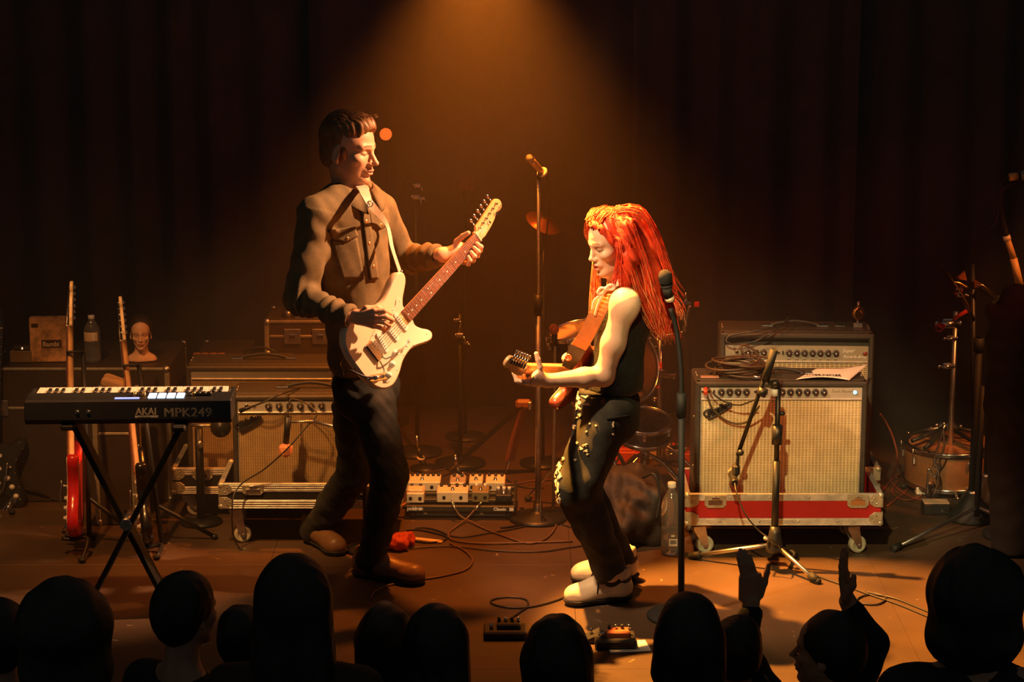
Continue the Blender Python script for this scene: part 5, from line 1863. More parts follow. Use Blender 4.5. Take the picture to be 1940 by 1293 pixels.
t = thing('toolbox', 'long low box with arched handle and thin red edge beside the tins', 'box', (P(492, 690, 1.32).x, 1.325, 0.577))
g = G(); g.box((0, 0, 0.017), (0.30, 0.075, 0.034), 0.004); g.obj('body', CASEB, t)
g = G(); g.box((0, -0.034, 0.0365), (0.30, 0.01, 0.004), 0.001); g.obj('red_edge', mat('red_orange_strip', (0.75, 0.16, 0.04), 0.4), t)
g = G(); g.tube(spline([(-0.075, 0, 0.032), (-0.05, 0, 0.058), (0.01, 0, 0.068), (0.06, 0, 0.052), (0.085, 0, 0.030)], 5), 0.005, 8); g.obj('handle', BMETAL, t)
for x in (-0.078, 0.088):
    g = G(); g.box((x, -0.034, 0.026), (0.012, 0.014, 0.02), 0.002); g.obj('handle_clip', CHROME, t)

# picture box: plain blurred colours and the printed word
bx = thing('picture_box', 'card box printed Bambi standing on the large road case', 'box', (P(91, 680, 1.16).x, 1.19, 0.613), (0, 0, math.radians(4)))
ARTM = mat('blurred_print', (0.62, 0.33, 0.13), 0.7, 0, 0.75, 22)
g = G(); g.box((0, 0, 0.099), (0.158, 0.05, 0.198), 0.002); g.obj('carton', ARTM, bx)
g = G(); g.box((0.015, -0.0258, 0.082), (0.088, 0.0012, 0.036), 0.0004); pl_ = g.obj('title_panel', mat('dark_brown_print', (0.06, 0.025, 0.012), 0.6), bx)
text('Bambi', 0.030, mat('cream_print', (0.8, 0.6, 0.36), 0.6), bx, Matrix.Translation((-0.024, -0.0266, 0.071)) @ FRONT, 'lettering', 0, 0.0003, 'LEFT', 1.0, 0.98, 0.0006)
g = G(); g.box((-0.055, -0.0256, 0.165), (0.03, 0.001, 0.018), 0.0004); g.obj('print_mark', MATS['dark_brown_print'], bx)
bx2 = thing('low_carton', 'low dark box with a small light, left of the picture box', 'box', (P(40, 680, 1.16).x, 1.18, 0.613))
g = G(); g.box((0, 0, 0.026), (0.095, 0.06, 0.052), 0.003); g.obj('body', mat('olive_card', (0.22, 0.14, 0.06), 0.7), bx2)
g = G(); g.box((0.004, 0, 0.063), (0.072, 0.05, 0.018), 0.003); tr_ = g.obj('lid', CASEB, bx2)
g = G(); g.box((0.008, -0.026, 0.064), (0.006, 0.004, 0.010), 0.001); g.obj('small_light', mat('warm_led', (1.0, 0.7, 0.4), 0.4, emit=1.0), bx2)

LABELM = mat('bottle_label', (0.78, 0.55, 0.34), 0.6)
def bottle(label, loc, h, r, lab=True, group=None, waterline=0.5):
    t = thing('water_bottle', label, 'bottle', loc)
    g = G()
    pr = [(r * 0.9, 0.001), (r, 0.008), (r, h * 0.08)]
    for k in range(6):
        z = h * (0.10 + 0.055 * k)
        pr += [(r, z), (r * 0.965, z + h * 0.02)]
    pr += [(r, h * 0.46), (r, h * 0.66), (r * 0.93, h * 0.74), (r * 0.62, h * 0.83), (r * 0.36, h * 0.89), (r * 0.33, h * 0.93)]
    g.lathe(pr, 28); g.obj('shell', GLASSY, t)
    g = G(); g.lathe([(r * 0.38, h * 0.925), (r * 0.41, h * 0.93), (r * 0.41, h * 0.99), (r * 0.36, h), (0, h)], 20); g.obj('cap', WHITE, t)
    if lab:
        g = G(); g.lathe([(r * 1.006, h * 0.47), (r * 1.012, h * 0.475), (r * 1.012, h * 0.655), (r * 1.006, h * 0.66)], 28, a0=math.radians(-150), a1=math.radians(-38)); lb = g.obj('label', LABELM, t)
        g = G(); g.box((r * 0.35, -r * 1.0, h * 0.565), (r * 0.42, 0.003, h * 0.15), 0.0005, Matrix.Rotation(0.33, 3, 'Z')); g.obj('label_print', PAPER, lb)
    return t
bottle('water bottle on the large road case beside the picture box', (P(176, 683, 1.17).x, 1.17, 0.613), 0.21, 0.036)

# small mannequin head
mh = thing('mannequin_head', 'small mannequin head with pulled-back dark hair on the road case', 'bust', (P(264, 683, 1.17).x, 1.18, 0.613))
MF = frame((P(266, 635, 1.17).x, 1.18, P(266, 634, 1.17).z), (0.12, -1, -0.02))
f = S(); c_ = add_head(f, MF, 0.56, True)
f.rc(c_(-0.02, 0, -0.07), c_(-0.025, 0, -0.17), 0.027, 0.028, 0.02)
f.rc(c_(-0.02, 0.08, -0.215), c_(-0.02, -0.08, -0.215), 0.022, 0.022, 0.04)
f.ell(c_(-0.02, 0, -0.225), (0.035, 0.055, 0.03), MF.to_3x3(), 0.02)
f.plane((0, 0, 0.6145), (0, 0, -1))
sobj('head', f, 0.0032, SKIN, mh, color=head_tint(MF, 0.56, (0.85, 0.52, 0.32), (0.62, 0.2, 0.12), (0.2, 0.08, 0.04), (0.15, 0.06, 0.03), None, (0.6, 0.28, 0.16)))
f = S(); f.ell(c_(-0.03, 0, 0.05), tuple(a * 0.56 for a in (0.104, 0.090, 0.094)), MF.to_3x3(), 0.01); f.ell(c_(0.110, 0, -0.01), tuple(a * 0.56 for a in (0.092, 0.15, 0.128)), MF.to_3x3(), 0.006, 's')
f.ell(c_(-0.09, 0.0, 0.10), 0.022, None, 0.02)
sobj('hair', f, 0.004, mat('dark_hair', (0.03, 0.015, 0.01), 0.5), mh)
# cloth lying behind the leaning guitar
f = S(); f.box((P(218, 722, 0.78).x, 0.78, 0.607), (0.055, 0.05, 0.022), 0.015, Matrix.Rotation(0.3, 3, 'Y'), 0.02); f.disp = sines(71, 60, 0.006, 5)
ct = thing('folded_cloth', 'tan folded cloth behind the leaning pale-necked guitar', 'cloth', (P(218, 722, 0.78).x, 0.78, 0.5))
sobj('cloth', f, 0.006, mat('tan_cloth', (0.5, 0.3, 0.14), 0.85), ct)
cs2 = road_case('slim dark case holding up the tan folded cloth', P(218, 722, 0.78).x - 0.09, P(218, 722, 0.78).x + 0.09, 0.70, 0.86, 0.0, 0.578, 0.3, 0)

# far lamp in the dark
lp = thing('round_lamp', 'round glowing orange lamp in the dark beside his face', 'lamp', P(731, 254, 2.45))
g = G(); g.lathe([(0.030, 0.0), (0.030, 0.012), (0.022, 0.022), (0.0, 0.025)], 28, Matrix.Rotation(math.pi / 2, 4, 'X')); g.obj('lens', mat('orange_lens', (1.0, 0.16, 0.02), 0.4, emit=0.95), lp)
g = G(); g.lathe([(0.032, 0.006), (0.033, -0.03), (0.02, -0.06), (0.0, -0.06)], 24, Matrix.Rotation(math.pi / 2, 4, 'X')); g.obj('housing', BMETAL, lp)
g = G(); g.cyl((0, 0.04, 0), (0, 0.04, -P(731, 254, 2.45).z), 0.010, n=10); g.obj('pole', BMETAL, lp)
g = G(); g.lathe([(0.10, 0.0), (0.10, 0.012), (0.02, 0.02)], 20, Matrix.Translation((0, 0.04, -P(731, 254, 2.45).z + 0.001))); g.obj('base', BMETAL, lp)
# ================================================================== drums and hardware
DRUMH = mat('pale_drumhead', (0.80, 0.58, 0.46), 0.5, 0, 0.08, 12)
DRUMO = mat('amber_drumhead', (0.72, 0.34, 0.14), 0.5, 0, 0.35, 7)
SHELLB = mat('black_drum_shell', (0.022, 0.018, 0.016), 0.25, coat=0.5)
SHELLW = mat('brown_drum_shell', (0.26, 0.12, 0.05), 0.35, coat=0.3)

def drum(label, c, r, depth, axis, head_m, shell_m, lugs=8, name='drum'):
    q = Vector(axis).normalized().to_track_quat('Z', 'Y').to_matrix().to_4x4()
    M = Matrix.Translation(c) @ q
    t = thing_m(name, label, 'drum', M)
    g = G(); g.lathe([(r * 0.97, -depth), (r * 0.975, -depth + 0.003), (r * 0.975, -0.004), (r * 0.965, 0)], 36); g.obj('shell', shell_m, t)
    g = G(); g.lathe([(0, 0.002), (r * 0.9, 0.002), (r * 0.985, 0.0)], 36); g.obj('drumhead', head_m, t)
    for z in (0.002, -depth):
        g = G(); g.ring((0, 0, z), r * 1.005, 0.006, (0, 0, 1), 40, 8); g.lathe([(r * 1.0, z - 0.016), (r * 1.02, z - 0.016), (r * 1.02, z), (r * 1.0, z)], 40); g.obj('hoop', CHROME, t)
    for k in range(lugs):
        a = 2 * math.pi * k / lugs + 0.3
        x, y = math.cos(a), math.sin(a)
        g = G(Matrix.Rotation(a, 4, 'Z'))
        g.box((r * 0.99 + 0.006, 0, -depth * 0.3), (0.016, 0.016, 0.034), 0.004)
        g.cyl((r * 1.0 + 0.012, 0, -depth * 0.3), (r * 1.0 + 0.012, 0, 0.008), 0.0028, n=8)
        g.obj('lug', CHROME, t)
    return t

def tripod(t, c, h, r=0.26, a0=0.3, m=CHROME, foot=0.014, hub=0.22, tube=0.009):
    c = Vector((c[0], c[1], 0))
    for k in range(3):
        a = a0 + 2 * math.pi * k / 3
        d = Vector((math.cos(a), math.sin(a), 0))
        e = c + d * r + Vector((0, 0, foot))
        g = G()
        g.tube(spline([c + d * 0.018 + Vector((0, 0, hub)), c + d * r * 0.5 + Vector((0, 0, hub * 0.72)), e], 6), tube, 8)
        lg = g.obj('leg', m, t, world=True)
        g = G(); g.ell(e, (0.018, 0.018, 0.013), nu=10, nv=6); g.obj('rubber_foot', RUBBER, lg, world=True)
        g = G(); g.cyl(c + Vector((0, 0, hub * 0.35)), c + d * r * 0.5 + Vector((0, 0, hub * 0.70)), 0.004, n=6); g.obj('brace', m, t, world=True)
    g = G(); g.cyl(c + Vector((0, 0, hub * 0.2)), c + Vector((0, 0, h)), 0.0125, n=14); g.obj('pole', m, t, world=True)
    g = G(); g.cyl(c + Vector((0, 0, hub - 0.02)), c + Vector((0, 0, hub + 0.03)), 0.021, n=14); g.obj('collar', m, t, world=True)

# pale-headed drum behind the strap, on its own stand
dc = P(1092, 626, 0.95)
drum('black drum with pale head and red-lit rim, behind the brown strap', dc, 0.125, 0.13, (-0.22, -0.10, 1), DRUMH, SHELLB, 6)
t = thing('drum_stand', 'chrome stand under the pale-headed drum behind her', 'stand', (dc.x, dc.y, 0))
tripod(t, (dc.x, dc.y), dc.z - 0.14, 0.24, 0.5)
g = G()
for a in (0.4, 2.5, 4.6):
    g.tube(spline([Vector((dc.x, dc.y, dc.z - 0.16)), dc + Vector((0.07 * math.cos(a), 0.07 * math.sin(a), -0.16)), dc + Vector((0.12 * math.cos(a), 0.12 * math.sin(a), -0.145))], 4), 0.006, 8)
g.obj('basket', CHROME, t, world=True)
t = thing('drum_microphone', 'round red-lit microphone head beside the pale drum head', 'microphone', P(1050, 624, 0.84))
g = G(); g.ell((0, 0, 0), (0.021, 0.021, 0.024)); g.obj('grille_ball', mat('dull_red_foam', (0.32, 0.10, 0.05), 0.7, bump=0.6, bscale=300), t)
g = G(); g.cyl((0, 0.003, -0.018), (0.004, 0.03, -0.075), 0.014, 0.011, 14); g.obj('handle', BMETAL, t)
g = G(); g.tube(spline([(0.004, 0.03, -0.07), (0.004, 0.03, -0.16), (0.0, 0.05, -P(1050, 624, 0.84).z + 0.012)], 5), 0.007, 8); g.obj('stand_rod', STEEL, t)
g = G(); g.lathe([(0.06, 0), (0.06, 0.012), (0.01, 0.018)], 18, Matrix.Translation((0, 0.05, -P(1050, 624, 0.84).z + 0.001))); g.obj('base', BMETAL, t)
for (px, py, w, h) in ((1027, 690, 0.017, 0.026), (1037, 688, 0.010, 0.026)):
    pass

# tilted dark drum right of her hips, with pale hoop
dk = P(1196, 690, 1.06)
drum('dark drum with thin pale hoop tilted sideways, right of her hips', dk, 0.165, 0.22, (0.62, -0.66, 0.30), mat('smoky_drumhead', (0.20, 0.13, 0.06), 0.45), SHELLB, 6)
t = thing('drum_stand', 'stand carrying the tilted dark drum with pale hoop', 'stand', (dk.x - 0.10, dk.y + 0.12, 0))
tripod(t, (dk.x - 0.10, dk.y + 0.12), dk.z - 0.05, 0.2, 0.9)
sn = P(1222, 797, 1.28)
drum('small dark drum with chrome hoops low behind her thigh', sn, 0.12, 0.075, (0.05, -0.28, 1), SHELLB, SHELLB, 6)
t = thing('drum_stand', 'low stand under the small dark drum behind her thigh', 'stand', (sn.x, sn.y, 0))
tripod(t, (sn.x, sn.y), sn.z - 0.085, 0.18, 0.2, hub=0.16)

# chrome cymbal stand between her and the amplifiers
cs = F(1248, 884)
t = thing('cymbal_stand', 'chrome stand with curved tubes, clamps and red reflector, right of her hair', 'stand', (cs.x, cs.y, 0))
topz = P(1248, 610, cs.y).z
tripod(t, (cs.x, cs.y), topz, 0.17, -0.5, hub=0.11)
g = G()
g.tube(spline([P(1232, 640, cs.y - 0.1), P(1222, 655, cs.y - 0.12), P(1226, 680, cs.y - 0.14), P(1240, 703, cs.y - 0.12), P(1262, 712, cs.y - 0.1), P(1280, 711, cs.y - 0.08)], 8), 0.012, 10)
g.obj('curved_tube', CHROME, t, world=True)
g = G(); g.tube(spline([P(1284, 632, cs.y - 0.1), P(1296, 645, cs.y - 0.1), P(1301, 680, cs.y - 0.1), P(1304, 740, cs.y - 0.1), P(1303, 800, cs.y - 0.1)], 8), 0.016, 10)
g.obj('bent_tube', BMETAL, t, world=True)
for (x, y, r, m_) in ((1246, 640, 0.020, CHROME), (1232, 676, 0.017, CHROME), (1248, 702, 0.022, CHROME), (1276, 711, 0.017, CHROME), (1240, 755, 0.013, CHROME)):
    p = P(x, y, cs.y - 0.06)
    g = G(); g.ell(p, (r, r * 0.8, r * 0.7), nu=12, nv=8); g.cyl(p + Vector((-r, -0.01, 0)), p + Vector((r * 1.3, -0.012, 0.004)), r * 0.4, n=8); g.cyl(p + Vector((0, -0.03, -0.01)), p + Vector((0, 0, 0)), r * 0.35, n=8)
    g.obj('clamp', m_, t, world=True)
for (x, y, w, h) in ((1250, 693, 0.022, 0.030), (1320, 577, 0.024, 0.024)):
    p = P(x, y, cs.y - 0.09)
    g = G(); g.box(p, (w, 0.016, h), 0.003); g.obj('red_marker', mat('red_acrylic', (0.75, 0.05, 0.02), 0.25, coat=0.4), t, world=True)
g = G(); p = P(1299, 574, cs.y - 0.1); g.box(p, (0.055, 0.03, 0.014), 0.004); g.cyl(p, p + Vector((0.0, 0, 0.05)), 0.004, n=8); g.ell(p + Vector((0, 0, 0.012)), (0.012, 0.012, 0.007), nu=10, nv=6)
g.tube(spline([p + Vector((0.02, 0, -0.01)), P(1302, 600, cs.y - 0.1), P(1296, 630, cs.y - 0.1)], 5), 0.011, 8); g.obj('top_clamp', CHROME, t, world=True)
g = G(); g.tube(spline([P(1240, 640, cs.y - 0.06), P(1275, 634, cs.y - 0.08), P(1296, 630, cs.y - 0.1)], 5), 0.010, 8); g.obj('cross_arm', CHROME, t, world=True)
g = G(); g.prism([(0, 0), (0.028, 0.006), (0.010, 0.034)], -0.004, 0.004, 0.001, Matrix.Translation(P(1239, 737, cs.y - 0.1)) @ FRONT); g.obj('wing_bolt', MATS['red_acrylic'], t, world=True)

# far right: amber-headed drum lying low, folded stand and boxes
rd = P(1800, 838, 1.30)
drum('amber-headed brown drum low at the far right', rd, 0.205, 0.165, (-0.02, -0.05, 1), DRUMO, SHELLW, 10)
for k in range(3):
    pass
t = thing('drum_stand', 'low cradle under the amber-headed drum', 'stand', (rd.x, rd.y, 0))
for a in (0.5, 2.6, 4.7):
    d = Vector((math.cos(a), math.sin(a), 0))
    g = G(); g.tube([Vector((rd.x, rd.y, 0)) + d * 0.24 + Vector((0, 0, 0.01)), Vector((rd.x, rd.y, rd.z - 0.19)) + d * 0.19], 0.009, 8); g.obj('leg', CHROME, t, world=True)
g = G(); g.ring((rd.x, rd.y, rd.z - 0.185), 0.19, 0.007, (0, 0, 1), 28, 6); g.obj('support_ring', CHROME, t, world=True)
# dark bars across its head: the legs of a small rack set over the drum
t = thing('drum_rack', 'dark bars lying over the amber drum head, gathered at a clamp', 'rack', rd)
hubp = P(1795, 808, 1.33)
for (x, y, Y) in ((1728, 836, 1.18), (1752, 850, 1.12), (1878, 858, 1.12), (1866, 822, 1.3)):
    g = G(); g.cyl(hubp, P(x, y, Y), 0.010, n=8); g.obj('bar', BMETAL, t, world=True)
g = G(); g.box(hubp, (0.08, 0.05, 0.03), 0.006); g.obj('clamp', STEEL, t, world=True)
g = G()
for (x, y) in ((1775, 806), (1788, 803), (1808, 806), (1820, 808)):
    g.ell(P(x, y, 1.27), (0.010, 0.008, 0.008), nu=8, nv=6)
g.obj('wing_nuts', CHROME, t, world=True, kind='stuff')

st = F(1797, 930)
t = thing('cymbal_stand', 'tall chrome stand with red-lit clamps rising from the amber drum', 'stand', (st.x, st.y, 0))
ztop = P(1797, 590, st.y).z
tripod(t, (st.x, st.y), ztop, 0.2, 0.9, STEEL, hub=0.10)
for (x, y, r) in ((1797, 612, 0.030), (1793, 693, 0.020), (1800, 640, 0.016)):
    p = P(x, y, st.y)
    g = G(); g.box(p, (r * 2, r * 1.4, r * 1.4), 0.006); g.cyl(p + Vector((-r * 1.8, -0.02, 0)), p + Vector((r * 1.6, -0.02, 0)), r * 0.3, n=8); g.ell(p + Vector((-r * 1.8, -0.02, 0)), r * 0.45, nu=10, nv=6); g.ell(p + Vector((r * 1.6, -0.02, 0.004)), r * 0.4, nu=10, nv=6)
    g.obj('clamp', CHROME, t, world=True)
RLAC = MATS['red_acrylic']
g = G(); p = P(1783, 617, st.y - 0.03); g.box(p, (0.034, 0.02, 0.022), 0.004, Matrix.Rotation(0.5, 3, 'Y')); g.ring(p + Vector((-0.01, -0.01, -0.008)), 0.016, 0.003, (0.3, 1, 0), 14, 6); g.obj('red_clip', RLAC, t, world=True)
g = G(); g.cyl(P(1808, 604, st.y - 0.02), P(1834, 588, st.y - 0.05), 0.009, n=10); g.obj('red_arm', RLAC, t, world=True)

# cluster of cymbals and a tom high at the far right
t = thing('cymbal_rack', 'red-lit folded cymbals and shiny hardware high on the right', 'cymbal stand', (P(1838, 990, 0.95).x + 0.02, 0.95, 0))
Yc = 0.95
g = G(); g.cyl((P(1838, 990, Yc).x + 0.02, Yc, 0.0), P(1842, 500, Yc), 0.013, n=12); g.obj('pole', BMETAL, t, world=True)
g = G(); g.lathe([(0.13, 0), (0.13, 0.012), (0.02, 0.03)], 22, Matrix.Translation((P(1838, 990, Yc).x + 0.02, Yc, 0.001))); g.obj('base', BMETAL, t, world=True)
BRONZE = mat('bronze_red', (0.55, 0.16, 0.05), 0.35, 0.6)
for (a, b, c2) in (((1812, 528), (1828, 514), (1832, 532)), ((1846, 530), (1864, 541), (1846, 546))):
    g = G()
    pa, pb, pc = P(*a, Yc - 0.05), P(*b, Yc), P(*c2, Yc - 0.02)
    off = Vector((0, 0.02, 0.0))
    g.add([pa, pb, pc, pa + off, pb + off, pc + off], [(0, 1, 2), (5, 4, 3), (0, 1, 4, 3), (1, 2, 5, 4), (2, 0, 3, 5)]); g.obj('cymbal_edge', BRONZE, t, world=True)
g = G(); g.tube(spline([P(1806, 535, Yc - 0.06), P(1818, 537, Yc - 0.06), P(1834, 546, Yc - 0.06)], 5), 0.006, 8); g.obj('rim', GOLD, t, world=True)
g = G(); g.tube([P(1847, 541, Yc - 0.06), P(1861, 540, Yc - 0.06), P(1888, 561, Yc - 0.06)], 0.004, 6); g.obj('rim', GOLD, t, world=True)
g = G(); g.box(P(1872, 555, Yc - 0.03), (0.095, 0.03, 0.028), 0.004, Matrix.Rotation(0.62, 3, 'Y')); g.obj('arm', BMETAL, t, world=True)
r_ = random.Random(4)
for k in range(9):
    p = P(1808 + 24 * r_.random(), 546 + 16 * r_.random(), Yc - 0.05 * r_.random())
    g = G(); g.cyl(p, p + Vector((0.03 * (r_.random() - 0.3), 0.0, 0.018 * (r_.random() - 0.5))), 0.005, n=8); g.ell(p, 0.007, nu=8, nv=6); g.obj('wing_nut', [CHROME, CHROME, RLAC][k % 3], t, world=True)
g = G(); g.lathe([(0.0, 0.015), (0.02, 0.014), (0.03, 0.004), (0.16, -0.012), (0.16, -0.0145), (0.0, 0.0)], 32, Matrix.Translation(P(1815, 545, 1.0)) @ Matrix.Rotation(1.0, 4, 'Y')); g.obj('cymbal', mat('dark_bronze', (0.10, 0.05, 0.02), 0.45, 0.5), t, world=True)

# folded chrome stand in front of the amber drum
fs_ = F(1769, 962)
t = thing('folded_stand', 'thin chrome folded stand crossing like tongs, before the amber drum', 'stand', (fs_.x, fs_.y, 0))
Yf = fs_.y
for pts in ([(1790, 805), (1776, 850), (1769, 872), (1776, 885), (1770, 905), (1759, 890), (1757, 945), (1753, 965)], [(1788, 808), (1788, 850), (1775, 872), (1768, 884), (1778, 893), (1772, 930), (1760, 955), (1754, 968)]):
    g = G(); g.tube(spline([P(x, y, Yf) for x, y in pts], 5), 0.0045, 6); g.obj('leg', CHROME, t, world=True)
g = G(); g.cyl(P(1754, 962, Yf), Vector((P(1754, 962, Yf).x, Yf, 0.0)), 0.012, n=10); g.obj('foot', RUBBER, t, world=True)
for (px, py, w, d, h, lab) in ((1782, 944, 0.125, 0.10, 0.062, 'upper black box with lit pale top under the amber drum'), (1775, 977, 0.115, 0.08, 0.048, 'lower black box on the floor before the amber drum')):
    p = F(px, py)
    t = thing('pedal_box', lab, 'box', (p.x, p.y + d / 2, 0.001))
    g = G(); g.box((0, 0, h / 2), (w, d, h), 0.004); g.obj('body', BPLAST, t)
    g = G(); g.box((0, 0, h + 0.002), (w * 0.96, d * 0.9, 0.005), 0.002); g.obj('lid', mat('lit_top_tone', (0.6, 0.42, 0.3), 0.5), t)  # pale slab: light on the black box top put into its colour
    g = G(); g.cyl((w * 0.2, -d / 2 - 0.004, h * 0.4), (w * 0.2, -d / 2 + 0.004, h * 0.4), 0.006, n=10); g.obj('socket', CHROME, t)
t = thing('effects_pedal', 'little pale pedal with red top on the floor left of the amber drum', 'pedal', F(1740, 936))
g = G(); g.box((0, 0, 0.018), (0.028, 0.05, 0.034), 0.004); g.box((0.022, 0, 0.016), (0.016, 0.05, 0.03), 0.004); g.obj('body', WHITE, t)
g = G(); g.box((0.004, 0, 0.037), (0.026, 0.03, 0.006), 0.002); g.obj('switch', RED, t)
g = G()
t = thing('floor_grate', 'lit pale ribbed box at the far right behind the dark drape', 'box', (F(1890, 952).x, F(1890, 952).y, 0))
g.box((0.0, 0.06, 0.035), (0.17, 0.12, 0.07), 0.003); g.obj('body', mat('tan_plastic', (0.55, 0.30, 0.13), 0.5), t)
for k in range(11):
    g = G(); g.box((-0.07 + 0.014 * k, -0.002, 0.035), (0.004, 0.006, 0.056), 0.001); g.obj('rib', MATS['tan_plastic'], t)
# ================================================================== microphones, pedals, bottle, bag, cables
MESHM = mat('mic_grille', (0.42, 0.38, 0.32), 0.35, 0.8, 0.3, 200, 0.8, 600)
def mic(t, tip, tail, r=0.024, m=None, body_r=0.013, gm=None):
    """microphone: grille ball at the tip, tapered handle to the tail"""
    tip, tail = Vector(tip), Vector(tail)
    d = (tail - tip).normalized()
    g = G(Matrix.Translation(tip) @ d.to_track_quat('Z', 'Y').to_matrix().to_4x4())
    g.lathe([(0, -r), (r * 0.6, -r * 0.8), (r * 0.95, -r * 0.3), (r, 0.0), (r * 0.98, r * 0.6), (r * 0.85, r * 1.2)], 18); g.obj('grille', gm or MESHM, t, world=True)
    L = (tail - tip).length
    g = G(Matrix.Translation(tip) @ d.to_track_quat('Z', 'Y').to_matrix().to_4x4())
    g.lathe([(r * 0.92, r * 1.2), (r * 0.9, r * 1.5), (body_r * 1.25, r * 1.9), (body_r, L * 0.9), (body_r * 0.9, L)], 18); g.obj('handle', m or BMETAL, t, world=True)

def round_base(t, x, y, r=0.135, m=BMETAL):
    g = G(); g.lathe([(r, 0), (r, 0.008), (r * 0.9, 0.018), (r * 0.3, 0.032), (0.022, 0.045), (0.018, 0.075)], 32, Matrix.Translation((x, y, 0.001))); g.obj('round_base', m, t, world=True)

# tall straight stand at the back
b = F(1019, 985)
t = thing('microphone_stand', 'tall straight stand with tilted microphone between the two players', 'microphone stand', (b.x, b.y, 0))
round_base(t, b.x, b.y, 0.125)
zt = P(1018, 340, b.y).z
g = G(); g.cyl((b.x, b.y, 0.05), (b.x, b.y, 0.95), 0.0125, n=12); g.obj('lower_tube', STEEL, t, world=True)
g = G(); g.cyl((b.x, b.y, 0.9), (b.x, b.y, zt), 0.008, n=12); g.obj('upper_tube', STEEL, t, world=True)
g = G(); g.cyl((b.x, b.y, 0.90), (b.x, b.y, 0.99), 0.019, n=14); g.obj('height_clutch', BMETAL, t, world=True)
tip, tail = P(1003, 300, b.y - 0.06), P(1031, 331, b.y + 0.02)
mic(t, tip, tail, 0.0165, mat('champagne_metal', (0.62, 0.42, 0.24), 0.35, 0.5), 0.0125)
g = G(); g.ring(tip.lerp(tail, 0.86), 0.018, 0.007, tail - tip, 16, 8); g.obj('clip_ring', WHITE, t, world=True)
g = G(); g.cyl((b.x, b.y, zt - 0.01), tip.lerp(tail, 0.7), 0.008, n=8); g.obj('mic_clip', BPLAST, t, world=True)
g = G(); g.tube(spline([tail, P(1037, 338, b.y), P(1041, 370, b.y), P(1037, 430, b.y), P(1026, 560, b.y), P(1022, 700, b.y), P(1024, 900, b.y), P(1026, 975, b.y - 0.1), F(1050, 990, 0.006), F(1085, 1000, 0.006)], 8), 0.0032, 6); g.obj('cable', CABLE, t, world=True)

# black straight stand in front of her
Yb = -0.50
xb = P(1293, 1000, Yb).x
t = thing('microphone_stand', 'black straight stand with black microphone before her hair', 'microphone stand', (xb, Yb, 0))
round_base(t, xb, Yb, 0.13, RUBBER)
g = G(); g.cyl((xb, Yb, 0.05), P(1291, 760, Yb), 0.0125, n=12); g.obj('lower_tube', RUBBER, t, world=True)
g = G(); g.tube(spline([P(1291, 770, Yb), P(1290, 700, Yb), P(1282, 628, Yb), P(1270, 585, Yb - 0.01)], 6), 0.0085, 10); g.obj('gooseneck', RUBBER, t, world=True)
g = G(); g.cyl(P(1291, 790, Yb), P(1291, 745, Yb), 0.018, n=14); g.obj('height_clutch', RUBBER, t, world=True)
mic(t, P(1260, 524, Yb - 0.03), P(1268, 572, Yb - 0.01), 0.026, RUBBER, 0.014, mat('black_foam', (0.012, 0.012, 0.012), 0.9))
g = G(); g.cyl(P(1268, 562, Yb - 0.012), P(1269, 571, Yb - 0.01), 0.0175, n=14); g.obj('pale_band', CREAM, t, world=True)
g = G(); g.cyl(P(1263, 545, Yb - 0.03), P(1267, 562, Yb - 0.012), 0.018, n=12); g.obj('mic_clip', RUBBER, t, world=True)

# boom stand before the right amplifier
cx, cy = P(1468, 1000, 0.06).x, 0.06
t = thing('microphone_stand', 'tripod boom stand holding a microphone down to the pale grille amplifier', 'microphone stand', (cx, cy, 0))
for foot in (F(1313, 1060), F(1546, 1106), Vector((cx + 0.10, cy + 0.17, 0))):
    g = G(); a = Vector((cx, cy, 0.115)); e = Vector((foot.x, foot.y, 0.014)); g.cyl(a.lerp(e, 0.06), e, 0.0085, n=10); lg = g.obj('leg', BMETAL if foot.y > 0.2 and foot.x > cx else STEEL, t, world=True)
    d = (e - a).normalized()
    g = G(); g.cyl(e - d * 0.035, e + d * 0.008, 0.016, n=12); g.ell(e + d * 0.008, 0.016, nu=10, nv=6); g.obj('rubber_foot', RUBBER, lg, world=True)
g = G(); g.lathe([(0.034, 0.085), (0.036, 0.10), (0.024, 0.16), (0.018, 0.19)], 16, Matrix.Translation((cx, cy, 0))); g.obj('leg_hub', BPLAST, t, world=True)
g = G(); g.ell((cx - 0.037, cy - 0.02, 0.145), (0.010, 0.006, 0.010), nu=10, nv=6); g.obj('hub_badge', WHITE, t, world=True)
clp = P(1452, 742, cy - 0.02)
g = G(); g.cyl((cx, cy, 0.16), (cx, cy, 0.46), 0.0145, n=14); g.obj('lower_tube', BMETAL, t, world=True)
g = G(); g.cyl((cx, cy, 0.44), (cx, cy, P(1468, 736, cy).z), 0.0105, n=12); g.obj('upper_tube', BMETAL, t, world=True)
g = G(); g.cyl((cx, cy, P(1468, 842, cy).z), (cx, cy, P(1468, 806, cy).z), 0.021, n=14); g.obj('height_clutch', BPLAST, t, world=True)
g = G(); g.ell(P(1482, 784, cy), (0.012, 0.010, 0.010), nu=10, nv=6); g.cyl(P(1482, 784, cy), (cx, cy, P(1468, 780, cy).z), 0.005, n=8); g.obj('wing_knob', BPLAST, t, world=True)
g = G(); g.box(P(1466, 728, cy), (0.045, 0.035, 0.035), 0.010); g.ell(P(1469, 727, cy - 0.022), 0.016, nu=12, nv=8); g.obj('boom_pivot', BPLAST, t, world=True)
g = G(); g.cyl(P(1468, 750, cy), P(1468, 737, cy), 0.014, n=12); g.obj('pivot_collar', WHITE, t, world=True)
b0, b1 = P(1467, 662, cy - 0.03), P(1398, 862, cy + 0.06)
g = G(); g.cyl(b0, b1, 0.0085, n=12); bm_ = g.obj('boom_arm', BMETAL, t, world=True)
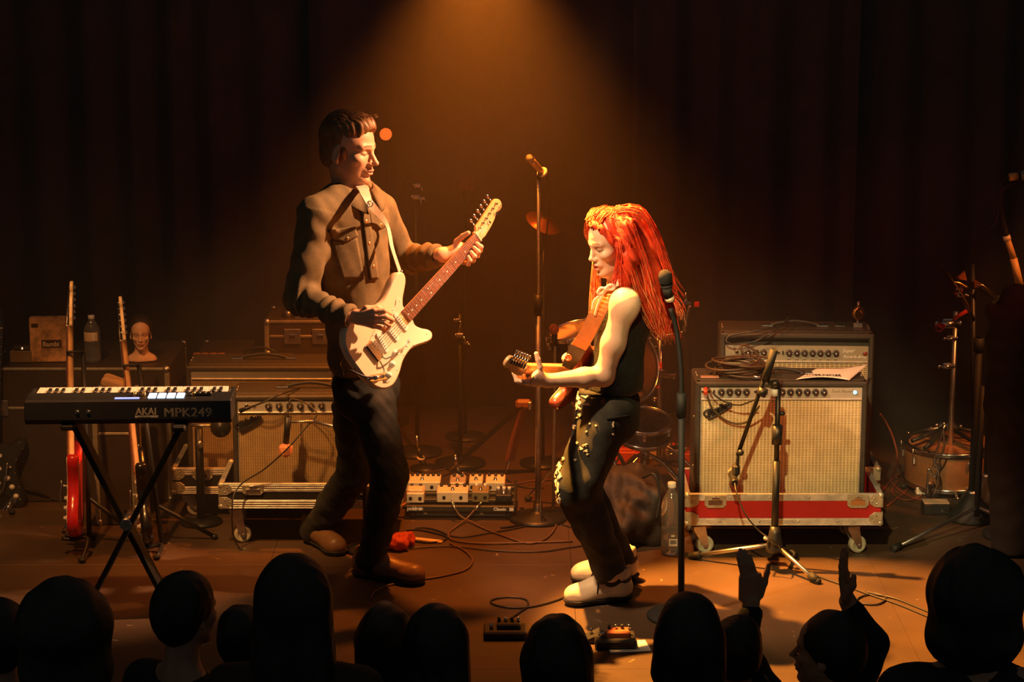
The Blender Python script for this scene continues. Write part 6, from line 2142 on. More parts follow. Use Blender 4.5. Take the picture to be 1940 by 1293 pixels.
g = G(); g.cyl(b0, P(1450, 722, cy - 0.01), 0.0155, n=14); g.obj('boom_grip', RUBBER, bm_, world=True)
g = G(); g.cyl(P(1441, 750, cy), P(1447, 736, cy), 0.020, n=14); g.obj('boom_collar', BPLAST, bm_, world=True)
g = G(); g.ell(P(1403, 858, cy + 0.05), 0.014, nu=10, nv=6); g.cyl(b1, P(1397, 890, cy + 0.10), 0.007, n=8); g.obj('arm_joint', BPLAST, bm_, world=True)
mic(t, P(1388, 896, cy + 0.17), P(1392, 916, cy + 0.02), 0.021, BMETAL, 0.014)
g = G(); g.box(P(1394, 890, cy + 0.10), (0.03, 0.05, 0.05), 0.010); g.obj('mic_clip', RUBBER, t, world=True)
g = G(); g.tube(spline([P(1392, 916, cy + 0.02), P(1396, 935, cy - 0.02), P(1412, 975, cy - 0.05), P(1440, 1008, cy - 0.06), P(1470, 1030, cy - 0.07), F(1500, 1065, 0.006), F(1545, 1090, 0.005), F(1600, 1110, 0.005), F(1650, 1128, 0.005), F(1700, 1145, 0.005), F(1765, 1172, 0.005)], 8), 0.0035, 6); g.obj('cable', CABLE, t, world=True)
g = G(); g.tube(spline([P(1292 + 50, 735, 0.318), P(1350, 745, 0.27), P(1370, 760, 0.26), P(1400, 768, 0.25), P(1432, 757, 0.20)], 8), 0.0035, 6)
PLUGC = thing('patch_cable', 'dark cable plugged into the left end of the pale amplifier panel', 'cable', P(1340, 735, 0.30))
g.obj('lead', CABLE, PLUGC, world=True)
g = G(); g.cyl(P(1337, 737, 0.322), P(1337, 746, 0.29), 0.009, n=10); g.obj('plug', mat('red_plug', (0.5, 0.06, 0.03), 0.4), PLUGC, world=True)
g = G(); g.tube(spline([P(1340, 752, 0.31), P(1350, 775, 0.318), P(1372, 795, 0.315), P(1395, 803, 0.31), P(1418, 798, 0.28), P(1438, 770, 0.2)], 8), 0.0045, 6)
t = thing('slack_cable', 'dark cable hanging in a loop across the pale speaker cloth', 'cable', P(1340, 752, 0.31)); g.obj('lead', mat('olive_cable', (0.08, 0.06, 0.025), 0.5), t, world=True)

# coiled cable and paper on the front right amplifier
AT = 0.1585 + 0.56
cc = Vector((P(1402, 690, 0.45).x, 0.455, AT))
t = thing('cable_coil', 'coil of brown cable on the pale grille amplifier', 'cable', cc)
r_ = random.Random(11)
g = G()
pts = []
for k in range(150):
    a = k * 0.30
    rr_ = 0.098 + 0.020 * math.sin(k * 0.11) + 0.012 * math.sin(k * 0.37)
    zz = 0.008 + 0.0085 * (k * 0.30 / 6.283) + 0.004 * math.sin(a * 2 + k * 0.05)
    pts.append((rr_ * math.cos(a) + 0.012 * math.sin(k * 0.07), rr_ * 0.85 * math.sin(a), zz))
g.tube(pts, 0.0052, 8)
g.obj('loops', mat('brown_cable', (0.07, 0.04, 0.022), 0.45), t)
g = G(); g.tube(spline([(0.03, -0.02, 0.07), (0.0, -0.01, 0.115), (0.02, 0.0, 0.125), (0.06, 0.0, 0.10), (0.10, -0.01, 0.04)], 6), 0.0052, 8); g.obj('loose_end', MATS['brown_cable'], t)
g = G(); g.cyl((0.04, -0.095, 0.012), (0.085, -0.098, 0.012), 0.008, n=12); g.obj('plug', CHROME, t)
pp = [P(1508, 713, 0.355), P(1548, 688, 0.56), P(1645, 695, 0.56), P(1609, 724, 0.34)]
t = thing('sheet_of_paper', 'white sheet printed MON MON lying over the right end of the pale amplifier', 'paper', (pp[0] + pp[2]) / 2)
vs_, fs = [], []
n = 10
for i in range(n + 1):
    for j in range(n + 1):
        u, v = i / n, j / n
        q = pp[0].lerp(pp[3], u).lerp(pp[1].lerp(pp[2], u), v)
        z = AT + 0.004 + 0.012 * math.sin(u * 3.1) * (1 - v) + 0.022 * max(0, u - 0.55) * (v) * 2
        vs_.append(Vector((q.x, q.y, z)))
for i in range(n):
    for j in range(n):
        a = i * (n + 1) + j
        fs.append((a, a + n + 1, a + n + 2, a + 1))
g = G(); g.add(vs_, fs, 0, True); o = g.obj('sheet', PAPER, t, world=True)
sm_ = o.modifiers.new('thickness', 'SOLIDIFY'); sm_.thickness = 0.0008
o['kind'] = ''
del o['kind']
# the word reads upside down from the audience
Ms = Matrix.Translation(((pp[0] + pp[3]) / 2 + Vector((0.085, 0.012, 0)) - t.location) ) 
ang = math.atan2((pp[3] - pp[0]).y, (pp[3] - pp[0]).x)
mid = pp[0].lerp(pp[3], 0.5)
mt = Matrix.Translation(Vector((pp[0].lerp(pp[3], 0.86).x, pp[0].lerp(pp[3], 0.86).y + 0.040, AT + 0.0185)) - t.location) @ Matrix.Rotation(math.pi + ang, 4, 'Z')
text("MON'MON", 0.030, INK, t, mt, 'lettering', 0, 0.0003, 'LEFT', 1.0, 1.05, 0.0008)
g = G(); g.box(Vector((P(1345, 706, 0.40).x, 0.40, AT + 0.004)) - t.location * 0, (0.075, 0.03, 0.007), 0.002)
t = thing('flat_metal_bar', 'flat pale metal bar at the left end of the pale amplifier top', 'bar', (0, 0, 0)); g.obj('bar', mat('rosy_metal', (0.6, 0.35, 0.25), 0.4, 0.6), t, world=True)
# round dial clipped on the rear amplifier
Ar = 0.152 + 0.682
dp = Vector((P(1625, 608, 0.86).x, 0.86, Ar))
t = thing('tuner_dial', 'small round dial standing on the maroon-topped amplifier', 'tuner', dp)
g = G(); g.box((0, 0, 0.011), (0.042, 0.034, 0.022), 0.003); g.obj('chrome_foot', CHROME, t)
Md = Matrix.Translation((0, 0, 0.062)) @ Matrix.Rotation(math.radians(32), 4, 'Z') @ Matrix.Rotation(math.pi / 2, 4, 'X')
g = G(Md); g.lathe([(0.027, -0.012), (0.030, -0.010), (0.030, 0.010), (0.027, 0.013)], 26); g.obj('case', GOLD, t)
g = G(Md); g.lathe([(0.026, 0.0125), (0.0, 0.0130)], 26); g.box((0.006, 0.006, 0.0135), (0.002, 0.018, 0.001), R=Matrix.Rotation(0.6, 3, 'Z')); fc = g.obj('face', mat('amber_face', (0.8, 0.42, 0.14), 0.4), t)
g = G(); g.cyl((0, 0, 0.018), (0, 0, 0.036), 0.006, n=10); g.cyl((0, 0, 0.092), (0, 0, 0.104), 0.005, n=10); g.ell((0, 0, 0.106), 0.007, nu=10, nv=6); g.obj('stem', CHROME, t)
t = thing('metal_clip', 'tiny bright clip on the maroon amplifier top beside the dial', 'clip', Vector((P(1588, 609, 0.86).x, 0.86, Ar + 0.001)))
g = G(); g.box((0, 0, 0.004), (0.03, 0.012, 0.007), 0.002); g.obj('clip', CHROME, t)
g = G(); g.box((0.02, 0.002, 0.003), (0.016, 0.008, 0.005), 0.001); g.obj('tab', CHROME, t)
t = thing('looped_cable', 'black cable looped over the maroon amplifier panel', 'cable', P(1380, 640, 0.68))
g = G(); g.tube(spline([P(1478, 618, 0.74), P(1440, 626, 0.68), P(1398, 633, 0.695), P(1380, 638, 0.70), P(1377, 648, 0.69), P(1392, 653, 0.69), P(1420, 650, 0.69), P(1440, 643, 0.69), P(1462, 630, 0.68), P(1484, 614, 0.76), P(1500, 606, 0.95), Vector((1.24, 1.02, 0.6)), Vector((1.24, 1.04, 0.3))], 8), 0.0040, 6); g.obj('lead', CABLE, t, world=True)

# foam-balled microphone hanging before the left amplifier
ym = 0.40
t = thing('microphone_stand', 'short boom stand with orange foam ball microphone before the left amplifier', 'microphone stand', (P(690, 930, ym).x, 0.34, 0))
ball = P(541, 853, ym)
FOAM = mat('orange_foam', (0.78, 0.30, 0.14), 0.85, 0, 0.1, 40)
bmx = bmesh_ico = None
import bmesh
bmm = bmesh.new(); bmesh.ops.create_icosphere(bmm, subdivisions=1, radius=0.0345)
g = G(); g.add([(ball + v.co)[:] for v in bmm.verts], [[v.index for v in f_.verts] for f_ in bmm.faces]); bmm.free()
g.obj('foam_ball', FOAM, t, world=True)
g = G(); g.cyl(ball + Vector((0.002, 0, 0.028)), P(546, 790, ym), 0.012, 0.015, 14); g.obj('handle', BMETAL, t, world=True)
g = G(); g.cyl(P(545, 800, ym), P(594, 799, ym - 0.02), 0.006, n=8); g.cyl(P(594, 799, ym - 0.02), P(690, 822, ym - 0.04), 0.0075, n=10); g.obj('boom_arm', STEEL, t, world=True)
g = G(); pb_ = P(690, 822, ym - 0.04); g.cyl(pb_, (pb_.x, pb_.y, 0.03), 0.010, n=12); g.obj('pole', BMETAL, t, world=True)
round_base(t, pb_.x, pb_.y - 0.02, 0.085)
g = G(); g.tube(spline([P(546, 790, ym), P(548, 762, ym + 0.02), P(556, 757, ym + 0.03), P(580, 765, ym + 0.03), P(600, 785, ym), P(580, 810, ym - 0.02), P(545, 850, ym - 0.05), P(500, 890, ym - 0.04), P(455, 920, ym - 0.04), P(440, 960, ym - 0.08), F(455, 1040, 0.006), F(560, 1060, 0.006)], 7), 0.0032, 6); g.obj('cable', CABLE, t, world=True)
t = thing('patch_cable', 'dark cable with thick plug in the left amplifier panel', 'cable', P(458, 775, 0.46))
g = G(); g.tube(spline([P(465, 776, 0.45), P(500, 762, 0.42), P(530, 748, 0.44), P(548, 742, 0.5), P(570, 736, 0.62), Vector((P(590, 732, 0.75).x, 0.77, 0.55)), Vector((P(590, 732, 0.75).x, 0.78, 0.3))], 7), 0.0040, 6); g.obj('lead', CABLE, t, world=True)
g = G(); g.cyl(P(455, 779, 0.455), P(474, 772, 0.44), 0.010, 0.007, 10); g.obj('plug', BMETAL, t, world=True)
# stand with round pad before the back left amplifier
t = thing('clamp_stand', 'black stand with round disc and cross bar before the back left amplifier', 'stand', (P(379, 930, 0.74).x, 0.74, 0))
x_ = P(379, 900, 0.74).x
g = G(); g.cyl((x_, 0.74, 0.02), (x_, 0.74, P(379, 812, 0.74).z), 0.018, n=12); g.obj('pole', BMETAL, t, world=True)
g = G(); g.cyl(P(360, 806, 0.74), P(408, 808, 0.74), 0.007, n=10); g.obj('cross_bar', STEEL, t, world=True)
g = G(); g.lathe([(0.042, -0.012), (0.045, 0.0), (0.042, 0.012), (0.018, 0.014), (0.014, 0.020), (0.0, 0.021)], 24, Matrix.Translation(P(418, 810, 0.72)) @ FRONT); g.obj('round_disc', BPLAST, t, world=True)
g = G(); g.ell(P(378, 843, 0.71), (0.014, 0.010, 0.018), nu=12, nv=8); g.obj('clamp_knob', STEEL, t, world=True)
g = G(); g.lathe([(0.09, 0), (0.09, 0.01), (0.02, 0.02)], 20, Matrix.Translation((x_, 0.74, 0.001))); g.obj('base', BMETAL, t, world=True)

# ------------------------------------------------------------------ pedalboard
b0 = F(772, 985); bw = 0.475; bd = 0.30
PBx, PBy = b0.x + bw / 2 - 0.005, b0.y + bd / 2
t = thing('pedalboard_frame', 'black pedalboard frame with white lettering, crowded with pedals', 'pedalboard', (PBx, PBy, 0), (0, 0, math.radians(-1.5)))
BOARDM = mat('dark_green_metal', (0.024, 0.026, 0.02), 0.5, 0.2)
g = G(); g.box((0, -bd / 2, 0.050), (bw, 0.022, 0.030), 0.005); fr_ = g.obj('front_rail', BOARDM, t)
for k in range(3):
    g = G(); g.box((0, -bd / 2 + 0.08 + 0.075 * k, 0.066 + 0.008 * k), (bw, 0.045, 0.018), 0.004); g.obj('rail', BOARDM, t)
for sx in (-1, 1):
    g = G(); g.prism([(-bd / 2, 0.035), (-bd / 2, 0.066), (bd / 2 - 0.02, 0.100), (bd / 2 - 0.02, 0.02)], -0.006, 0.006, 0.001, Matrix.Translation((sx * (bw / 2 - 0.006), 0, 0)) @ Matrix.Rotation(math.pi / 2, 4, 'Z') @ Matrix.Rotation(math.pi / 2, 4, 'X')); g.obj('side_plate', BOARDM, t)
    for y in (-bd / 2 + 0.02, bd / 2 - 0.04):
        g = G(); g.cyl((sx * (bw / 2 - 0.03), y, 0.001), (sx * (bw / 2 - 0.03), y, 0.04), 0.014, n=12); g.obj('foot', RUBBER, t)
g = G(); g.box((0, -bd / 2 + 0.05, 0.028), (bw * 0.86, 0.07, 0.040), 0.004); g.obj('power_unit', BPLAST, t)
for x in (-0.152, 0.09):
    g = G(); g.box((x, -bd / 2 + 0.0135, 0.027), (0.016, 0.004, 0.014), 0.001); g.obj('voltage_label', mat('faded_label', (0.5, 0.45, 0.25), 0.7), t)
text('pedaltrain', 0.022, WHITE, t, Matrix.Translation((-bw / 2 + 0.008, -bd / 2 - 0.0113, 0.044)) @ FRONT, 'lettering', 0.05, 0.0003, 'LEFT', 0.86, 0.92, 0.0006)
text('Classic', 0.018, WHITE, t, Matrix.Translation((bw / 2 - 0.095, -bd / 2 - 0.0113, 0.045)) @ FRONT, 'lettering', 0, 0.0003, 'LEFT', 1.0, 1.1, 0.0006)
g = G(); g.box((bw / 2 - 0.017, -bd / 2 - 0.0115, 0.050), (0.018, 0.001, 0.014)); g.obj('white_square', WHITE, fr_)
PCOL = {'w': mat('cream_pedal', (0.80, 0.62, 0.40), 0.45), 'o': mat('olive_pedal', (0.22, 0.17, 0.07), 0.5), 'k': BPLAST, 's': mat('silver_pedal', (0.6, 0.5, 0.36), 0.4, 0.4)}
def pedal(label, x, y, z, w, d, h, col, knobs_=3, tread=False, group=None, rz=0.0):
    p = thing('effects_pedal', label, 'pedal', (x, y, z), (0.10, 0, rz), group)
    g = G(); g.box((0, 0, h / 2), (w, d, h), 0.004); g.obj('case', PCOL[col] if col in PCOL else col, p)
    for k in range(knobs_):
        g = G(); g.lathe([(0.0075, h), (0.007, h + 0.013), (0.0, h + 0.014)], 12, Matrix.Translation((-w / 2 + w * (k + 0.5) / knobs_, d * 0.28, 0))); g.obj('knob', BPLAST if col in 'ws' else WHITE, p)
    if tread:
        g = G(); g.box((0, -d * 0.12, h + 0.006), (w * 0.9, d * 0.55, 0.012), 0.004); g.obj('tread', PCOL.get(col, BPLAST), p)
    else:
        g = G(); g.lathe([(0.009, h), (0.009, h + 0.004), (0.006, h + 0.006), (0.0055, h + 0.014), (0.0, h + 0.0145)], 14, Matrix.Translation((0, -d * 0.25, 0))); g.obj('footswitch', CHROME, p)
    for sx in (-1, 1):
        g = G(); g.cyl((sx * w * 0.27, -d / 2 - 0.006, h * 0.5), (sx * w * 0.27, -d / 2 + 0.002, h * 0.5), 0.0075, n=12); g.obj('socket', BMETAL, p)
    return p
c_, s_ = math.cos(math.radians(-1.5)), math.sin(math.radians(-1.5))
PEDS = [(-0.195, -0.095, 0.074, 0.075, 0.095, 0.046, 'w', 2, True, 'cream pedal with wide tread at the left front of the pedalboard'),
        (-0.035, -0.090, 0.074, 0.135, 0.085, 0.050, 'w', 4, False, 'wide cream pedal with four holes in the middle front of the pedalboard'),
        (0.085, -0.085, 0.074, 0.075, 0.085, 0.050, 'o', 2, False, 'olive pedal right of the wide cream pedal on the pedalboard'),
        (0.185, -0.080, 0.074, 0.070, 0.08, 0.034, 'k', 3, False, 'small black pedal at the right front of the pedalboard'),
        (-0.175, 0.045, 0.088, 0.16, 0.10, 0.044, 'w', 7, False, 'long cream pedal with many knobs at the back left of the pedalboard'),
        (-0.02, 0.05, 0.088, 0.07, 0.10, 0.040, 's', 2, False, 'silver pedal in the middle back of the pedalboard'),
        (0.06, 0.05, 0.088, 0.06, 0.10, 0.044, 'w', 2, False, 'tall cream pedal behind the olive one'),
        (0.145, 0.05, 0.088, 0.085, 0.10, 0.044, 'w', 3, False, 'cream pedal at the back right corner of the pedalboard')]
for (x, y, z, w, d, h, col, kn, tr, lab) in PEDS:
    pedal(lab, PBx + x * c_ - y * s_, PBy + x * s_ + y * c_, z, w, d, h, col, kn, tr, 'pedals on the pedalboard', math.radians(-1.5))
def cable(label, pts, r=0.0036, m=None, ends=None, name='cable'):
    p = spline(pts, 8)
    t = thing(name, label, 'cable', Vector((p[0].x, p[0].y, 0)))
    g = G(); g.tube(p, r, 6); g.obj('lead', m or CABLE, t, world=True)
    for e in (ends or []):
        a, b = (p[0], p[3]) if e == 0 else (p[-1], p[-4])
        d = (b - a).normalized()
        g = G(); g.cyl(a, a + d * 0.03, 0.008, 0.006, 10); g.cyl(a - d * 0.02, a, 0.004, n=8); g.obj('plug', CHROME, t, world=True)
    return t
def fl_pts(*pp, z=0.005):
    return [F(x, y, z) for x, y in pp]
BRC = mat('warm_cable', (0.12, 0.06, 0.03), 0.5)
yf = PBy - bd / 2
cable('patch cable drooping from the middle of the pedalboard front', [P(858, 955, yf - 0.01), P(862, 964, yf - 0.03), P(872, 978, yf - 0.04), P(890, 988, yf - 0.06), F(920, 1003, 0.006), F(960, 1018, 0.006), F(1000, 1030, 0.006), F(1032, 1022, 0.006), F(1052, 1000, 0.006), F(1057, 970, 0.006)], 0.0042, BRC, [0])
cable('patch cable drooping from the olive pedal', [P(908, 957, yf - 0.01), P(896, 970, yf - 0.03), P(884, 983, yf - 0.05), F(862, 1000, 0.006), F(850, 1012, 0.006), F(858, 1024, 0.006), F(900, 1030, 0.006), F(960, 1030, 0.006), F(1085, 1026, 0.006)], 0.0042, BRC, [0])
cable('thin cable sweeping from the tall stand base round to the pedalboard', fl_pts((1047, 955), (1040, 975), (1015, 992), (975, 1002), (930, 1010), (880, 1018), (852, 1016)), 0.0032)
cable('loop of cable lying left before the pedalboard', fl_pts((778, 1004), (800, 1000), (830, 1006), (848, 1016), (836, 1026), (800, 1028), (770, 1020), (765, 1008), (790, 1004), (830, 1012), (852, 1020)), 0.0038)
cable('long cable curling on the stage before the guitarist', fl_pts((852, 1030), (880, 1044), (895, 1062), (882, 1080), (840, 1092), (790, 1100), (735, 1110), (708, 1124), (703, 1136)), 0.0040, BRC)
cable('cable crossing the stage from the pedalboard to her feet', fl_pts((775, 1040), (850, 1036), (940, 1044), (1020, 1046), (1080, 1038), (1130, 1030)), 0.0032)
cable('small ring of cable on the stage left of her shoes', fl_pts((1095, 1118), (1060, 1136), (1010, 1150), (965, 1152), (932, 1144), (935, 1136), (965, 1132), (995, 1136), (1000, 1148), (985, 1160), (962, 1176)), 0.0036)
cable('dark cables behind the pedalboard running right', fl_pts((770, 905), (830, 892), (860, 888), (900, 905), (950, 918), (1010, 912), (1060, 908), (1085, 906)), 0.0040, BRC)
cable('second dark cable behind the pedalboard', fl_pts((762, 915), (800, 913), (845, 900), (880, 890), (940, 900), (985, 922), (1030, 925)), 0.0036)
cable('cable looping on the stage right of the raised hand', fl_pts((1640, 1122), (1670, 1128), (1678, 1136), (1660, 1146), (1628, 1143), (1626, 1134), (1650, 1127), (1690, 1133), (1730, 1148), (1770, 1166), (1800, 1190)), 0.0036)
cable('cable dropping to the stage edge at the far right', fl_pts((1790, 1080), (1778, 1100), (1768, 1125), (1764, 1150), (1775, 1170)), 0.0034)
cable('thin cable lying behind the right amplifier trays', fl_pts((1680, 960), (1720, 925), (1700, 905), (1690, 915), (1720, 940), (1760, 950)), 0.0034, mat('red_brown_cable', (0.2, 0.05, 0.03), 0.5))
cable('second red-brown cable tangle right of the amplifiers', fl_pts((1672, 930), (1700, 900), (1735, 905), (1750, 935), (1715, 948), (1690, 930), (1720, 900), (1765, 912)), 0.0034, MATS['red_brown_cable'])
cable('cable rising beside the maroon amplifier', [F(1690, 905, 0.006), P(1700, 870, 1.3), P(1692, 830, 1.3), P(1678, 800, 1.28), P(1668, 785, 1.2)], 0.0045, MATS['red_brown_cable'])
cable('cable from the chrome stand down to the black bag', [P(1262, 865, 1.5), P(1264, 890, 1.2), P(1280, 910, 0.9), F(1296, 925, 0.008), F(1310, 940, 0.006)], 0.0038, BRC)
cable('white cable end lying by the pedalboard corner', fl_pts((990, 965), (1010, 975), (1000, 990), (970, 998), (948, 1000)), 0.0045, BMETAL, [0])
# red box and tape by the guitarist's front shoe
p = F(748, 1040)
t = thing('cloth_bundle', 'red crumpled cloth bundle behind his front shoe', 'bundle', (p.x, p.y, 0))
f = S(); f.rc(Vector((p.x - 0.03, p.y, 0.035)), Vector((p.x + 0.05, p.y + 0.03, 0.03)), 0.035, 0.032, 0.02); f.ell((p.x + 0.01, p.y - 0.03, 0.03), (0.05, 0.03, 0.028), None, 0.02); f.disp = sines(61, 90, 0.007, 6); f.plane((0, 0, 0.002), (0, 0, -1))
sobj('cloth', f, 0.005, mat('red_cloth', (0.42, 0.04, 0.015), 0.7), t)
p, q = F(776, 1022), F(838, 1029)
t = thing('tape_strip', 'pale strip of tape on the stage before the pedalboard', 'tape', (p + q) / 2)
g = G(); g.box((0, 0, 0.004), ((q - p).length, 0.03, 0.007), 0.002, Matrix.Rotation(math.atan2((q - p).y, (q - p).x), 3, 'Z')); g.obj('strip', mat('pale_tape', (0.72, 0.52, 0.34), 0.6), t)
p = F(752, 985); t = thing('orange_strap_end', 'orange strap end lying left of the pedalboard', 'strap', p)
g = G(); g.box((0.02, 0.03, 0.05), (0.10, 0.022, 0.012), 0.003, Matrix.Rotation(-0.6, 3, 'Y')); g.box((-0.015, 0.03, 0.012), (0.022, 0.022, 0.022), 0.003); g.obj('strap', mat('orange_leather', (0.62, 0.25, 0.08), 0.6), t)

# A-frame stand behind the tall microphone
Ya = 1.45
t = thing('folding_stand', 'reddish-brown folding stand leg sloping behind the tall microphone', 'stand', (P(990, 765, Ya).x, Ya, 0))
tp, f1, f2 = P(992, 766, Ya), F(960, 898), P(875, 845, Ya + 0.15)
f1 = Vector((f1.x, f1.y, 0.01)); f2 = Vector((tp.x - 0.34, Ya + 0.12, 0.01))
BRN = mat('brown_tube', (0.30, 0.11, 0.05), 0.5)
for (e, w, m_) in ((f1, 0.046, BRN), (f2, 0.045, BMETAL)):
    d = (e - tp).normalized(); L = (e - tp).length
    g = G(); g.box((tp + e) / 2 - d * 0.03, (w, 0.024, L - 0.06), 0.005, d.to_track_quat('Z', 'Y').to_matrix()); g.obj('leg', m_, t, world=True)
    g = G(); g.cyl(e - d * 0.07, e, 0.010, n=10); g.obj('foot_rod', CHROME, t, world=True)
g = G(); g.box(tp, (0.075, 0.04, 0.045), 0.012); g.obj('hinge_block', BRN, t, world=True)
g = G(); g.box(tp + Vector((0.028, -0.022, -0.004)), (0.014, 0.006, 0.036), 0.002); g.obj('hinge_plate', CHROME, t, world=True)
# dim hardware stands in the dark behind
def dim_stand(label, px, ytop, Y, bits):
    b = P(px, 860, Y); b.z = 0
    t = thing('hardware_stand', label, 'stand', (b.x, Y, 0))
    g = G(); g.cyl((b.x, Y, 0.02), (b.x, Y, P(px, ytop, Y).z), 0.011, n=10); g.obj('pole', BMETAL, t, world=True)
    g = G(); g.lathe([(0.12, 0), (0.12, 0.012), (0.02, 0.022)], 20, Matrix.Translation((b.x, Y, 0.001))); g.obj('base', BMETAL, t, world=True)
    for (x, y, r) in bits:
        p = P(x, y, Y - 0.02)
        g = G(); g.box(p, (r * 2.2, r * 1.3, r * 1.4), r * 0.3); g.cyl(p + Vector((r, -r, 0)), p + Vector((r * 1.6, -r, -r * 1.6)), r * 0.25, n=8); g.ell(p + Vector((-r, -r * 0.6, r * 0.3)), r * 0.5, nu=10, nv=6); g.obj('clamp', CHROME, t, world=True)
dim_stand('dark stand with glinting clamps behind his left shoulder', 791, 345, 1.9, [(791, 352, 0.016), (788, 374, 0.018), (801, 376, 0.010)])
dim_stand('dark stand with small clamps between guitarist and tall microphone', 872, 595, 1.7, [(866, 607, 0.012), (871, 636, 0.018), (884, 650, 0.010)])
t = thing('stage_fixture', 'dim reddish lamp head hanging in the dark above the guitar neck', 'lamp', P(880, 347, 2.2))
g = G(); g.lathe([(0.018, -0.05), (0.036, -0.03), (0.042, 0.03), (0.036, 0.035), (0.0, 0.02)], 20, Matrix.Rotation(1.2, 4, 'Y') @ Matrix.Rotation(0.6, 4, 'X')); g.obj('can', mat('dull_red_metal', (0.25, 0.07, 0.03), 0.5, 0.4), t)
zz_ = P(880, 347, 2.2).z
g = G(); g.cyl((0, 0, -0.02), (0, 0, -zz_ + 0.02), 0.009, n=8); g.obj('pole', BMETAL, t)
g = G(); g.lathe([(0.10, 0), (0.10, 0.012), (0.02, 0.02)], 18, Matrix.Translation((0, 0, -zz_ + 0.001))); g.obj('base', BMETAL, t)
t = thing('cymbal_on_stand', 'dim red cymbal low in the dark behind the tall microphone', 'cymbal', P(1030, 420, 1.7))
zz_ = P(1030, 420, 1.7).z
g = G(); g.lathe([(0.0, 0.016), (0.016, 0.014), (0.024, 0.004), (0.085, -0.008), (0.085, -0.010), (0.0, 0.002)], 30, Matrix.Rotation(0.45, 4, 'Y') @ Matrix.Rotation(0.35, 4, 'X')); g.obj('cymbal', MATS['bronze_red'], t)
g = G(); g.cyl((0, 0, 0.03), (0, 0, -zz_ + 0.01), 0.008, n=8); g.obj('pole', BMETAL, t)
g = G(); g.lathe([(0.11, 0), (0.11, 0.012), (0.02, 0.02)], 18, Matrix.Translation((0, 0, -zz_ + 0.001))); g.obj('base', BMETAL, t)
# two microphones on the floor behind the pedalboard
for (x0, y0, x1, y1, lab) in ((789, 826, 797, 868, 'short chrome rod stand with white-ringed microphone behind the pedalboard'), (862, 862, 872, 900, 'second white-ringed microphone stand behind the pedalboard')):
    b = F(x1 + 8, y1 + 22)
    t = thing('low_microphone', lab, 'microphone', (b.x, b.y, 0))
    g = G(); g.cyl(P(x0, y0, b.y), P(x0 + 3, y0 + 24, b.y), 0.008, n=10); g.obj('chrome_rod', CHROME, t, world=True)
    g = G(); g.cyl(P(x0 + 3, y0 + 24, b.y), P(x1, y1, b.y), 0.012, n=10); g.cyl(P(x1, y1, b.y), (b.x, b.y, 0.01), 0.015, n=12); g.obj('body', BPLAST, t, world=True)
    g = G(); g.ring(P(x1, y1, b.y), 0.014, 0.0055, (0.2, -0.4, 1), 16, 8); g.obj('white_ring', WHITE, t, world=True)
    g = G(); g.lathe([(0.07, 0), (0.07, 0.01), (0.02, 0.02)], 18, Matrix.Translation((b.x, b.y, 0.001))); g.obj('base', BMETAL, t, world=True)

# red pedals on the floor behind her
REDP = mat('orange_red_pedal', (0.80, 0.13, 0.04), 0.45)
DEEPR = mat('deep_red_pedal', (0.6, 0.02, 0.015), 0.4)
for (x, y, w, d, h, m_, lab) in ((1182, 882, 0.115, 0.10, 0.062, REDP, 'large orange-red pedal on the floor behind her knees'), (1212, 882, 0.07, 0.10, 0.058, REDP, 'orange-red pedal beside the large one behind her knees'),
                                 (1240, 872, 0.075, 0.08, 0.060, PCOL['w'], 'cream pedal behind the chrome stand legs'), (1278, 876, 0.075, 0.09, 0.058, PCOL['s'], 'silver pedal right of the chrome stand legs'), (1306, 880, 0.05, 0.07, 0.05, REDP, 'orange-red pedal against the right amplifier')):
    p = F(x, y)
    t = thing('floor_pedal', lab, 'pedal', (p.x, p.y + d / 2, 0), group=None)
    g = G(); g.box((0, 0, h / 2 + 0.001), (w, d, h), 0.005); g.obj('case', m_, t)
    for k in range(3):
        g = G(); g.lathe([(0.008, h), (0.007, h + 0.018), (0.0, h + 0.019)], 12, Matrix.Translation((-w * 0.32 + w * 0.32 * k, d * 0.22, 0))); g.obj('knob', DEEPR if k == 1 else WHITE, t)
    g = G(); g.box((0, -d * 0.22, h + 0.006), (w * 0.7, d * 0.35, 0.012), 0.003); g.obj('tread', BPLAST if m_ is not REDP else REDP, t)

# black bag and striped shoe behind her
BAG = mat('black_nylon_bag', (0.020, 0.014, 0.010), 0.7, 0, 0.3, 14, 0.5, 60)
yb_ = 0.48
t = thing('soft_bag', 'crumpled black bag lying behind her legs beside the bottle', 'bag', (P(1200, 1040, yb_).x, yb_, 0))
f = S()
f.ell(P(1190, 985, yb_), (0.135, 0.14, 0.115), None, 0.06); f.ell(P(1222, 935, yb_ + 0.06), (0.105, 0.11, 0.10), None, 0.06); f.ell(P(1165, 935, yb_ + 0.08), (0.085, 0.10, 0.085), None, 0.05)
f.rc(P(1150, 1010, yb_), P(1245, 1015, yb_), 0.075, 0.07, 0.05); f.rc(P(1160, 900, yb_ + 0.12), P(1240, 902, yb_ + 0.12), 0.045, 0.04, 0.05)
fb1, fb2 = sines(81, 19, 0.026, 7), sines(82, 42, 0.011, 7)
f.disp = lambda X: fb1(X) + fb2(X)
f.plane((0, 0, 0.003), (0, 0, -1))
bg = sobj('bag_cloth', f, 0.009, BAG, t)
g = G(); g.tube(spline([P(1218, 905, yb_ - 0.06), P(1240, 900, yb_ - 0.10), P(1250, 940, yb_ - 0.10), P(1244, 985, yb_ - 0.10)], 6), 0.006, 8); g.obj('carry_strap', BLACK, t, world=True)
p = F(1160, 1000)
t = thing('striped_shoe', 'black shoe with white stripes standing behind her calves', 'shoe', (p.x, p.y, 0))
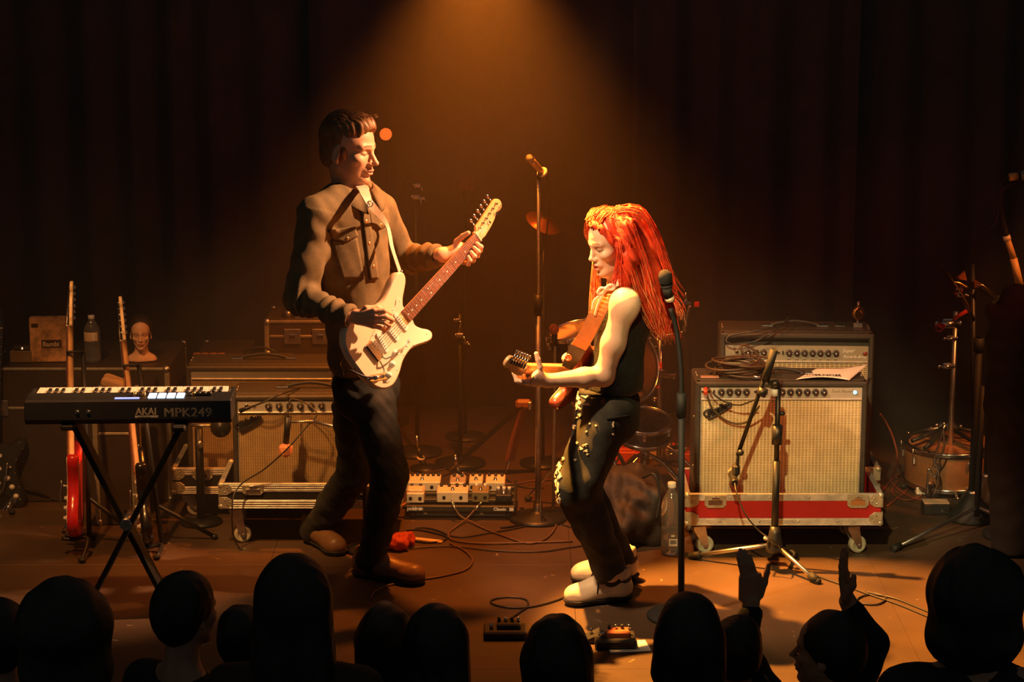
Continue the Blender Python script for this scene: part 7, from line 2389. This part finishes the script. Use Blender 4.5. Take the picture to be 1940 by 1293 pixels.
s_, q_, f_ = shoe(t, Vector((p.x - 0.02, p.y + 0.02, 0)), Vector((p.x + 0.12, p.y - 0.03, 0)), BLACK, WHITE, 'upper', 0.22, 0.095, 0.04)
for x in (0.01, 0.045, 0.08):
    g = G(); g.tube(spline([q_(x, 0.044, 0.03), q_(x + 0.004, 0.030, 0.085 - 0.25 * x), q_(x + 0.006, 0.0, 0.108 - 0.3 * x), q_(x + 0.004, -0.030, 0.085 - 0.25 * x), q_(x, -0.044, 0.03)], 5), 0.004, 6); g.obj('white_stripe', WHITE, s_, world=True)
# water bottle standing by the red tray
p = F(1271, 1050)
t = bottle('large clear water bottle standing on stage beside the red tray', (p.x, p.y, 0.001), 0.305, 0.042, False)
g = G(); g.lathe([(0.0395, 0.004), (0.0395, 0.115), (0.0, 0.1155)], 26); g.obj('water', mat('water', (0.95, 0.95, 0.92), 0.02, trans=0.95, var=0), t)
g = G(); g.box((0.006, -0.0425, 0.060), (0.034, 0.0015, 0.030), 0.0004); lb = g.obj('barcode_label', PAPER, t)
for k in range(11):
    g = G(); g.box((0.006 - 0.0125 + 0.0025 * k, -0.0437, 0.062), (0.0010 + 0.0006 * (k % 3), 0.0008, 0.018)); g.obj('bar', INK, lb)
g = G(); g.box((0.004, -0.0425, 0.088), (0.014, 0.0015, 0.007), 0.0004); g.obj('small_print', PAPER, t)

# things on the stage edge
def edge_pedal(label, px, py, w, d, h, m_, lit):
    p = F(px, py)
    t = thing('stage_pedal', label, 'pedal', (p.x, p.y, 0.001))
    g = G(); g.box((0, 0, h * 0.3), (w, d, h * 0.6), 0.006); g.obj('board', BPLAST, t)
    g = G(); g.box((w * 0.08, d * 0.05, h * 0.75), (w * 0.55, d * 0.5, h * 0.5), 0.005); g.obj('case', m_, t)
    for k in range(4):
        g = G(); g.lathe([(0.007, 0), (0.006, 0.016), (0.0, 0.017)], 12, Matrix.Translation((-w * 0.14 + 0.024 * k, d * 0.12, h))); g.obj('knob', CHROME if k % 2 else BPLAST, t)
    g = G(); g.cyl((-w * 0.32, -d * 0.1, h * 0.6), (-w * 0.32, -d * 0.1, h * 0.6 + 0.022), 0.007, n=10); g.obj('footswitch', CHROME, t)
edge_pedal('dark pedal with glinting knobs on the stage edge left of the central head', 957, 1205, 0.16, 0.11, 0.05, BPLAST, 0)
edge_pedal('red-brown pedal with knobs on the stage edge right of the central head', 1165, 1222, 0.15, 0.12, 0.055, mat('red_brown_pedal', (0.35, 0.10, 0.04), 0.45), 0)
p = F(1190, 1226)
t = thing('set_list', 'pale paper lying under the red-brown pedal on the stage edge', 'paper', (p.x, p.y, 0.0005))
g = G(); g.box((0, 0, 0.0006), (0.15, 0.12, 0.001), 0.0003, Matrix.Rotation(0.15, 3, 'Z')); g.obj('sheet', PAPER, t)
p = F(1120, 1215)
t = thing('effects_pedal', 'tiny tilted pedal between the central head and the red-brown pedal', 'pedal', (p.x, p.y, 0.001))
g = G(); g.prism([(-0.03, 0), (0.03, 0), (0.03, 0.04), (-0.03, 0.012)], -0.035, 0.035, 0.003, FRONT); g.obj('case', BPLAST, t)
g = G(); g.cyl((0, 0, 0.025), (0, 0, 0.05), 0.006, n=10); g.obj('footswitch', CHROME, t)

# far right edge: stands, drape, microphone
for (px, py, ytop, lab, r) in ((1840, 985, 640, 'black stand with round base before the amber drum', 0.10), (1868, 952, 560, 'black stand with cone base right of the amber drum', 0.115)):
    b = F(px, py)
    t = thing('microphone_stand', lab, 'microphone stand', (b.x, b.y, 0))
    g = G(); g.lathe([(r, 0), (r, 0.01), (r * 0.85, 0.035), (r * 0.45, 0.09), (0.022, 0.12)], 26, Matrix.Translation((b.x, b.y, 0.001))); g.obj('cone_base', RUBBER, t, world=True)
    g = G(); g.cyl((b.x, b.y, 0.10), (b.x, b.y, P(px, ytop, b.y).z), 0.017, n=12); g.obj('pole', RUBBER, t, world=True)
    g = G(); g.cyl((b.x, b.y, 0.05), (b.x, b.y, 0.13), 0.021, n=12); g.obj('base_collar', STEEL, t, world=True)
    g = G(); c0 = Vector((b.x, b.y, P(px, ytop, b.y).z)); g.cyl(c0 - Vector((0, 0, 0.06)), c0, 0.022, n=12); g.obj('top_clutch', RUBBER, t, world=True)
bl = F(1850, 1000)
t = thing('microphone_stand', 'low tripod stand with one long leg pointing to the red tray', 'microphone stand', (bl.x, bl.y, 0))
e1 = F(1690, 1047)
for e in (Vector((e1.x, e1.y, 0.012)), Vector((bl.x + 0.25, bl.y - 0.14, 0.012)), Vector((bl.x + 0.05, bl.y + 0.25, 0.012))):
    a = Vector((bl.x, bl.y, 0.09)); g = G(); g.cyl(a, e, 0.008, n=10); lg = g.obj('leg', STEEL, t, world=True)
    g = G(); d = (e - a).normalized(); g.cyl(e - d * 0.05, e, 0.015, n=10); g.obj('rubber_foot', RUBBER, lg, world=True)
g = G(); g.cyl((bl.x, bl.y, 0.05), (bl.x, bl.y, 0.62), 0.013, n=12); g.obj('pole', RUBBER, t, world=True)
yr = 0.55
t = thing('microphone_stand', 'boom stand with horizontal microphone at the top right edge', 'microphone stand', (P(1925, 900, yr).x, yr, 0))
xx = P(1925, 900, yr).x
g = G(); g.cyl((xx, yr, 0.02), (xx, yr, P(1920, 560, yr).z), 0.014, n=12); g.obj('pole', RUBBER, t, world=True)
g = G(); g.lathe([(0.13, 0), (0.13, 0.012), (0.02, 0.03)], 24, Matrix.Translation((xx, yr, 0.001))); g.obj('base', RUBBER, t, world=True)
g = G(); g.cyl(P(1932, 540, yr), P(1920, 490, yr), 0.016, n=12); g.obj('tan_grip', mat('tan_tube', (0.5, 0.28, 0.1), 0.5), t, world=True)
g = G(); g.cyl(P(1920, 488, yr), P(1908, 452, yr), 0.013, n=12); g.obj('tan_tube', MATS['tan_tube'], t, world=True)
g = G(); g.cyl(P(1906, 447, yr), P(1909, 455, yr), 0.016, n=12); g.obj('pale_band', CREAM, t, world=True)
g = G(); g.tube(spline([P(1907, 448, yr), P(1898, 400, yr), P(1900, 360, yr), P(1930, 345, yr)], 6), 0.011, 10); g.obj('boom_arm', RUBBER, t, world=True)
mic(t, P(1944, 332, yr), P(1914, 336, yr), 0.020, BMETAL, 0.012)
g = G(); g.cyl(P(1928, 334, yr), P(1912, 336, yr), 0.0165, n=14); g.obj('brass_sleeve', mat('lit_brass', (0.8, 0.42, 0.14), 0.4, 0.3), t, world=True)
g = G(); g.tube(spline([P(1913, 336, yr), P(1900, 342, yr), P(1893, 370, yr), P(1888, 420, yr), P(1856, 448, yr + 0.1), P(1842, 500, yr + 0.3)], 7), 0.004, 6); g.obj('cable', CABLE, t, world=True)
f = S()
yd = 0.32
f.ell(P(1924, 600, yd), (0.085, 0.10, 0.13), None, 0.05); f.rc(P(1930, 620, yd), P(1930, 760, yd), 0.10, 0.12, 0.05); f.rc(P(1930, 760, yd), P(1925, 1000, yd), 0.12, 0.10, 0.05)
f.rc(P(1880, 590, yd), P(1905, 620, yd), 0.028, 0.05, 0.03); f.rc(P(1878, 640, yd), P(1900, 720, yd), 0.02, 0.05, 0.03)
d1, d2 = sines(91, 20, 0.014, 6, (1, 1, 0.35)), sines(92, 50, 0.004, 5)
f.disp = lambda X: d1(X) + d2(X)
t = thing('draped_equipment', 'tall equipment draped in dark cloth at the far right edge', 'equipment', (P(1925, 1000, yd).x, yd, 0))
f.rc(Vector((P(1925, 1000, yd).x, yd, 0.15)), Vector((P(1925, 1000, yd).x, yd, 0.02)), 0.10, 0.11, 0.04); f.plane((0, 0, 0.003), (0, 0, -1))
sobj('cloth', f, 0.011, mat('dark_maroon_cloth', (0.014, 0.008, 0.007), 0.85), t)
# ================================================================== the audience below the stage, seen from behind
AH = [mat('audience_dark_hair', (0.012, 0.011, 0.010), 0.55, 0, 0.3, 40), mat('audience_brown_hair', (0.03, 0.017, 0.011), 0.5, 0, 0.3, 40)]
ACL = mat('audience_black_cloth', (0.012, 0.012, 0.012), 0.9)
ACB = mat('audience_brown_cloth', (0.045, 0.024, 0.014), 0.9)
GZ = -1.25
def viewer(label, px, ytop, Y, wid, look=(0.05, 1, 0.05), hair='short', shirt=None, sh_w=0.20, skin=(0.42, 0.22, 0.14), hair_m=None, arms=(), drop=0.0, bare=False):
    top = P(px, ytop, Y)
    s = wid / 0.19
    M = frame(top - Vector((0, 0, 0.142 * s)), look)
    t = thing('person', label, 'person', (top.x, Y, GZ))
    b = S()
    c = add_head(b, M, 0.98 * s)
    nk = Vector(c(-0.03, 0, -0.20))
    b.rc(c(-0.02, 0, -0.05), nk, 0.052 * s, 0.058 * s, 0.02)
    f = Vector((look[0], look[1], 0)).normalized(); l = Vector((-f.y, f.x, 0))
    ls, rs = nk + l * sh_w * 0.85 - Vector((0, 0, 0.07)), nk - l * sh_w * 0.85 - Vector((0, 0, 0.07))
    Rb = frame((0, 0, 0), f).to_3x3()
    ch = nk - Vector((0, 0, 0.20))
    hip = Vector((nk.x, nk.y, GZ + 0.92))
    b.ell(ch, (0.10, sh_w * 0.8, 0.2), Rb, 0.05)
    b.rc(ch, hip, 0.11, 0.12, 0.05)
    for a in (ls, rs):
        b.rc(nk, a, 0.045, 0.052, 0.03)
    for sd in (1, -1):
        b.chain([hip + l * 0.09 * sd, Vector((hip.x, hip.y, GZ + 0.5)) + l * 0.10 * sd, Vector((hip.x, hip.y, GZ + 0.06)) + l * 0.11 * sd], [0.085, 0.06, 0.045], 0.02)
        b.rc(Vector((hip.x, hip.y, GZ + 0.045)) + l * 0.11 * sd, Vector((hip.x, hip.y, GZ + 0.04)) + l * 0.11 * sd + f * 0.15, 0.042, 0.035, 0.02)
    raised = {a[0]: a for a in arms}
    boxes = []
    for sd, a0 in ((1, ls), (-1, rs)):
        if sd in raised:
            _, el, wr, fin = raised[sd]
            b.chain([a0, el, wr], [0.052, 0.042, 0.028], 0.02)
            fin(b, wr)
            boxes.append((wr - Vector((0.10, 0.10, 0.04)), wr + Vector((0.10, 0.10, 0.24)), 0.004))
        else:
            el = a0 + Vector((0, 0, -0.28)) + l * 0.03 * sd
            hd = el + Vector((0, 0, -0.22)) + f * 0.08
            b.chain([a0, el, hd], [0.05, 0.042, 0.03], 0.02)
            b.chain([hd, hd + Vector((0, 0, -0.09)) + f * 0.02, hd + Vector((0, 0, -0.16)) + f * 0.03], [0.034, 0.034, 0.018], 0.02)
    blo, bhi = b.bounds()
    tint = head_tint(M, 0.98 * s, skin, (0.4, 0.15, 0.1), (0.03, 0.02, 0.015), (0.02, 0.015, 0.01))
    sobj('body', b, 0.016, SKIN, t, color=tint, boxes=[(blo, bhi, 0.016), (M.translation - Vector((0.14, 0.14, 0.13)) * s, M.translation + Vector((0.14, 0.14, 0.15)) * s, 0.006)] + boxes)
    h = S()
    R = M.to_3x3()
    k = s * 0.98
    h.ell(c(-0.020, 0, 0.040), tuple(q * k for q in (0.106, 0.090, 0.100)), R, 0.02)
    h.ell(c(-0.055, 0, -0.01), tuple(q * k for q in (0.068, 0.084, 0.085)), R, 0.03)
    h.ell(c(0.125, 0, -0.02), tuple(q * k for q in (0.075, 0.13, 0.105)), R, 0.012, 's')
    if hair == 'bob':
        h.rc(c(-0.03, 0.03, 0.0), c(-0.03, 0.035, -0.10), 0.078 * k, 0.072 * k, 0.03); h.rc(c(-0.03, -0.03, 0.0), c(-0.03, -0.035, -0.10), 0.078 * k, 0.072 * k, 0.03)
    elif hair == 'long':
        h.rc(c(-0.03, 0.03, 0.02), c(-0.06, 0.045, -0.30), 0.082 * k, 0.085 * k, 0.03); h.rc(c(-0.03, -0.03, 0.02), c(-0.06, -0.045, -0.30), 0.082 * k, 0.085 * k, 0.03)
    elif hair == 'big':
        h.ell(c(-0.03, 0, 0.02), tuple(q * k for q in (0.125, 0.135, 0.135)), R, 0.03); h.ell(c(-0.03, 0, -0.10), tuple(q * k for q in (0.11, 0.135, 0.11)), R, 0.04)
    elif hair == 'bun':
        h.ell(c(-0.06, 0.0, 0.11), tuple(q * k for q in (0.045, 0.05, 0.04)), R, 0.02)
    h1, h2 = sines(int(px), 40, 0.005, 6, (1, 1, 0.3)), sines(int(px) + 1, 110, 0.002, 5, (1, 1, 0.3))
    h.disp = lambda X: h1(X) + h2(X)
    sobj('hair', h, 0.008, hair_m or AH[int(px) % 2], t)
    w = S()
    if bare:
        w.ell(ch - Vector((0, 0, 0.05)), (0.125, sh_w * 0.86, 0.17), Rb, 0.05)
    else:
        w.ell(ch, (0.125, sh_w * 0.9, 0.21), Rb, 0.05)
        for a in (ls, rs):
            w.rc(nk - Vector((0, 0, 0.03)), a, 0.060, 0.068, 0.03)
    w.rc(ch, hip, 0.135, 0.14, 0.05)
    if not bare:
        for sd, a0 in ((1, ls), (-1, rs)):
            if sd in raised:
                el, wr = raised[sd][1], raised[sd][2]
                w.rc(a0, el, 0.066, 0.056, 0.02); w.rc(el, el.lerp(wr, 0.75), 0.056, 0.042, 0.02)
            else:
                el = a0 + Vector((0, 0, -0.28)) + l * 0.03 * sd
                w.rc(a0, el, 0.066, 0.056, 0.02); w.rc(el, el + Vector((0, 0, -0.18)) + f * 0.07, 0.055, 0.045, 0.02)
    for sd in (1, -1):
        w.chain([hip + l * 0.09 * sd, Vector((hip.x, hip.y, GZ + 0.5)) + l * 0.10 * sd, Vector((hip.x, hip.y, GZ + 0.10)) + l * 0.11 * sd], [0.11, 0.085, 0.07], 0.02)
    w1 = sines(int(px) + 2, 24, 0.008, 6)
    w.disp = lambda X: w1(X)
    sobj('clothes', w, 0.014, shirt or ACL, t)
    return t

def open_hand(side):
    """raised open hand, thumb out to the right in the picture"""
    def fin(b, wr):
        up = Vector((-0.12, 0.0, 1)).normalized()
        x = Vector((1, 0.1, 0)).normalized()
        pc = wr + up * 0.055
        b.box(pc, (0.038, 0.013, 0.048), 0.012, Matrix((x, Vector((0, 1, 0)), up)).transposed(), 0.012)
        for i, (o, L, tl) in enumerate(((-0.020, 0.070, -0.01), (-0.007, 0.082, -0.03), (0.007, 0.077, -0.05), (0.020, 0.062, -0.08))):
            k = pc + up * 0.046 + x * o
            d = (up + x * (tl - 0.12)).normalized()
            b.chain([k, k + d * L * 0.45, k + d * L * 0.78 + Vector((0, 0.006, 0)), k + d * L + Vector((0, 0.012, 0))], [0.0098, 0.0092, 0.0082, 0.007], 0.004)
        q = pc + x * 0.030 - up * 0.030
        d = (up * 0.95 + x * 0.42).normalized()
        b.chain([q, q + d * 0.045, q + d * 0.075 + up * 0.006, q + d * 0.096 + up * 0.014], [0.014, 0.012, 0.010, 0.008], 0.006)
    return fin
def blade_hand(b, wr):
    """raised hand seen from its edge, fingers together"""
    up = Vector((-0.17, 0, 1)).normalized()
    x = Vector((0.35, 1, 0)).normalized()
    n = up.cross(x)
    pc = wr + up * 0.05
    b.box(pc, (0.036, 0.014, 0.046), 0.013, Matrix((x, n, up)).transposed(), 0.012)
    for i, (o, L) in enumerate(((-0.027, 0.068), (-0.009, 0.082), (0.009, 0.077), (0.026, 0.060))):
        k = pc + up * 0.044 + x * o
        b.chain([k, k + up * L * 0.45 - n * 0.003, k + up * L * 0.78 - n * 0.008, k + up * L - n * 0.014], [0.0100, 0.0094, 0.0084, 0.007], 0.004)
    q = pc - x * 0.030 - up * 0.03
    b.chain([q, q + up * 0.04 - n * 0.03, q + up * 0.07 - n * 0.038], [0.014, 0.012, 0.009], 0.006)

viewer('audience head cropped by the left edge', 0, 1128, -2.0, 0.19, hair='short')
viewer('audience member with wide bushy hair at the lower left', 122, 1096, -2.6, 0.20, hair='big')
viewer('audience member with short hair turned right, below the keyboard stand', 352, 1078, -2.1, 0.185, (0.65, 0.75, 0), hair='short')
viewer('short audience member right of the one below the keyboard stand', 458, 1140, -1.62, 0.17, hair='short')
viewer('tall audience member with long straight hair below the left amplifier', 556, 1040, -2.25, 0.20, hair='long', shirt=ACB, sh_w=0.23)
viewer('left one of two close audience heads below the guitarist', 729, 1136, -1.62, 0.180, hair='bob')
viewer('right one of two close audience heads below the guitarist', 826, 1138, -2.1, 0.175, hair='long')
viewer('audience member with smooth round hair between the two stage-edge pedals', 1056, 1160, -2.05, 0.205, hair='bob', sh_w=0.19)
viewer('audience member with bobbed hair and bare shoulders below the black stand', 1306, 1116, -2.2, 0.200, hair='bob', bare=True, skin=(0.55, 0.28, 0.15))
E1, W1 = P(1404, 1235, -1.56), P(1424, 1142, -1.52)
viewer('audience member raising an open hand with spread thumb', 1398, 1160, -1.68, 0.175, hair='short', shirt=ACL, arms=((-1, E1, W1, open_hand(1)),))
E2, W2 = P(1648, 1222, -1.96), P(1606, 1140, -1.92)
viewer('audience member in profile facing left, one arm raised edge-on', 1568, 1154, -2.1, 0.185, (-0.9, 0.42, 0.05), hair='short', arms=((-1, E2, W2, blade_hand),), skin=(0.45, 0.2, 0.1))
viewer('large audience member with full hair at the lower right', 1850, 1036, -2.4, 0.205, hair='big', sh_w=0.25)
